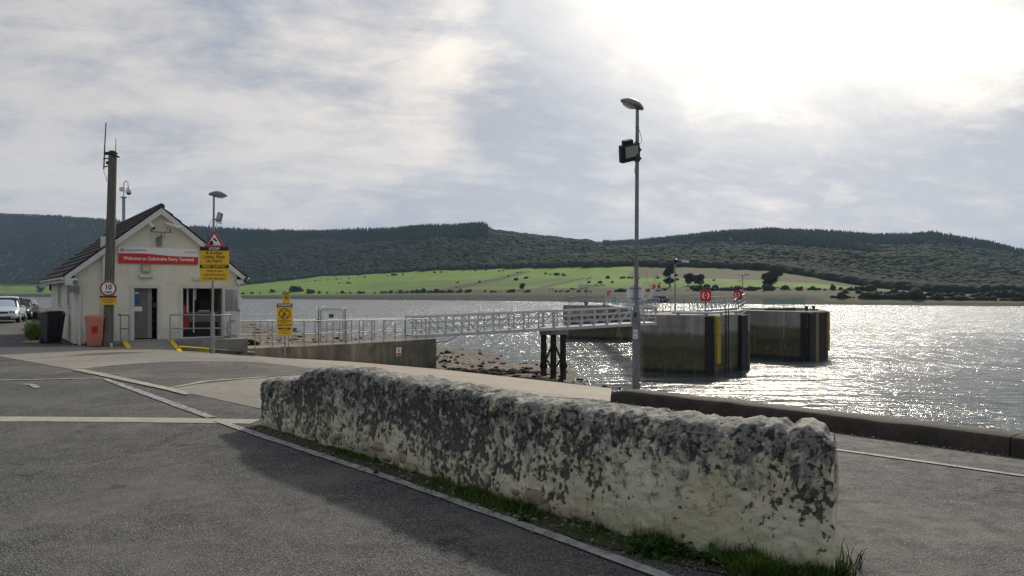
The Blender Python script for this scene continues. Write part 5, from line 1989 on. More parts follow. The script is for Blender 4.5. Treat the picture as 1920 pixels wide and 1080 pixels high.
def m_dolphin(t, b):
    p = t.pos()
    z_ = t.sep(p)[2]
    n = t.noise(p, 0.55, 7, 0.68)
    n2 = t.noise(t.scale(p, (1, 1, 0.15)), 1.5, 6, 0.7)
    n3 = t.noise(p, 3.5, 7, 0.75)
    c = t.mix(t.mapr(n2, 0.35, 0.65), (0.20, 0.192, 0.168), (0.36, 0.345, 0.30))
    zz_ = t.math('ADD', z_, t.math('MULTIPLY', t.math('SUBTRACT', n, 0.5), 1.1))
    c = t.mix(t.mapr(zz_, -1.35, -0.95, 1, 0, True), c, (0.125, 0.115, 0.075))
    c = t.mix(t.math('MULTIPLY', t.mapr(zz_, -2.3, -1.9, 1, 0, True), 0.9), c, (0.075, 0.072, 0.036))
    weed = t.math('MULTIPLY', t.mapr(zz_, -3.0, -2.4, 1, 0, True), t.mapr(n3, 0.48, 0.6))
    c = t.mix(weed, c, (0.15, 0.12, 0.055))
    c = t.mix(t.mapr(z_, -3.75, -3.45, 1, 0, True), c, (0.02, 0.02, 0.012))
    c = t.mix(t.math('MULTIPLY', t.mapr(n2, 0.58, 0.68), 0.4), c, (0.42, 0.40, 0.35))
    setp(t, b, c, t.mapr(z_, -3.6, -1.2, 0.5, 0.88), normal=t.bump(n3, 0.8, 0.06), spec=0.35)


M_DOLPHIN = mat('tidal_concrete', m_dolphin)
ROT0 = Matrix.Identity(4)


def shared(mb, name, m):
    me = mb.mesh(name)
    me.materials.append(m)
    return me


def aim(p, q):
    return (Vector(q) - Vector(p)).to_track_quat('Z', 'Y').to_euler()


def truss_side(T, A, B, h, n, half=None, m=M_ALU, r_=0.035, rails=2):
    """one lattice side from A to B (local points): chords, rails, posts and diagonals"""
    A, B = Vector(A), Vector(B)
    up = Vector((0, 0, h))
    dv = (B - A).normalized()
    half = n // 2 if half is None else half

    def beam(p, q, w_, name):
        L_ = (q - p).length
        b = MB(); b.box((0, 0, L_ / 2), (w_, w_, L_))
        o = link(name, shared(b, name, m), T, tuple(p), aim(p, q))
        return o
    beam(A, B, r_ * 2.6, 'bottom_chord')
    beam(A + up, B + up, r_ * 2.0, 'top_rail')
    for k in range(rails):
        f_ = (k + 1) / (rails + 1)
        beam(A + up * f_, B + up * f_, r_ * 1.15, 'mid_rail')
    pm = shared(MB().box((0, 0, h / 2), (r_ * 1.5, r_ * 1.5, h - 0.02)), 'post', m)
    rz = math.atan2(dv.y, dv.x)
    step = (B - A) / n
    Ld = math.hypot(step.length, h - 0.03)
    dm = shared(MB().box((0, 0, Ld / 2), (r_ * 1.5, r_ * 0.8, Ld)), 'diagonal', m)
    for i in range(n + 1):
        link('post', pm, T, tuple(A + step * i + Vector((0, 0, 0.01))), (0, 0, rz))
    for i in range(n):
        p, q = A + step * i, A + step * (i + 1)
        if i < half:
            a_, c_ = q, p + up
        else:
            a_, c_ = p, q + up
        side = Vector((dv.y, -dv.x, 0)) * 0.012
        link('diagonal', dm, T, tuple(a_ + side + Vector((0, 0, 0.015))), aim(a_, c_ - Vector((0, 0, 0.03))))


def make_walkway(label, A, B, wd, h, spans, arm=0.05):
    """walkway bridge; spans is a list of (fraction, panels)"""
    A, B = Vector(A), Vector(B)
    T = thing('walkway_bridge', label, 'footbridge', A)
    D = B - A
    dv = D.normalized(); nn = Vector((-dv.y, dv.x, 0)).normalized()
    f0 = 0.0
    for f1, n in spans:
        for s in (0, 1):
            truss_side(T, D * f0 + nn * wd * s + dv * 0.05, D * f1 + nn * wd * s - dv * 0.05, h, n, r_=arm if f0 == 0.0 else arm * 0.86)
        f0 = f1
    b = MB(); vs = []
    for q in (Vector((0, 0, 0)), D):
        for off, z_ in ((0.06, -0.02), (0.06, 0.05), (wd - 0.06, 0.05), (wd - 0.06, -0.02)):
            p = q + nn * off
            vs.append((p.x, p.y, p.z + z_))
    b.add(vs, [(0, 4, 5, 1), (1, 5, 6, 2), (2, 6, 7, 3), (3, 7, 4, 0), (0, 1, 2, 3), (7, 6, 5, 4)])
    b.build('deck', M_GREYMET, T)
    b = MB(); vs = []
    for q in (Vector((0, 0, 0)), D):
        for off in (-0.06, 0.0):
            for z_ in (-0.12, 0.02):
                p = q + nn * off
                vs.append((p.x, p.y, p.z + z_))
    b.add(vs, [(0, 4, 5, 1), (1, 5, 7, 3), (3, 7, 6, 2), (2, 6, 4, 0), (0, 1, 3, 2), (4, 6, 7, 5)])
    b.build('edge_beam', M_ALU, T)
    return T


WA = Vector((-5.70, 44.0, -0.80)); WB = Vector((9.5, 50.9, -0.30)); WM = WA.lerp(WB, 0.545)
W1 = make_walkway('long aluminium lattice walkway from the ramp over the beach to the near dolphin', WA, WB, 1.45, 1.07, [(0.545, 9), (1.0, 8)])
q = MB(); q.tube([Vector((0.3, -0.1, -0.05)), Vector((1.2, 0.2, -0.4)), Vector((2.0, 0.6, -0.3)), Vector((2.6, 1.0, 0.0))], 0.02, 6); q.build('cable', M_BLACK, W1)
# landing between ramp end and walkway
lb = MB(); vs = [(WE.x, WE.y), (WE.x + RN.x * 1.9, WE.y + RN.y * 1.9), (WA.x - 0.75, WA.y + 1.5), (WA.x, WA.y)]
lb.vprism(vs, -4.8, -0.93)
tag(lb.build('landing', M_RAMPWALL), 'concrete landing block where the ramp meets the lattice walkway', 'landing')

tb = WM + Vector((0.0, 0.55, 0))
T = thing('walkway_trestle', 'dark timber trestle of three braced piles standing in the water under the walkway', 'trestle', (tb.x, tb.y, WATER))
M_PILE = plain('dark_pile_timber', (0.030, 0.024, 0.019), 0.75, var=0.5, scale=3, bump=0.6, dirt=(0.055, 0.040, 0.02))
ht = WM.z - WATER - 0.10
for i in (-1, 0, 1):
    MB().cyl((i * 0.62, 0.05 * i, -2.0), (i * 0.60, 0, ht - 0.3), 0.20, 0.185, 12).build('pile', M_PILE, T)
MB().bbox((0, 0, ht - 0.16), (1.75, 0.9, 0.30), bev=0.03).build('cap_beam', M_GREYDARK, T)
for s in (-1, 1):
    MB().tube([(s * 0.62, -0.2, 1.05), (s * 0.05, -0.22, 2.45)], 0.07, 6).build('brace', M_PILE, T)
    MB().tube([(s * 0.62, -0.2, 1.75), (s * 0.05, -0.24, 0.75)], 0.06, 6).build('brace', M_PILE, T)
    MB().lathe([(0.21, -0.12), (0.26, 0.0), (0.20, 0.2)], (s * 0.62, 0, 1.0), 9).build('weed_collar', bpy.data.materials['seaweed'], T)


def dolphin(label, poly, ztop, name='mooring_dolphin'):
    o = Vector((poly[0][0], poly[0][1], WATER))
    T = thing(name, label, 'mooring dolphin', o)
    b = MB()
    n = len(poly)
    P2 = [Vector(q) for q in poly]
    ctr = sum(P2, Vector((0, 0))) / n
    # subdivide sides so that the wall face can be uneven
    ring_ = []
    for i in range(n):
        a, c = P2[i], P2[(i + 1) % n]
        m_ = max(2, int((c - a).length / 0.25))
        for k in range(m_):
            ring_.append(a.lerp(c, k / m_))
    zs = list(np.linspace(WATER - 3.0, ztop - 0.06, 26)) + [ztop - 0.02, ztop]
    vs = []
    N = len(ring_)
    for iz, z_ in enumerate(zs):
        for q in ring_:
            e = mnoise.fractal(Vector((q.x * 1.2, q.y * 1.2, z_ * 1.2)), 0.9, 2.0, 4) * 0.05
            sc = 1.0 - (0.006 if iz == len(zs) - 1 else 0) + (0.004 if abs((z_ - ztop) % 1.2) < 0.08 else 0)
            d_ = (q - ctr)
            pp = ctr + d_ * sc * (1 + e / max(1.0, d_.length))
            vs.append((pp.x - o.x, pp.y - o.y, z_ - WATER))
    fs = [(k * N + i, k * N + (i + 1) % N, (k + 1) * N + (i + 1) % N, (k + 1) * N + i) for k in range(len(zs) - 1) for i in range(N)]
    ar = sum(P2[i].x * P2[(i + 1) % n].y - P2[(i + 1) % n].x * P2[i].y for i in range(n))
    top = tuple((len(zs) - 1) * N + i for i in range(N))
    if ar < 0:
        fs = [q[::-1] for q in fs]; top = top[::-1]
    b.add(vs, fs + [top])
    b.build('concrete_body', M_DOLPHIN, T)
    return T, o


def strip_on(T, o, a, dv, nn, s0, s1, z0, z1, th, m, name, back=0.15):
    """vertical fender strip on a side that starts at a and runs along dv"""
    c = a + dv * (s0 + s1) / 2 + nn * (th / 2 - back / 2)
    b = MB(); b.bbox((c.x - o.x, c.y - o.y, (z0 + z1) / 2 - WATER), (s1 - s0, th + back, z1 - z0), math.atan2(dv.y, dv.x), 0.02)
    return b.build(name, m, T)


ND = [(9.3, 54.7), (13.8, 52.7), (17.1, 56.7), (17.4, 61.5), (13.0, 64.0), (9.6, 60.5)]
T1, o1 = dolphin('big weed stained concrete dolphin nearest the lamp post, with one yellow fender strip', ND, 0.14)
a1 = Vector(ND[1]); d1 = (Vector(ND[2]) - a1).normalized(); n1 = Vector((d1.y, -d1.x))
d0_ = (a1 - Vector(ND[0])).normalized(); n0_ = Vector((d0_.y, -d0_.x))
strip_on(T1, o1, a1, d0_, n0_, -0.62, -0.02, -3.9, 0.06, 0.16, M_RUBBER, 'fender')
strip_on(T1, o1, a1, d1, n1, 0.06, 0.56, -3.15, 0.10, 0.22, M_YELLOWP, 'yellow_strip')
strip_on(T1, o1, a1, d1, n1, 3.9, 4.9, -4.2, 0.08, 0.30, M_RUBBER, 'fender')
strip_on(T1, o1, a1, d1, n1, 4.95, 5.25, -4.0, 0.10, 0.34, M_DOLPHIN, 'fender_post')
lad = MB()
lc = a1 + d1 * 1.75 + n1 * 0.14
for s in (-0.22, 0.22):
    c = lc + d1 * s
    lad.box((c.x - o1.x, c.y - o1.y, 2.2), (0.06, 0.06, 4.4), math.atan2(d1.y, d1.x))
lad.build('ladder_rail', M_PILE, T1)
rm = shared(MB().box((0, 0, 0), (0.44, 0.04, 0.045)), 'rung', M_PILE)
for k in range(13):
    link('rung', rm, T1, (lc.x - o1.x, lc.y - o1.y, 0.35 + k * 0.3), (0, 0, math.atan2(d1.y, d1.x)))

FD = [(19.4, 69.5), (24.2, 63.4), (27.0, 66.1), (29.0, 72), (24.5, 76.5), (19.5, 75)]
T2, o2 = dolphin('outer concrete dolphin with black fenders at its seaward corner, farthest from the ramp', FD, 0.14)
a2 = Vector(FD[1]); d2 = (Vector(FD[2]) - a2).normalized(); n2_ = Vector((d2.y, -d2.x))
dl = (a2 - Vector(FD[0])).normalized(); nl_ = Vector((dl.y, -dl.x))
strip_on(T2, o2, a2, dl, nl_, -0.5, -0.02, -4.2, 0.04, 0.2, M_RUBBER, 'fender')
strip_on(T2, o2, a2, d2, n2_, 0.02, 0.95, -4.2, 0.04, 0.24, M_RUBBER, 'fender')
strip_on(T2, o2, a2, d2, n2_, 1.0, 1.5, -4.0, 0.12, 0.30, plain('tan_fender_post', (0.22, 0.19, 0.12), 0.8, var=0.4, dirt=(0.06, 0.055, 0.04)), 'fender_post')
strip_on(T2, o2, a2, d2, n2_, 1.55, 3.0, -4.2, 0.06, 0.26, M_RUBBER, 'fender')
strip_on(T2, o2, a2, d2, n2_, 3.05, 3.50, -3.2, 0.14, 0.36, plain('dull_yellow_steel', (0.30, 0.23, 0.035), 0.6, var=0.4, scale=3, dirt=(0.09, 0.075, 0.03)), 'yellow_strip')

LD = [(6.3, 95.0), (13.9, 91.8), (17.5, 96), (16, 103), (8, 104)]
T3, o3 = dolphin('distant low dolphin behind the lattice walkway, partly hidden by its railing', LD, 0.20)

make_walkway('lattice walkway behind the lamp post running out to the distant dolphin', (11.6, 61.0, 0.20), (12.4, 92.5, 0.28), 1.3, 1.05, [(0.5, 14), (1.0, 14)], 0.028)
make_walkway('short lattice walkway between the near dolphin and the outer dolphin', (15.2, 61.2, 0.30), (21.0, 70.5, 0.34), 1.2, 1.05, [(1.0, 10)], 0.028)


def railing(label, pts, h=1.0, n=8, m=M_GREYMET, name='dolphin_railing', diag=True):
    T = thing(name, label, 'railing', pts[0])
    o = Vector(pts[0])
    for a_, c_ in zip(pts[:-1], pts[1:]):
        A, B = Vector(a_) - o, Vector(c_) - o
        k = max(2, int((B - A).length / 1.05))
        if diag:
            truss_side(T, A + Vector((0, 0, 0.05)), B + Vector((0, 0, 0.05)), h, k, m=m, r_=0.026)
        else:
            MB().tube([A + Vector((0, 0, h)), B + Vector((0, 0, h))], 0.024, 6).build('top_rail', m, T)
            MB().tube([A + Vector((0, 0, h * 0.5)), B + Vector((0, 0, h * 0.5))], 0.018, 6).build('mid_rail', m, T)
            pm = shared(MB().cyl((0, 0, 0), (0, 0, h), 0.024, 0.024, 6), 'post', m)
            for i in range(k + 1):
                link('post', pm, T, tuple(A.lerp(B, i / k)))
    return T


zt = 0.14
railing('lattice railing along the back edge of the near dolphin behind the lifebuoy box', [(9.9, 60.2, zt), (13.0, 63.4, zt), (16.9, 61.2, zt)])
railing('tubular railing at the left edge of the near dolphin by the walkway end', [(9.7, 55.6, zt), (9.9, 60.0, zt)], diag=False)
railing('thin tubular railing round the top of the distant dolphin', [(13.5, 92.4, 0.2), (6.9, 95.2, 0.2), (8.3, 103, 0.2)], diag=False, m=M_GREYDARK)
T = railing('angled steps with handrails between walkway and outer dolphin', [(18.2, 63.4, 0.0), (20.6, 68.2, 0.55)], h=1.05, name='access_steps')
for k in range(7):
    u = (k + 0.5) / 7
    q = Vector((2.4, 4.8, 0.55)) * u + Vector((0.35, -0.15, 0.03))
    b = MB(); b.box(q, (0.8, 0.3, 0.03), R(-26)); b.build('tread', M_GREYMET, T)
T = thing('mooring_pipe', 'long pale steel pipe lying along the top edge of the near dolphin', 'pipe', (11.2, 54.15, zt))
MB().tube([(0.0, 0, 0.16), (2.35, -0.95, 0.16), (5.4, 2.7, 0.20), (6.3, 4.5, 0.24)], 0.085, 10).build('pipe', M_ALU, T)
for p in ((0.4, -0.16), (2.2, -0.85), (3.6, 0.55), (5.2, 2.45)):
    MB().box((p[0], p[1], 0.04), (0.16, 0.16, 0.10)).build('support', M_GREYDARK, T)


def lifebuoy(label, loc, rz, s=1.0):
    T = thing('lifebuoy_box', label, 'lifebuoy box', loc, rz, 'lifebuoy boxes on the dolphins')
    T.scale = (s, s, s)
    MB().cyl((0, 0.06, -0.02), (0, 0.06, 1.1), 0.035, 0.035, 8).build('post', M_BLACK, T)
    pts = []
    W_, H_, k = 0.38, 0.42, 0.10
    for sx, sz in ((1, 1), (-1, 1), (-1, -1), (1, -1)):
        for a0 in range(5):
            an = math.atan2(sz, sx) - R(45) + R(22.5) * a0
            pts.append((sx * (W_ - k) + k * math.cos(an), 1.35 + sz * (H_ - k) + k * math.sin(an)))
    MB().prism(pts[::-1], -0.12, 0.04).build('case', M_RED, T)
    for a0, a1_ in ((R(115), R(245)), (R(-65), R(65))):
        b = MB(); vs = []
        n = 14
        for i in range(n + 1):
            a = a0 + (a1_ - a0) * i / n
            for r_ in (0.17, 0.255):
                vs.append((r_ * math.cos(a), -0.124, 1.35 + r_ * math.sin(a) * 1.05)); vs.append((r_ * math.cos(a), -0.119, 1.35 + r_ * math.sin(a) * 1.05))
        fs = []
        for i in range(n):
            k_ = i * 4; l_ = k_ + 4
            fs += [(k_, k_ + 2, l_ + 2, l_), (k_ + 2, k_ + 3, l_ + 3, l_ + 2), (k_ + 1, k_, l_, l_ + 1)]
        b.add(vs, fs); b.build('ring_symbol', M_SIGNWHITE, T)
    MB().box((0, -0.122, 1.35), (0.12, 0.006, 0.045)).build('print', M_SIGNWHITE, T)
    return T


lifebuoy('largest red lifebuoy box on a post on the near dolphin', (14.1, 56.3, zt), R(-10))
lifebuoy('narrow looking red lifebuoy box turned sideways between the two concrete dolphins', (19.2, 65.6, 0.15), R(-58))
lifebuoy('red lifebuoy box on the distant dolphin behind the walkway', (11.7, 93.5, 0.2), R(60))


def dolphin_lamp(label, loc, h, arms):
    T = thing('dolphin_lamp', label, 'lamp post', loc, 0, 'lamp posts on the dolphins')
    MB().cyl((0, 0, 0), (0, 0, h * 0.52), 0.075, 0.07, 10).build('column_base', M_GREYMET, T)
    MB().cyl((0, 0, h * 0.52), (0, 0, h), 0.05, 0.045, 10).build('column', M_GREYMET, T)
    if arms:
        q = MB(); q.lathe([(0.05, -0.16), (0.17, -0.1), (0.17, 0.1), (0.10, 0.17)], (0.03, -0.1, h), 12, Matrix.Rotation(R(75), 4, 'X')); q.build('camera', M_BLACK, T)
        q = MB(); q.tube([(0, 0, h - 0.2), (0.5, 0, h - 0.16), (0.9, 0, h - 0.05)], 0.03, 6); q.build('arm', M_GREYDARK, T)
        q = MB(); q.bbox((0.78, 0, h - 0.03), (0.56, 0.24, 0.15), bev=0.04, M=Matrix.Rotation(R(6), 4, 'Y')); q.build('lamp_head', M_WHITE, T)
        q = MB(); q.bbox((0.06, -0.08, h - 1.05), (0.26, 0.14, 0.16), bev=0.02); q.build('junction_box', M_BLACK, T)
    else:
        q = MB(); q.bbox((-0.28, 0, h + 0.02), (0.42, 0.2, 0.15), bev=0.05); q.build('lamp_head', M_WHITE, T)
        q = MB(); q.bbox((0.36, 0, h), (0.4, 0.18, 0.1), bev=0.03); q.build('lamp_head', M_GREYDARK, T)
        q = MB(); q.tube([(-0.1, 0, h - 0.05), (0.2, 0, h - 0.05)], 0.025, 6); q.build('arm', M_GREYDARK, T)
    return T


dolphin_lamp('taller grey lamp post with a camera and a side lamp on the near dolphin', (12.4, 58.8, zt), 3.95, True)
dolphin_lamp('thin lamp post with two small heads beside the narrow red lifebuoy box', (21.0, 70.4, zt), 3.2, False)
dolphin_lamp('small lamp post on the distant dolphin behind the walkway', (9.4, 96.5, 0.2), 3.4, False)

T = thing('net_fence', 'teal netting fence stretched between thin posts on the outer dolphin', 'fence', (23.2, 71.5, 0.16))


def m_net(t, b):
    nt_ = t
    p = t.obj()
    tr_ = nt_.new('ShaderNodeBsdfTransparent')
    mx_ = nt_.new('ShaderNodeMixShader')
    setp(t, b, (0.06, 0.26, 0.22), 0.6)
    w_ = t.noise(t.scale(p, (1, 1, 1)), 40, 2, 0.5)
    t.put(mx_.inputs[0], t.mapr(w_, 0.3, 0.7, 0.35, 0.75))
    o_ = [n for n in nt_.n if n.type == 'OUTPUT_MATERIAL'][0]
    nt_.l.new(tr_.outputs[0], mx_.inputs[1]); nt_.l.new(b.outputs[0], mx_.inputs[2])
    nt_.l.new(mx_.outputs[0], o_.inputs['Surface'])


M_NET = mat('teal_net', m_net)
b = MB(); vs = []
n = 14
for i in range(n + 1):
    u = i / n
    for j in range(4):
        vs.append((u * 4.0, u * 0.4 + 0.05 * math.sin(u * 19 + j), 0.35 + j * 0.22 + 0.05 * math.sin(u * 9)))
b.add(vs, [(i * 4 + j, (i + 1) * 4 + j, (i + 1) * 4 + j + 1, i * 4 + j + 1) for i in range(n) for j in range(3)], True)
b.build('net', M_NET, T)
for i in range(5):
    MB().cyl((i * 1.0, i * 0.1, 0), (i * 1.0, i * 0.1, 1.1), 0.02, 0.02, 6).build('post', M_GREYMET, T)
T = thing('timber_beams', 'low weathered beams lying on top of the outer dolphin', 'beams', (21.0, 69.0, 0.15))
for i, (x_, y_, l_, a, z_) in enumerate(((1.5, 0.4, 4.0, -40, 0.10), (3.4, -0.6, 3.4, -30, 0.16), (4.6, -1.9, 2.4, 20, 0.10), (2.5, -1.2, 3.0, -52, 0.08))):
    b = MB(); b.bbox((x_, y_, z_), (l_, 0.22, 0.16), R(a), 0.02); b.build('beam', M_PILE if i % 2 else M_GREYDARK, T)
for k, (x_, y_) in enumerate(((20.6, 69.3), (25.2, 66.2), (26.3, 67.4), (11.2, 94.0), (9.0, 94.6))):
    T = thing('mooring_bollard', ('squat dark bollard at the landward edge of the outer dolphin', 'dark bollard on the outer dolphin behind its fenders', 'dark bollard on the outermost corner of the outer dolphin', 'dark bollard on the distant dolphin below its lifebuoy box', 'dark bollard at the far edge of the distant dolphin')[k], 'bollard', (x_, y_, 0.14 if k < 3 else 0.2), 0.4 * k, 'mooring bollards on the dolphins')
    MB().lathe([(0.16, 0), (0.12, 0.1), (0.11, 0.28), (0.18, 0.33), (0.17, 0.40), (0.05, 0.44)], (0, 0, 0), 12).build('bollard_body', M_BLACK, T)
    MB().box((0, 0, 0.02), (0.5, 0.4, 0.04)).build('base_plate', M_GREYDARK, T)

# ------------------------------------------------------------------ tall lamp post by the kerb
p = G(1193, 751)
LB = Vector((p.x, p.y, float(g(p.x, p.y))))
dd_ = LB.y
Hc = at(1197, 205, dd_).z - LB.z
zs_ = lambda py: at(1195, py, dd_).z - LB.z
T = thing('lamp_post', 'tall grey lamp post by the kerb carrying a lantern and a square floodlight', 'lamp post', LB)
q = MB(); q.lathe([(0.082, -0.2), (0.082, zs_(612)), (0.090, zs_(606)), (0.092, zs_(596)), (0.078, zs_(584)), (0.056, zs_(574)), (0.044, zs_(568))], (0, 0, 0), 20)
q.build('column_base', M_GREYDARK, T)
q = MB(); q.cyl((0, 0, zs_(570)), (0.02, 0, zs_(262)), 0.043, 0.038, 14); q.cyl((0.02, 0, zs_(262)), (0.022, 0, Hc), 0.038, 0.033, 14)
q.build('column', M_GREYDARK, T)
q = MB(); q.bbox((-0.03, -0.078, zs_(590)), (0.05, 0.03, 0.10), bev=0.006); q.build('inspection_door', M_BLACK, T)
q = MB(); q.cyl((0.02, 0, zs_(240)), (0.02, 0, zs_(238)), 0.042, 0.042, 12); q.build('collar', M_GREYDARK, T)
lamp_head(T, (0.055, 0, Hc + 0.0), R(180 + 20), 0.82, -15)
fl = MB(); M_ = Matrix.Translation((-0.15, -0.06, zs_(287))) @ Matrix.Rotation(R(20), 4, 'Z') @ Matrix.Rotation(R(-15), 4, 'Y') @ Matrix.Rotation(R(22), 4, 'X')
M3 = M_.to_3x3().to_4x4()
fl.bbox(M_ @ Vector((0, 0, 0)), (0.44, 0.13, 0.36), M=M3, bev=0.015)
fo = fl.build('floodlight', M_BLACK, T)
fl = MB(); fl.bbox(M_ @ Vector((-0.02, 0.03, 0.215)), (0.22, 0.12, 0.10), M=M3, bev=0.015); fl.build('gear_box', M_BLACK, fo)
fl = MB(); fl.box(M_ @ Vector((0.02, -0.066, 0.03)), (0.30, 0.008, 0.23), M=M3); fl.build('glass', M_LENS, fo)
q = MB(); q.bbox((0.065, 0, zs_(281)), (0.07, 0.09, 0.06), bev=0.01); q.bbox((0.065, 0, zs_(297)), (0.07, 0.09, 0.06), bev=0.01); q.box((0.02, 0.0, zs_(289)), (0.1, 0.1, 0.3)); q.build('mounting_bracket', M_BLACK, T)
MB().tube([(0.055, 0, zs_(243)), (0.10, 0, zs_(255)), (0.115, 0, zs_(266)), (0.06, 0, zs_(270)), (0.06, 0, zs_(288))], 0.006, 6).build('cable', M_BLACK, T)
MB().tube([(-0.02, -0.04, zs_(311)), (-0.045, -0.05, zs_(320)), (-0.02, -0.05, zs_(330)), (0.02, -0.045, zs_(331))], 0.005, 6).build('cable', M_BLACK, T)
# number painted low on the column: three short dark strokes, unreadable in the photograph
q = MB()
for i in range(4):
    q.box((-0.04 + i * 0.024, -0.0815 + 0.012 * abs(i - 1.5) / 1.5, zs_(728)), (0.012, 0.004, 0.11 - 0.02 * (i % 2)))
q.build('painted_mark', M_INK, T)['kind'] = 'stuff'
T = thing('round_sign', 'blank grey back of a round road sign clamped to the tall lamp post', 'road sign', LB + Vector((-0.005, 0.09, zs_(550))))
MB().lathe([(0.186, -0.005), (0.19, 0.0), (0.186, 0.005)], (0, 0, 0), 40, Matrix.Rotation(R(90), 4, 'X')).build('disc', plain('sign_back_grey', (0.74, 0.77, 0.80), 0.4, 0.0, var=0.06), T)
for dz in (0.105, -0.105):
    q = MB(); q.box((0, -0.016, dz), (0.235, 0.016, 0.018)); q.tube([(-0.05, -0.03, dz), (-0.04, -0.13, dz), (0.05, -0.13, dz), (0.06, -0.03, dz)], 0.009, 6); q.build('clamp', M_GREYDARK, T)
T = thing('dog_notice', 'small white notice with a dog symbol stuck on the tall lamp post', 'notice', LB + Vector((-0.032, -0.088, zs_(626))), R(-16))
MB().box((0, 0, 0), (0.092, 0.004, 0.185)).build('panel', M_SIGNWHITE, T)
ring(0, 0.025, 0.034, 0.041, -0.0022, M_INK, 'ring', T, 24, 0.001)
dog = [(-0.025, 0.030), (-0.020, 0.042), (-0.012, 0.034), (0.012, 0.030), (0.024, 0.040), (0.018, 0.024), (0.018, 0.006), (0.012, 0.006), (0.010, 0.018), (-0.008, 0.020), (-0.010, 0.008), (-0.016, 0.008), (-0.016, 0.028)]
poly_face(dog, -0.0022, M_INK, 'dog_symbol', T, 0.001)
q = MB(); q.box((0, -0.0027, -0.045), (0.07, 0.001, 0.008)); q.box((0, -0.0027, -0.062), (0.05, 0.001, 0.008)); q.build('print_lines', M_INK, T)
# ------------------------------------------------------------------ across the water: trees, vehicles, ferry


def far_point(px, dd, lift=0.0):
    i = int(np.argmin(np.abs(HC - px)))
    col = HV[i]
    z_ = float(np.interp(dd, col[:, 1], col[:, 2]))
    return Vector(((px - 960) / F * dd, dd, z_ + lift))


def far_tree(label, px, dd, h, wd, tone=0.4, name='tree', trunk=True, n=1500, group=None, base=0.12):
    n = int(n * 2.2)
    p = far_point(px, dd)
    T = thing(name, label, 'tree' if trunk else 'bush', p, RNG.uniform(0, 6), group)
    if trunk:
        MB().tube([(0, 0, -0.5), (0.1, 0, h * 0.3), (0, 0.1, h * 0.65)], [h * 0.035, h * 0.028, h * 0.012], 7).build('trunk', M_PILE, T)
    lobes = []
    for k in range(9):
        a = RNG.uniform(0, 6.28); r_ = RNG.uniform(0.1, 0.34) * wd
        lobes.append((r_ * math.cos(a), r_ * math.sin(a), h * RNG.uniform(base + 0.12, 0.84), wd * RNG.uniform(0.17, 0.29)))
    P = []
    while len(P) < n:
        l = lobes[RNG.integers(9)]
        q = RNG.normal(0, 1, 3); q /= np.linalg.norm(q)
        q = q * l[3] * RNG.uniform(0.6, 1.05) * np.array((1, 1, 0.75)) + l[:3]
        if q[2] < h * base: continue
        P.append(q)
    P = np.array(P)
    s = wd * 0.034
    V = (P[:, None, :] + RNG.normal(0, s, (n, 3, 3))).reshape(-1, 3)
    Fa = np.arange(n * 3).reshape(-1, 3)
    tn = np.clip(tone + RNG.normal(0, 0.12, n), 0, 1)
    o = np_mesh('crown', V, Fa, M_BROADLEAF, T, attr={'tone': np.repeat(tn, 3)})
    return T


far_tree('round dark tree alone on the far shore below the green fields', 979, 640, 7.5, 6.5, 0.05, n=1200, base=0.05)
far_tree('tall dark tree behind the ferry on the far shore', 1256, 520, 16.5, 9.5, 0.22, n=2200)
far_tree('broad tree to the side of the tall dark tree near the dolphin lamp', 1290, 520, 9.0, 9, 0.32, n=1600, base=0.15)
far_tree('spreading green tree between the dolphin lamp and the largest lifebuoy box', 1312, 515, 8.5, 9, 0.36, n=1600, base=0.15)
far_tree('dark rounded tree alone in the field above the outer dolphin', 1446, 470, 10.5, 12, 0.25, n=2200, base=0.08)
far_tree('small tree on the skyline edge of the upper green field', 1068, 860, 7.5, 6.5, 0.1, n=800)
far_tree('low dark bush on the far shore above the phone sign', 555, 860, 5.0, 17, 0.05, 'bush', False, 900, base=0.0)
far_tree('small low bush on the far shore near the terminal roof', 512, 880, 3.6, 8, 0.05, 'bush', False, 500, base=0.0)
far_tree('pale bushy tree on the far bank behind the cars', 76, 1350, 14.0, 14, 0.3, n=700, base=0.05)

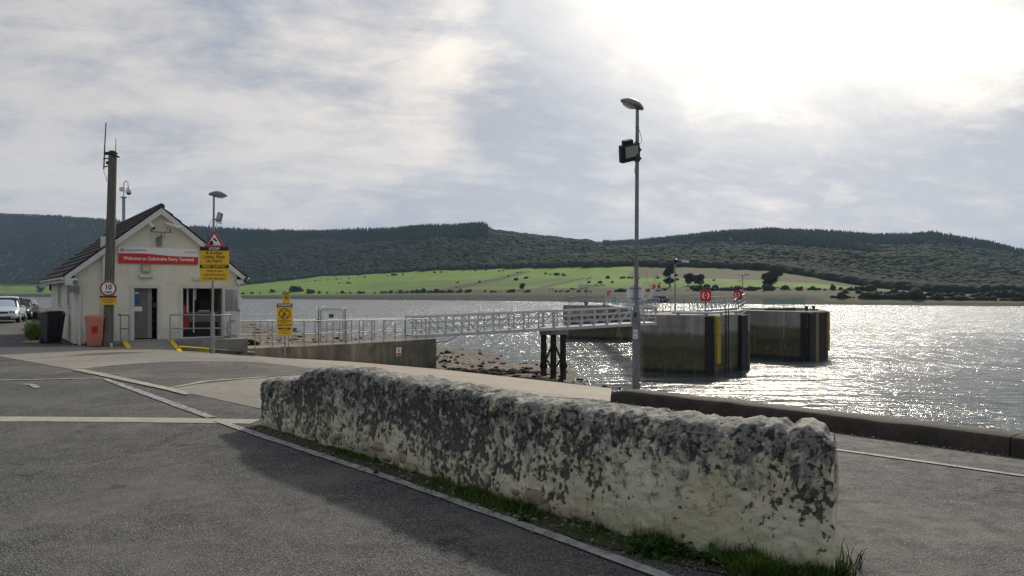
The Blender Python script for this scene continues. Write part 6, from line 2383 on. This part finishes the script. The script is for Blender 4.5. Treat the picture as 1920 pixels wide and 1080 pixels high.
FCAR = []
b0 = None
for k, (px, L_, h_, wd_, c, lab) in enumerate((
        (1058, 4.3, 1.5, 1.7, M_WHITE, 'white car at the open end of the vehicle row on the far shore'),
        (1074, 4.2, 1.45, 1.7, M_BLACK, 'dark car between two white cars on the far shore'),
        (1093, 6.4, 2.7, 2.0, M_WHITE, 'white box van, tallest in the vehicle row on the far shore'),
        (1108, 4.3, 1.5, 1.7, M_WHITE, 'white car just beside the box van on the far shore'),
        (1118, 4.1, 1.5, 1.7, M_GREYMET, 'silver grey car on the far shore between two white cars'),
        (1129, 4.4, 1.5, 1.7, M_WHITE, 'white car nearest the distant dolphin in the far shore row'))):
    dd = 575.0
    p = far_point(px, dd)
    T = thing('far_car', lab, 'van' if h_ > 2 else 'car', (p.x, p.y, p.z + 0.1), R(RNG.uniform(-15, 25)), 'vehicles parked on the far shore')
    b = MB()
    if h_ > 2:
        b.prism([(-L_ / 2, 0.3), (L_ / 2, 0.3), (L_ / 2, 1.3), (L_ * 0.36, 2.0), (L_ * 0.2, h_), (-L_ / 2, h_)], -wd_ / 2, wd_ / 2)
    else:
        b.prism([(-L_ / 2, 0.3), (L_ / 2, 0.3), (L_ / 2, 0.75), (L_ * 0.22, 0.95), (L_ * 0.06, h_), (-L_ * 0.32, h_), (-L_ * 0.47, 0.95)], -wd_ / 2, wd_ / 2)
    b.build('body', c, T)
    b = MB()
    if h_ > 2:
        b.prism([(L_ * 0.22, 1.4), (L_ * 0.40, 1.4), (L_ * 0.34, 1.95), (L_ * 0.22, 2.2)], -wd_ / 2 - 0.01, wd_ / 2 + 0.01)
    else:
        b.prism([(-L_ * 0.38, 0.97), (L_ * 0.17, 0.97), (L_ * 0.05, h_ - 0.1), (-L_ * 0.30, h_ - 0.1)], -wd_ / 2 - 0.01, wd_ / 2 + 0.01)
    b.build('window', M_GLASS, T)
    for sx in (-0.32, 0.32):
        b = MB(); b.cyl((sx * L_, -wd_ / 2 - 0.02, 0.32), (sx * L_, wd_ / 2 + 0.02, 0.32), 0.32, 0.32, 10); b.build('wheel', M_RUBBER, T)

for px in (1031, 1036):
    p = far_point(px, 590)
    T = thing('shore_post', 'short yellowish post on the far shore, ' + ('farther from the vehicles of the two' if px < 1033 else 'closer to the vehicles of the two'), 'post', p, 0, 'posts by the far slipway')
    MB().box((0, 0, 1.2), (0.7, 0.3, 3.0)).build('post', M_YELLOWP, T)
for k, px in enumerate((1212, 1228)):
    p = far_point(px, 560)
    T = thing('marker_pole', ('slim yellow marker pole on the far field nearest the tall lamp post', 'slim yellow marker pole on the far field just above the ferry')[k], 'pole', p, 0, 'yellow marker poles on the far field')
    zt_ = at(px, 508, 560).z - p.z
    MB().cyl((0, 0, -0.5), (0, 0, zt_), 0.22, 0.2, 8).build('pole', plain('pale_yellow_paint', (0.50, 0.42, 0.18), 0.6) if k == 0 else bpy.data.materials['pale_yellow_paint'], T)

# ferry at the far slip
fz = at(1231, 568, 440)
T = thing('ferry', 'small car ferry with black hull, white bridge and red funnels moored across the water', 'ferry', (fz.x, fz.y, WATER), R(8))
sc_ = 440 / F
M_HULL = plain('black_hull', (0.014, 0.015, 0.02), 0.5, var=0.3)


def X(px): return (px - 1231) * sc_


def Zf(py): return (568 - py) * sc_


b = MB(); b.prism([(X(1206), -0.8), (X(1250), -0.8), (X(1252), Zf(562)), (X(1244), Zf(555.5)), (X(1228), Zf(555)), (X(1217), Zf(561)), (X(1206), Zf(563))], -3.0, 12.0); b.build('hull', M_HULL, T)
b = MB(); b.prism([(X(1222), Zf(555.5)), (X(1243), Zf(555.5)), (X(1242), Zf(545)), (X(1238), Zf(541)), (X(1228), Zf(541)), (X(1224), Zf(546))], -1.0, 5.0); b.build('bridge', M_WHITE, T)
b = MB(); b.prism([(X(1227), Zf(546)), (X(1240), Zf(546)), (X(1239), Zf(543)), (X(1228), Zf(543))], -1.05, -0.98); b.build('bridge_window', M_GLASS, T)
for x0 in (1226, 1235.5):
    b = MB(); b.prism([(X(x0), Zf(542)), (X(x0 + 4.5), Zf(542)), (X(x0 + 4), Zf(533)), (X(x0 + 0.8), Zf(533))], 1.0, 3.4); b.build('funnel', M_RED, T)
b = MB(); b.cyl((X(1234), 1.5, Zf(541)), (X(1234), 1.5, Zf(514)), 0.16, 0.08, 6); b.box((X(1234), 1.5, Zf(522)), (2.2, 0.15, 0.15)); b.box((X(1234), 1.5, Zf(517)), (0.8, 0.5, 0.3)); b.build('mast', M_GREYMET, T)
for x0, x1, y0, y1 in ((1218.5, 1221, 565, 545), (1248, 1250.5, 566, 548), (1214, 1215.5, 563, 548)):
    b = MB(); b.box(((X(x0) + X(x1)) / 2, -1.5, (Zf(y0) + Zf(y1)) / 2), (X(x1) - X(x0), 1.2, Zf(y1) - Zf(y0))); b.build('side_tower', M_WHITE, T)
b = MB(); b.box((X(1249), -0.5, Zf(546)), (X(1256) - X(1243), 2.0, 0.7)); b.box((X(1249), -0.5, Zf(549.5)), (X(1254) - X(1244), 0.3, 0.2)); b.build('bridge_wing', M_WHITE, T)
for p_, q_ in (((1212, 545), (1224, 528)), ((1214, 530), (1226, 548))):
    b = MB(); b.tube([(X(p_[0]), -0.5, Zf(p_[1])), (X(q_[0]), -0.5, Zf(q_[1]))], 0.16, 6); b.build('ramp_hoist', bpy.data.materials['pale_yellow_paint'], T)

# ------------------------------------------------------------------ rubble wall in front


def m_wall(t, b):
    p = t.pos()
    fl = t.new('ShaderNodeAttribute', attribute_name='flake').outputs['Fac']
    hh = t.new('ShaderNodeAttribute', attribute_name='rel').outputs['Fac']
    uu = t.new('ShaderNodeAttribute', attribute_name='along').outputs['Fac']
    n_f = t.noise(p, 27, 7, 0.74)
    n_m = t.noise(p, 7.5, 7, 0.7, 0.6)
    n_l = t.noise(p, 1.7, 6, 0.65, 0.5)
    drip = t.noise(t.scale(p, (2.6, 2.6, 0.42)), 2.4, 6, 0.68, 0.4)
    cream = t.mix(t.mapr(n_l, 0.35, 0.65), (0.56, 0.51, 0.34), (0.68, 0.635, 0.47))
    cream = t.mix(t.math('MULTIPLY', t.mapr(n_m, 0.52, 0.7), 0.55), cream, (0.42, 0.35, 0.22))
    low = t.mapr(hh, 0.02, 0.30, 1, 0, True)
    cream = t.mix(t.math('MULTIPLY', low, t.mapr(drip, 0.42, 0.62, 0, 0.55)), cream, (0.36, 0.37, 0.16))
    # grey lichen and soot, heavier towards the top
    gk = t.math('ADD', t.math('MULTIPLY', drip, 0.45), t.math('ADD', t.math('MULTIPLY', hh, 0.20), t.math('MULTIPLY', n_m, 0.70)))
    gk = t.math('SUBTRACT', gk, t.math('MULTIPLY', t.mapr(uu, 0.55, 0.95), t.math('MULTIPLY', t.math('SUBTRACT', 1.0, hh), 0.12)))
    grey = t.mix(t.mapr(n_f, 0.35, 0.65), (0.10, 0.102, 0.102), (0.34, 0.34, 0.315))
    c = t.mix(t.mapr(gk, 0.62, 0.74, 0, 0.85, True), cream, grey)
    # flaked patches down to the dark stone
    fk = t.math('ADD', fl, t.math('MULTIPLY', t.math('SUBTRACT', n_f, 0.5), 1.15))
    dk = t.mapr(fk, 0.50, 0.60, 0, 1, True)
    dark = t.mix(t.mapr(n_m, 0.35, 0.65), (0.042, 0.042, 0.043), (0.125, 0.120, 0.108))
    c = t.mix(t.math('MULTIPLY', dk, 0.92), c, dark)
    # dark pitting and pale lichen spots
    pit = t.mapr(t.math('ADD', t.math('MULTIPLY', n_f, 0.65), t.math('ADD', t.math('MULTIPLY', n_m, 0.35), t.math('MULTIPLY', t.mapr(hh, 0.25, 0.9), 0.058))), 0.55, 0.60, 0, 1, True)
    c = t.mix(t.math('MULTIPLY', pit, t.mapr(hh, 0.1, 0.8, 0.45, 0.95)), c, (0.05, 0.05, 0.048))
    sp = t.voronoi(p, 26, out='Color'); sd = t.voronoi(p, 26)
    spot = t.math('MULTIPLY', t.mapr(t.sep(sp)[0], 0.80, 0.82), t.mapr(sd, 0.20, 0.30, 1, 0))
    c = t.mix(t.math('MULTIPLY', spot, t.mapr(hh, 0.3, 0.9, 0.15, 0.85)), c, (0.60, 0.60, 0.54))
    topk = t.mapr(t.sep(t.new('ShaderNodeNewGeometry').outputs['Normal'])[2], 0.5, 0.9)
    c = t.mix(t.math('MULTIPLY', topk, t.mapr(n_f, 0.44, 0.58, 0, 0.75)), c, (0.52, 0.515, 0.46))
    h = t.math('ADD', t.math('MULTIPLY', n_f, 0.6), t.math('ADD', t.math('MULTIPLY', n_m, 0.9), t.math('MULTIPLY', dk, -0.5)))
    setp(t, b, c, 0.9, normal=t.bump(h, 1.0, 0.022), spec=0.25)


M_WALL = mat('flaking_limewash', m_wall)
WP = [Vector(q) for q in ((-3.16, 9.66), (-2.25, 8.62), (-1.35, 7.60), (-0.58, 6.68), (0.16, 5.84), (0.95, 5.08), (1.87, 4.48))]
TOPX = [380, 485, 500, 530, 560, 590, 613, 640, 700, 760, 850, 950, 1050, 1150, 1250, 1320, 1350, 1385, 1420, 1470, 1484, 1500, 1520, 1545, 1562, 1700]
TOPY = [735, 722, 714, 711, 708, 700, 690, 687, 696, 707, 721, 735, 748, 761, 772, 777, 784, 785, 783, 791, 799, 789, 788, 799, 815, 840]


def catmull(P, u):
    n = len(P) - 1
    f_ = min(u * n, n - 1e-6); i = int(f_); w_ = f_ - i
    p0 = P[max(i - 1, 0)] if i > 0 else P[0] * 2 - P[1]
    p1, p2 = P[i], P[i + 1]
    p3 = P[i + 2] if i + 2 <= n else P[n] * 2 - P[n - 1]
    return 0.5 * ((2 * p1) + (p2 - p0) * w_ + (2 * p0 - 5 * p1 + 4 * p2 - p3) * w_ ** 2 + (3 * p1 - p0 - 3 * p2 + p3) * w_ ** 3)


def wall_frame(u):
    c = catmull(WP, u)
    dv = (catmull(WP, min(1, u + 0.01)) - catmull(WP, max(0, u - 0.01))).normalized()
    n_ = Vector((-dv.y, dv.x))
    k = float(ss(0.90, 1.0, u))
    e = Vector((0.43, 0.90)).normalized()
    n_ = (n_ * (1 - k) + e * k).normalized()
    k0 = float(ss(0.06, 0.0, u))
    return c, dv, n_


def wall_top(u):
    c, dv, n_ = wall_frame(u)
    p = c + n_ * 0.22
    px = 960 + F * p.x / p.y
    return CZ - (float(np.interp(px, TOPX, TOPY)) - HZ) / F * p.y


WALL_O = Vector((WP[0].x, WP[0].y, 0))
WALLT = thing('rubble_wall', 'low old rubble wall with flaking cream limewash and black lichen beside the road', 'wall', WALL_O)


def build_wall():
    NU, NF, NT_, NB = 680, 96, 30, 10
    front = [(0.0, i / NF) for i in range(NF)]
    V, FK, RL, AL = [], [], [], []
    NV = NF + NT_ + NB
    for iu in range(NU + 1):
        u = iu / NU
        c, dv, n_ = wall_frame(u)
        H_ = wall_top(u)
        H_ += 0.022 * mnoise.noise(Vector((u * 60, 1.3, 0))) + 0.012 * mnoise.noise(Vector((u * 150, 4.1, 0)))
        cap = 0.10 + 0.05 * (mnoise.noise(Vector((u * 30, 0, 3))))
        rk = 0.085
        for j in range(NV):
            if j < NF:
                h = -0.12 + (H_ - rk + 0.12) * j / (NF - 1); o_ = 0.0 + 0.03 * (h / max(0.3, H_))
                nx = -1.0; nz = 0.0
            elif j < NF + NT_:
                a = (j - NF) / (NT_ - 1) * math.pi
                cs_a = math.copysign(abs(math.cos(a)) ** 0.62, math.cos(a)); o_ = 0.22 - 0.19 * cs_a; h = H_ - rk + rk * math.sin(a) ** 0.62
                nx = -math.cos(a); nz = math.sin(a)
            else:
                k = (j - NF - NT_ + 1) / NB
                o_ = 0.41; h = (H_ - rk) * (1 - k) - 0.12 * k
                nx = 1.0; nz = 0.0
            p = Vector((c.x + n_.x * o_, c.y + n_.y * o_, h))
            rel = max(0.0, min(1.0, h / max(0.3, H_)))
            big = mnoise.noise(p * 1.5) * 0.028
            st = mnoise.fractal(p * 4.6, 0.9, 2.0, 3) * 0.015
            fine_ = mnoise.fractal(p * 17.0, 0.9, 2.0, 3) * 0.0065
            # ribbed look of stones set on edge along the top
            rib = (1 - abs(mnoise.noise(Vector((u * 62 + h * 1.5, o_ * 3, 0.5))) * 2)) * 0.014 * float(ss(0.62, 0.95, rel))
            f1 = mnoise.fractal(Vector((p.x * 7.5, p.y * 7.5, p.z * 5.5)) + Vector((9, 2, 4)), 0.8, 2.1, 4)
            f2 = mnoise.noise(p * 1.25 + Vector((3, 7, 1)))
            f3 = mnoise.fractal(Vector((p.x * 25.0, p.y * 25.0, p.z * 17.0)) + Vector((2, 5, 8)), 0.8, 2.1, 3)
            bias = 0.07 * float(ss(0.10, 0.50, rel)) - 0.10 * float(ss(0.20, 0.0, rel)) - 0.08 * float(ss(0.82, 0.98, rel)) + 0.02
            bias -= 0.18 * float(ss(0.64, 0.88, u)) * float(ss(0.95, 0.45, rel))
            bias += 0.045 * float(ss(0.75, 0.1, u))
            fk = 0.365 + 0.30 * f1 + 0.36 * f3 + 0.24 * f2 + bias
            rec = -0.011 * float(ss(0.46, 0.60, fk))
            # eroded foot
            foot = -0.05 * float(ss(0.14, 0.0, rel)) * max(0.0, 0.4 + mnoise.noise(Vector((u * 26, 8, 0))))
            e = big + st + fine_ + rib + rec + foot
            q = p + Vector((n_.x * nx, n_.y * nx, 0)) * e + Vector((0, 0, nz * e))
            if u > 0.985:
                q += Vector((dv.x, dv.y, 0)) * (0.035 * mnoise.fractal(Vector((p.z * 4.5, o_ * 4, 3.3)), 0.9, 2.0, 3) * (u - 0.985) / 0.015)
            if u < 0.02:
                q += Vector((dv.x, dv.y, 0)) * 0.03 * (mnoise.noise(p * 7))
            V.append((q.x - WALL_O.x, q.y - WALL_O.y, q.z)); FK.append(fk); RL.append(rel); AL.append(u)
    Fa = grid_faces(NU + 1, NV)
    base = len(V)
    o = None
    V = np.array(V)
    # end caps: fans
    V2 = [V]; F2 = [Fa[:, ::-1]]
    nrm = np.cross(V[Fa[200][1]] - V[Fa[200][0]], V[Fa[200][3]] - V[Fa[200][0]])
    if nrm[1] < 0:
        F2 = [Fa]
    extra, fe, fk2, rl2, al2 = [], [], [], [], []
    for iu in (0, NU):
        row = np.arange(NV) + iu * NV
        front_ = row[:NF + NT_ // 2]; back_ = row[NF + NT_ // 2:][::-1]
        # grid between front and back chains
        nb = len(front_); K = 14
        bk = V[back_]; t_ = np.linspace(0, len(bk) - 1, nb)
        bk = np.stack([np.interp(t_, np.arange(len(bk)), bk[:, d]) for d in range(3)], 1)
        fr = V[front_]
        s = base + sum(len(x) for x in extra)
        g_ = []
        for k in range(K + 1):
            w_ = k / K
            pts = fr * (1 - w_) + bk * w_
            if 0 < k < K:
                for m_ in range(nb):
                    pq = Vector(pts[m_])
                    ee = mnoise.fractal(pq * 6, 0.9, 2.0, 4) * 0.012 * math.sin(math.pi * w_)
                    pts[m_, 0] += ee * (-1 if iu == 0 else 1); pts[m_, 1] += ee
            g_.append(pts)
            fk2 += [0.3 + 0.3 * mnoise.noise(Vector(pts[m_]) * 4) for m_ in range(nb)]
            rl2 += list(np.clip(pts[:, 2] / 0.85, 0, 1)); al2 += [iu / NU] * nb
        extra.append(np.vstack(g_))
        gf = grid_faces(K + 1, nb) + s
        fe.append(gf if iu == NU else gf[:, ::-1])
    Vall = np.vstack([V] + extra); Fall = np.vstack(F2 + fe)
    np_mesh('wall_body', Vall, Fall, M_WALL, WALLT, smooth=True, attr={'flake': FK + fk2, 'rel': RL + rl2, 'along': AL + al2})
    # coping stones, set on edge and limewashed over
    rocks = [rock_mesh(3, s + 40, (1, 1, 1), 0.42) for s in range(7)]
    ms = []
    for v, f in rocks:
        me = bpy.data.meshes.new('coping_stone')
        me.from_pydata([tuple(q) for q in v], [], [tuple(int(i) for i in q) for q in f])
        me.polygons.foreach_set('use_smooth', [True] * len(me.polygons))
        a = me.attributes.new('rel', 'FLOAT', 'POINT'); a.data.foreach_set('value', np.full(len(v), 0.92, np.float32))
        a = me.attributes.new('flake', 'FLOAT', 'POINT'); a.data.foreach_set('value', np.full(len(v), 0.36, np.float32))
        a = me.attributes.new('along', 'FLOAT', 'POINT'); a.data.foreach_set('value', np.full(len(v), 0.5, np.float32))
        me.materials.append(M_WALL); ms.append(me)
    s = 0.012
    k = 0
    while s < 0.985:
        c, dv, n_ = wall_frame(s)
        H_ = wall_top(s)
        p = c + n_ * (0.21 + RNG.uniform(-0.02, 0.02))
        o = link('coping_stone', ms[k % 7], WALLT, (p.x - WALL_O.x, p.y - WALL_O.y, H_ - 0.118 + RNG.uniform(-0.025, 0.010)), (RNG.uniform(-0.1, 0.1), RNG.uniform(-0.1, 0.6), math.atan2(dv.y, dv.x) + RNG.uniform(-0.3, 0.3)))
        wd_ = RNG.uniform(0.05, 0.085)
        o.scale = (wd_, RNG.uniform(0.165, 0.195), RNG.uniform(0.085, 0.105))
        s += wd_ * 1.75 / 7.2; k += 1
    # bare stones where the render has fallen from the foot
    ex = plain('exposed_stone', (0.30, 0.245, 0.165), 0.9, var=0.5, scale=9, bump=0.5, dirt=(0.12, 0.10, 0.08))
    me2 = []
    for v, f in [rock_mesh(2, s + 70, (1, 0.7, 0.75), 0.6) for s in range(5)]:
        me = bpy.data.meshes.new('stone'); me.from_pydata([tuple(q) for q in v], [], [tuple(int(i) for i in q) for q in f]); me.materials.append(ex)
        me.polygons.foreach_set('use_smooth', [True] * len(me.polygons)); me2.append(me)
    spots = [(0.175, 0.20), (0.19, 0.31), (0.205, 0.13), (0.215, 0.22), (0.23, 0.09), (0.20, 0.40), (0.245, 0.15), (0.27, 0.07), (0.31, 0.12), (0.325, 0.06), (0.345, 0.15), (0.36, 0.08), (0.372, 0.14), (0.385, 0.06), (0.40, 0.10), (0.42, 0.05), (0.64, 0.12), (0.655, 0.06), (0.668, 0.11), (0.68, 0.05), (0.715, 0.05), (0.735, 0.07)]
    for k, (u, h) in enumerate(spots):
        c, dv, n_ = wall_frame(u)
        p = c - n_ * RNG.uniform(-0.045, -0.015)
        o = link('stone', me2[k % 5], WALLT, (p.x - WALL_O.x, p.y - WALL_O.y, h), (RNG.uniform(-0.3, 0.3), RNG.uniform(-0.3, 0.3), math.atan2(dv.y, dv.x)))
        z_ = RNG.uniform(0.05, 0.085)
        o.scale = (z_ * 1.3, z_, z_ * 0.85)


build_wall()

# soil strip and growth at the wall foot


def m_soil(t, b):
    p = t.pos()
    n = t.noise(p, 6, 7, 0.7); n2 = t.noise(p, 45, 5, 0.7)
    c = t.mix(t.mapr(n, 0.38, 0.62), (0.060, 0.052, 0.042), (0.040, 0.055, 0.016))
    c = t.mix(t.mapr(n2, 0.45, 0.7), c, (0.13, 0.12, 0.10))
    setp(t, b, c, 0.95, normal=t.bump(n2, 0.9, 0.02), spec=0.2)


M_SOIL = mat('mossy_soil', m_soil)
pts, ws = [], []
for i in range(26):
    u = i / 25
    c, dv, n_ = wall_frame(u)
    wdt = 0.24 + 0.12 * u
    q = c - Vector((-dv.y, dv.x)) * (wdt / 2 - 0.06)
    pts.append(q); ws.append(wdt)
o = strip('soil_strip', pts, ws, M_SOIL, 0.009, 0.02, 0.05)
rt, hs = [], []
while len(rt) < 15000:
    u = RNG.random() ** 0.62
    c, dv, n_ = wall_frame(min(1, u))
    dn = mnoise.noise(Vector((u * 22, 0.7, 0)))
    clump = max(0.0, 0.25 + 0.9 * dn) * (0.5 + 0.9 * u)
    if RNG.random() > clump + 0.05: continue
    off = abs(RNG.normal(0, 0.07 + 0.06 * u))
    q = c - n_ * (off - 0.03) + dv * RNG.normal(0, 0.05)
    rt.append((q.x, q.y, 0.004)); hs.append(max(0.012, RNG.gamma(2.2, 0.016) * (0.55 + 1.0 * u) * (0.4 + clump)))
blades('wall_foot_grass', rt, hs, 'low grass and moss growing along the foot of the rubble wall', 0.0032, 1.1)


def tuft(label, px, py, n, h, spread, name='grass_tuft', wd=0.0045):
    p = G(px, py)
    roots = np.array([(p.x + RNG.normal(0, spread), p.y + RNG.normal(0, spread), 0.0) for _ in range(n)])
    V = roots - np.array((p.x, p.y, 0))
    hts = RNG.uniform(0.4, 1.0, n) * h
    a = np.arctan2(V[:, 1], V[:, 0]) + RNG.normal(0, 0.9, n); ln = RNG.uniform(0.2, 0.9, n)
    dx, dy = np.cos(a), np.sin(a)
    P = np.zeros((n, 5, 3)); ww = wd * RNG.uniform(0.6, 1.3, n)
    for k, (u, w_) in enumerate(((0, 1), (0, -1), (0.55, 0.85), (0.55, -0.85), (1.0, 0))):
        off = ln * hts * u ** 1.9
        P[:, k, 0] = V[:, 0] + dx * off - dy * ww * w_
        P[:, k, 1] = V[:, 1] + dy * off + dx * ww * w_
        P[:, k, 2] = hts * u * (1 - 0.3 * ln * u)
    i = np.arange(n)[:, None] * 5
    Fa = np.concatenate([i + np.array([[0, 1, 3]]), i + np.array([[0, 3, 2]]), i + np.array([[2, 3, 4]])])
    T = thing(name, label, 'grass', (p.x, p.y, float(g(p.x, p.y))))
    bl = np_mesh('blades', P.reshape(-1, 3), Fa, M_GRASS, T, attr={'tone': np.repeat(np.clip(RNG.normal(0.45, 0.22, n), 0, 1), 5)})
    bl['kind'] = 'stuff'
    return T


tuft('tall tuft of long grass against the foot of the wall near its end', 1432, 1085, 300, 0.17, 0.075)
tuft('yellowish grass clump at the free end of the wall on the far lane side', 1572, 1079, 170, 0.10, 0.04)
tuft('sparse seeding grass beside the end of the wall', 1590, 1064, 36, 0.17, 0.045)
M_DOCK = leafmat('dock_leaf', [(0, (0.020, 0.050, 0.014)), (0.6, (0.040, 0.085, 0.020)), (1, (0.075, 0.11, 0.03))], 9.0)


def leaf_mesh(L_, wd, curl, seed):
    b = MB(); n, m_ = 9, 4
    vs = []
    for i in range(n + 1):
        u = i / n
        w_ = wd * (math.sin(math.pi * min(1.0, u * 0.97 + 0.03)) ** 0.75) * (1 - 0.35 * u)
        z_ = L_ * (0.75 * u - curl * u * u)
        x_ = L_ * u * 0.8
        for j in range(m_ + 1):
            v_ = (j / m_ - 0.5) * 2
            vs.append((x_, v_ * w_, z_ + 0.35 * w_ * abs(v_) + 0.006 * math.sin(u * 14 + v_ * 3 + seed)))
    fs = [(i * (m_ + 1) + j, (i + 1) * (m_ + 1) + j, (i + 1) * (m_ + 1) + j + 1, i * (m_ + 1) + j + 1) for i in range(n) for j in range(m_)]
    b.add(vs, fs, True)
    me = b.mesh('leaf')
    at_ = me.attributes.new('tone', 'FLOAT', 'POINT'); at_.data.foreach_set('value', np.full(len(me.vertices), (seed * 0.37) % 1, np.float32))
    me.materials.append(M_DOCK)
    return me


LM = [leaf_mesh(0.17, 0.030, 0.45, 1), leaf_mesh(0.14, 0.026, 0.7, 2), leaf_mesh(0.19, 0.034, 0.55, 3), leaf_mesh(0.10, 0.022, 0.4, 4)]


def dock(label, px, py, n, s):
    p = G(px, py)
    T = thing('dock_plant', label, 'plant', (p.x, p.y, 0.0), RNG.uniform(0, 6), 'broad leaved weeds at the wall foot')
    for k in range(n):
        o = link('leaf', LM[k % 4], T, (RNG.normal(0, 0.012), RNG.normal(0, 0.012), 0.0), (RNG.uniform(-0.3, 0.3), RNG.uniform(-0.5, 0.35), k * 2.4 + RNG.uniform(-0.4, 0.4)))
        o.scale = (s,) * 3
    return T


dock('broad leaved dock nearest the middle of the wall foot', 1212, 1040, 11, 0.95)
dock('large dark leaved dock at the wall foot, the fullest of them', 1262, 1046, 16, 1.05)
dock('dock plant with upright leaves between the full dock and the long grass', 1338, 1056, 12, 0.95)
dock('small green weed low at the wall foot on its own', 985, 980, 8, 0.55)
dock('small weed by the eroded foot of the wall', 705, 890, 7, 0.5)
fp = G(1335, 1066)
T = thing('dead_leaf', 'single fallen orange brown leaf among the weeds at the wall foot', 'leaf', (fp.x, fp.y, 0.05), 0.6)
o = link('blade', LM[3].copy(), T, (0, 0, 0), (0.3, 0.9, 0))
o.data.materials.clear(); o.data.materials.append(plain('dead_leaf_brown', (0.35, 0.13, 0.04), 0.7))
o.scale = (0.6, 1.3, 0.6)


# loose grit and crumbs of render swept against the wall foot and the kerb
def scatter_grit():
    base = [rock_mesh(1, s + 90, (1, 0.8, 0.6), 0.4) for s in range(4)]
    Vs, Fs, n = [], [], 0
    for k in range(1500):
        if k % 3:
            u = RNG.random()
            c, dv, n_ = wall_frame(u)
            q = c - n_ * abs(RNG.normal(0.10, 0.12))
        else:
            s_ = RNG.uniform(0, 14)
            q = K0 + KD * s_ - KN * abs(RNG.normal(0.0, 0.16))
        v, f = base[k % 4]
        sc = RNG.gamma(2.0, 0.0032) + 0.002
        a = RNG.uniform(0, 6.28); ca, sa = math.cos(a), math.sin(a)
        z0 = float(g(q.x, q.y)) + 0.012
        Vs.append(np.column_stack([(v[:, 0] * ca - v[:, 1] * sa) * sc + q.x, (v[:, 0] * sa + v[:, 1] * ca) * sc + q.y, v[:, 2] * sc + z0 + sc * 0.3]))
        Fs.append(f + n); n += len(v)
    o = np_mesh('loose_grit', np.vstack(Vs), np.vstack(Fs), plain('grit_stone', (0.20, 0.185, 0.155), 0.9, var=0.6, scale=30))
    tag(o, 'loose grit and render crumbs lying along the wall foot and the kerb', 'grit', kind='stuff')


scatter_grit()
# ------------------------------------------------------------------ haze


def build_haze():
    m = bpy.data.materials.new('haze_air')
    m.use_nodes = True
    nt = m.node_tree
    nt.nodes.clear()
    o_ = nt.nodes.new('ShaderNodeOutputMaterial')
    v_ = nt.nodes.new('ShaderNodeVolumePrincipled')
    v_.inputs['Color'].default_value = (0.50, 0.70, 1.0, 1)
    v_.inputs['Density'].default_value = HAZE
    v_.inputs['Anisotropy'].default_value = 0.1
    nt.links.new(v_.outputs[0], o_.inputs['Volume'])
    b = MB()
    b.box((0, 2200, 145), (15000, 9000, 306))
    o = b.build('haze', m)
    o['kind'] = 'stuff'


HAZE = 0.000075
build_haze()
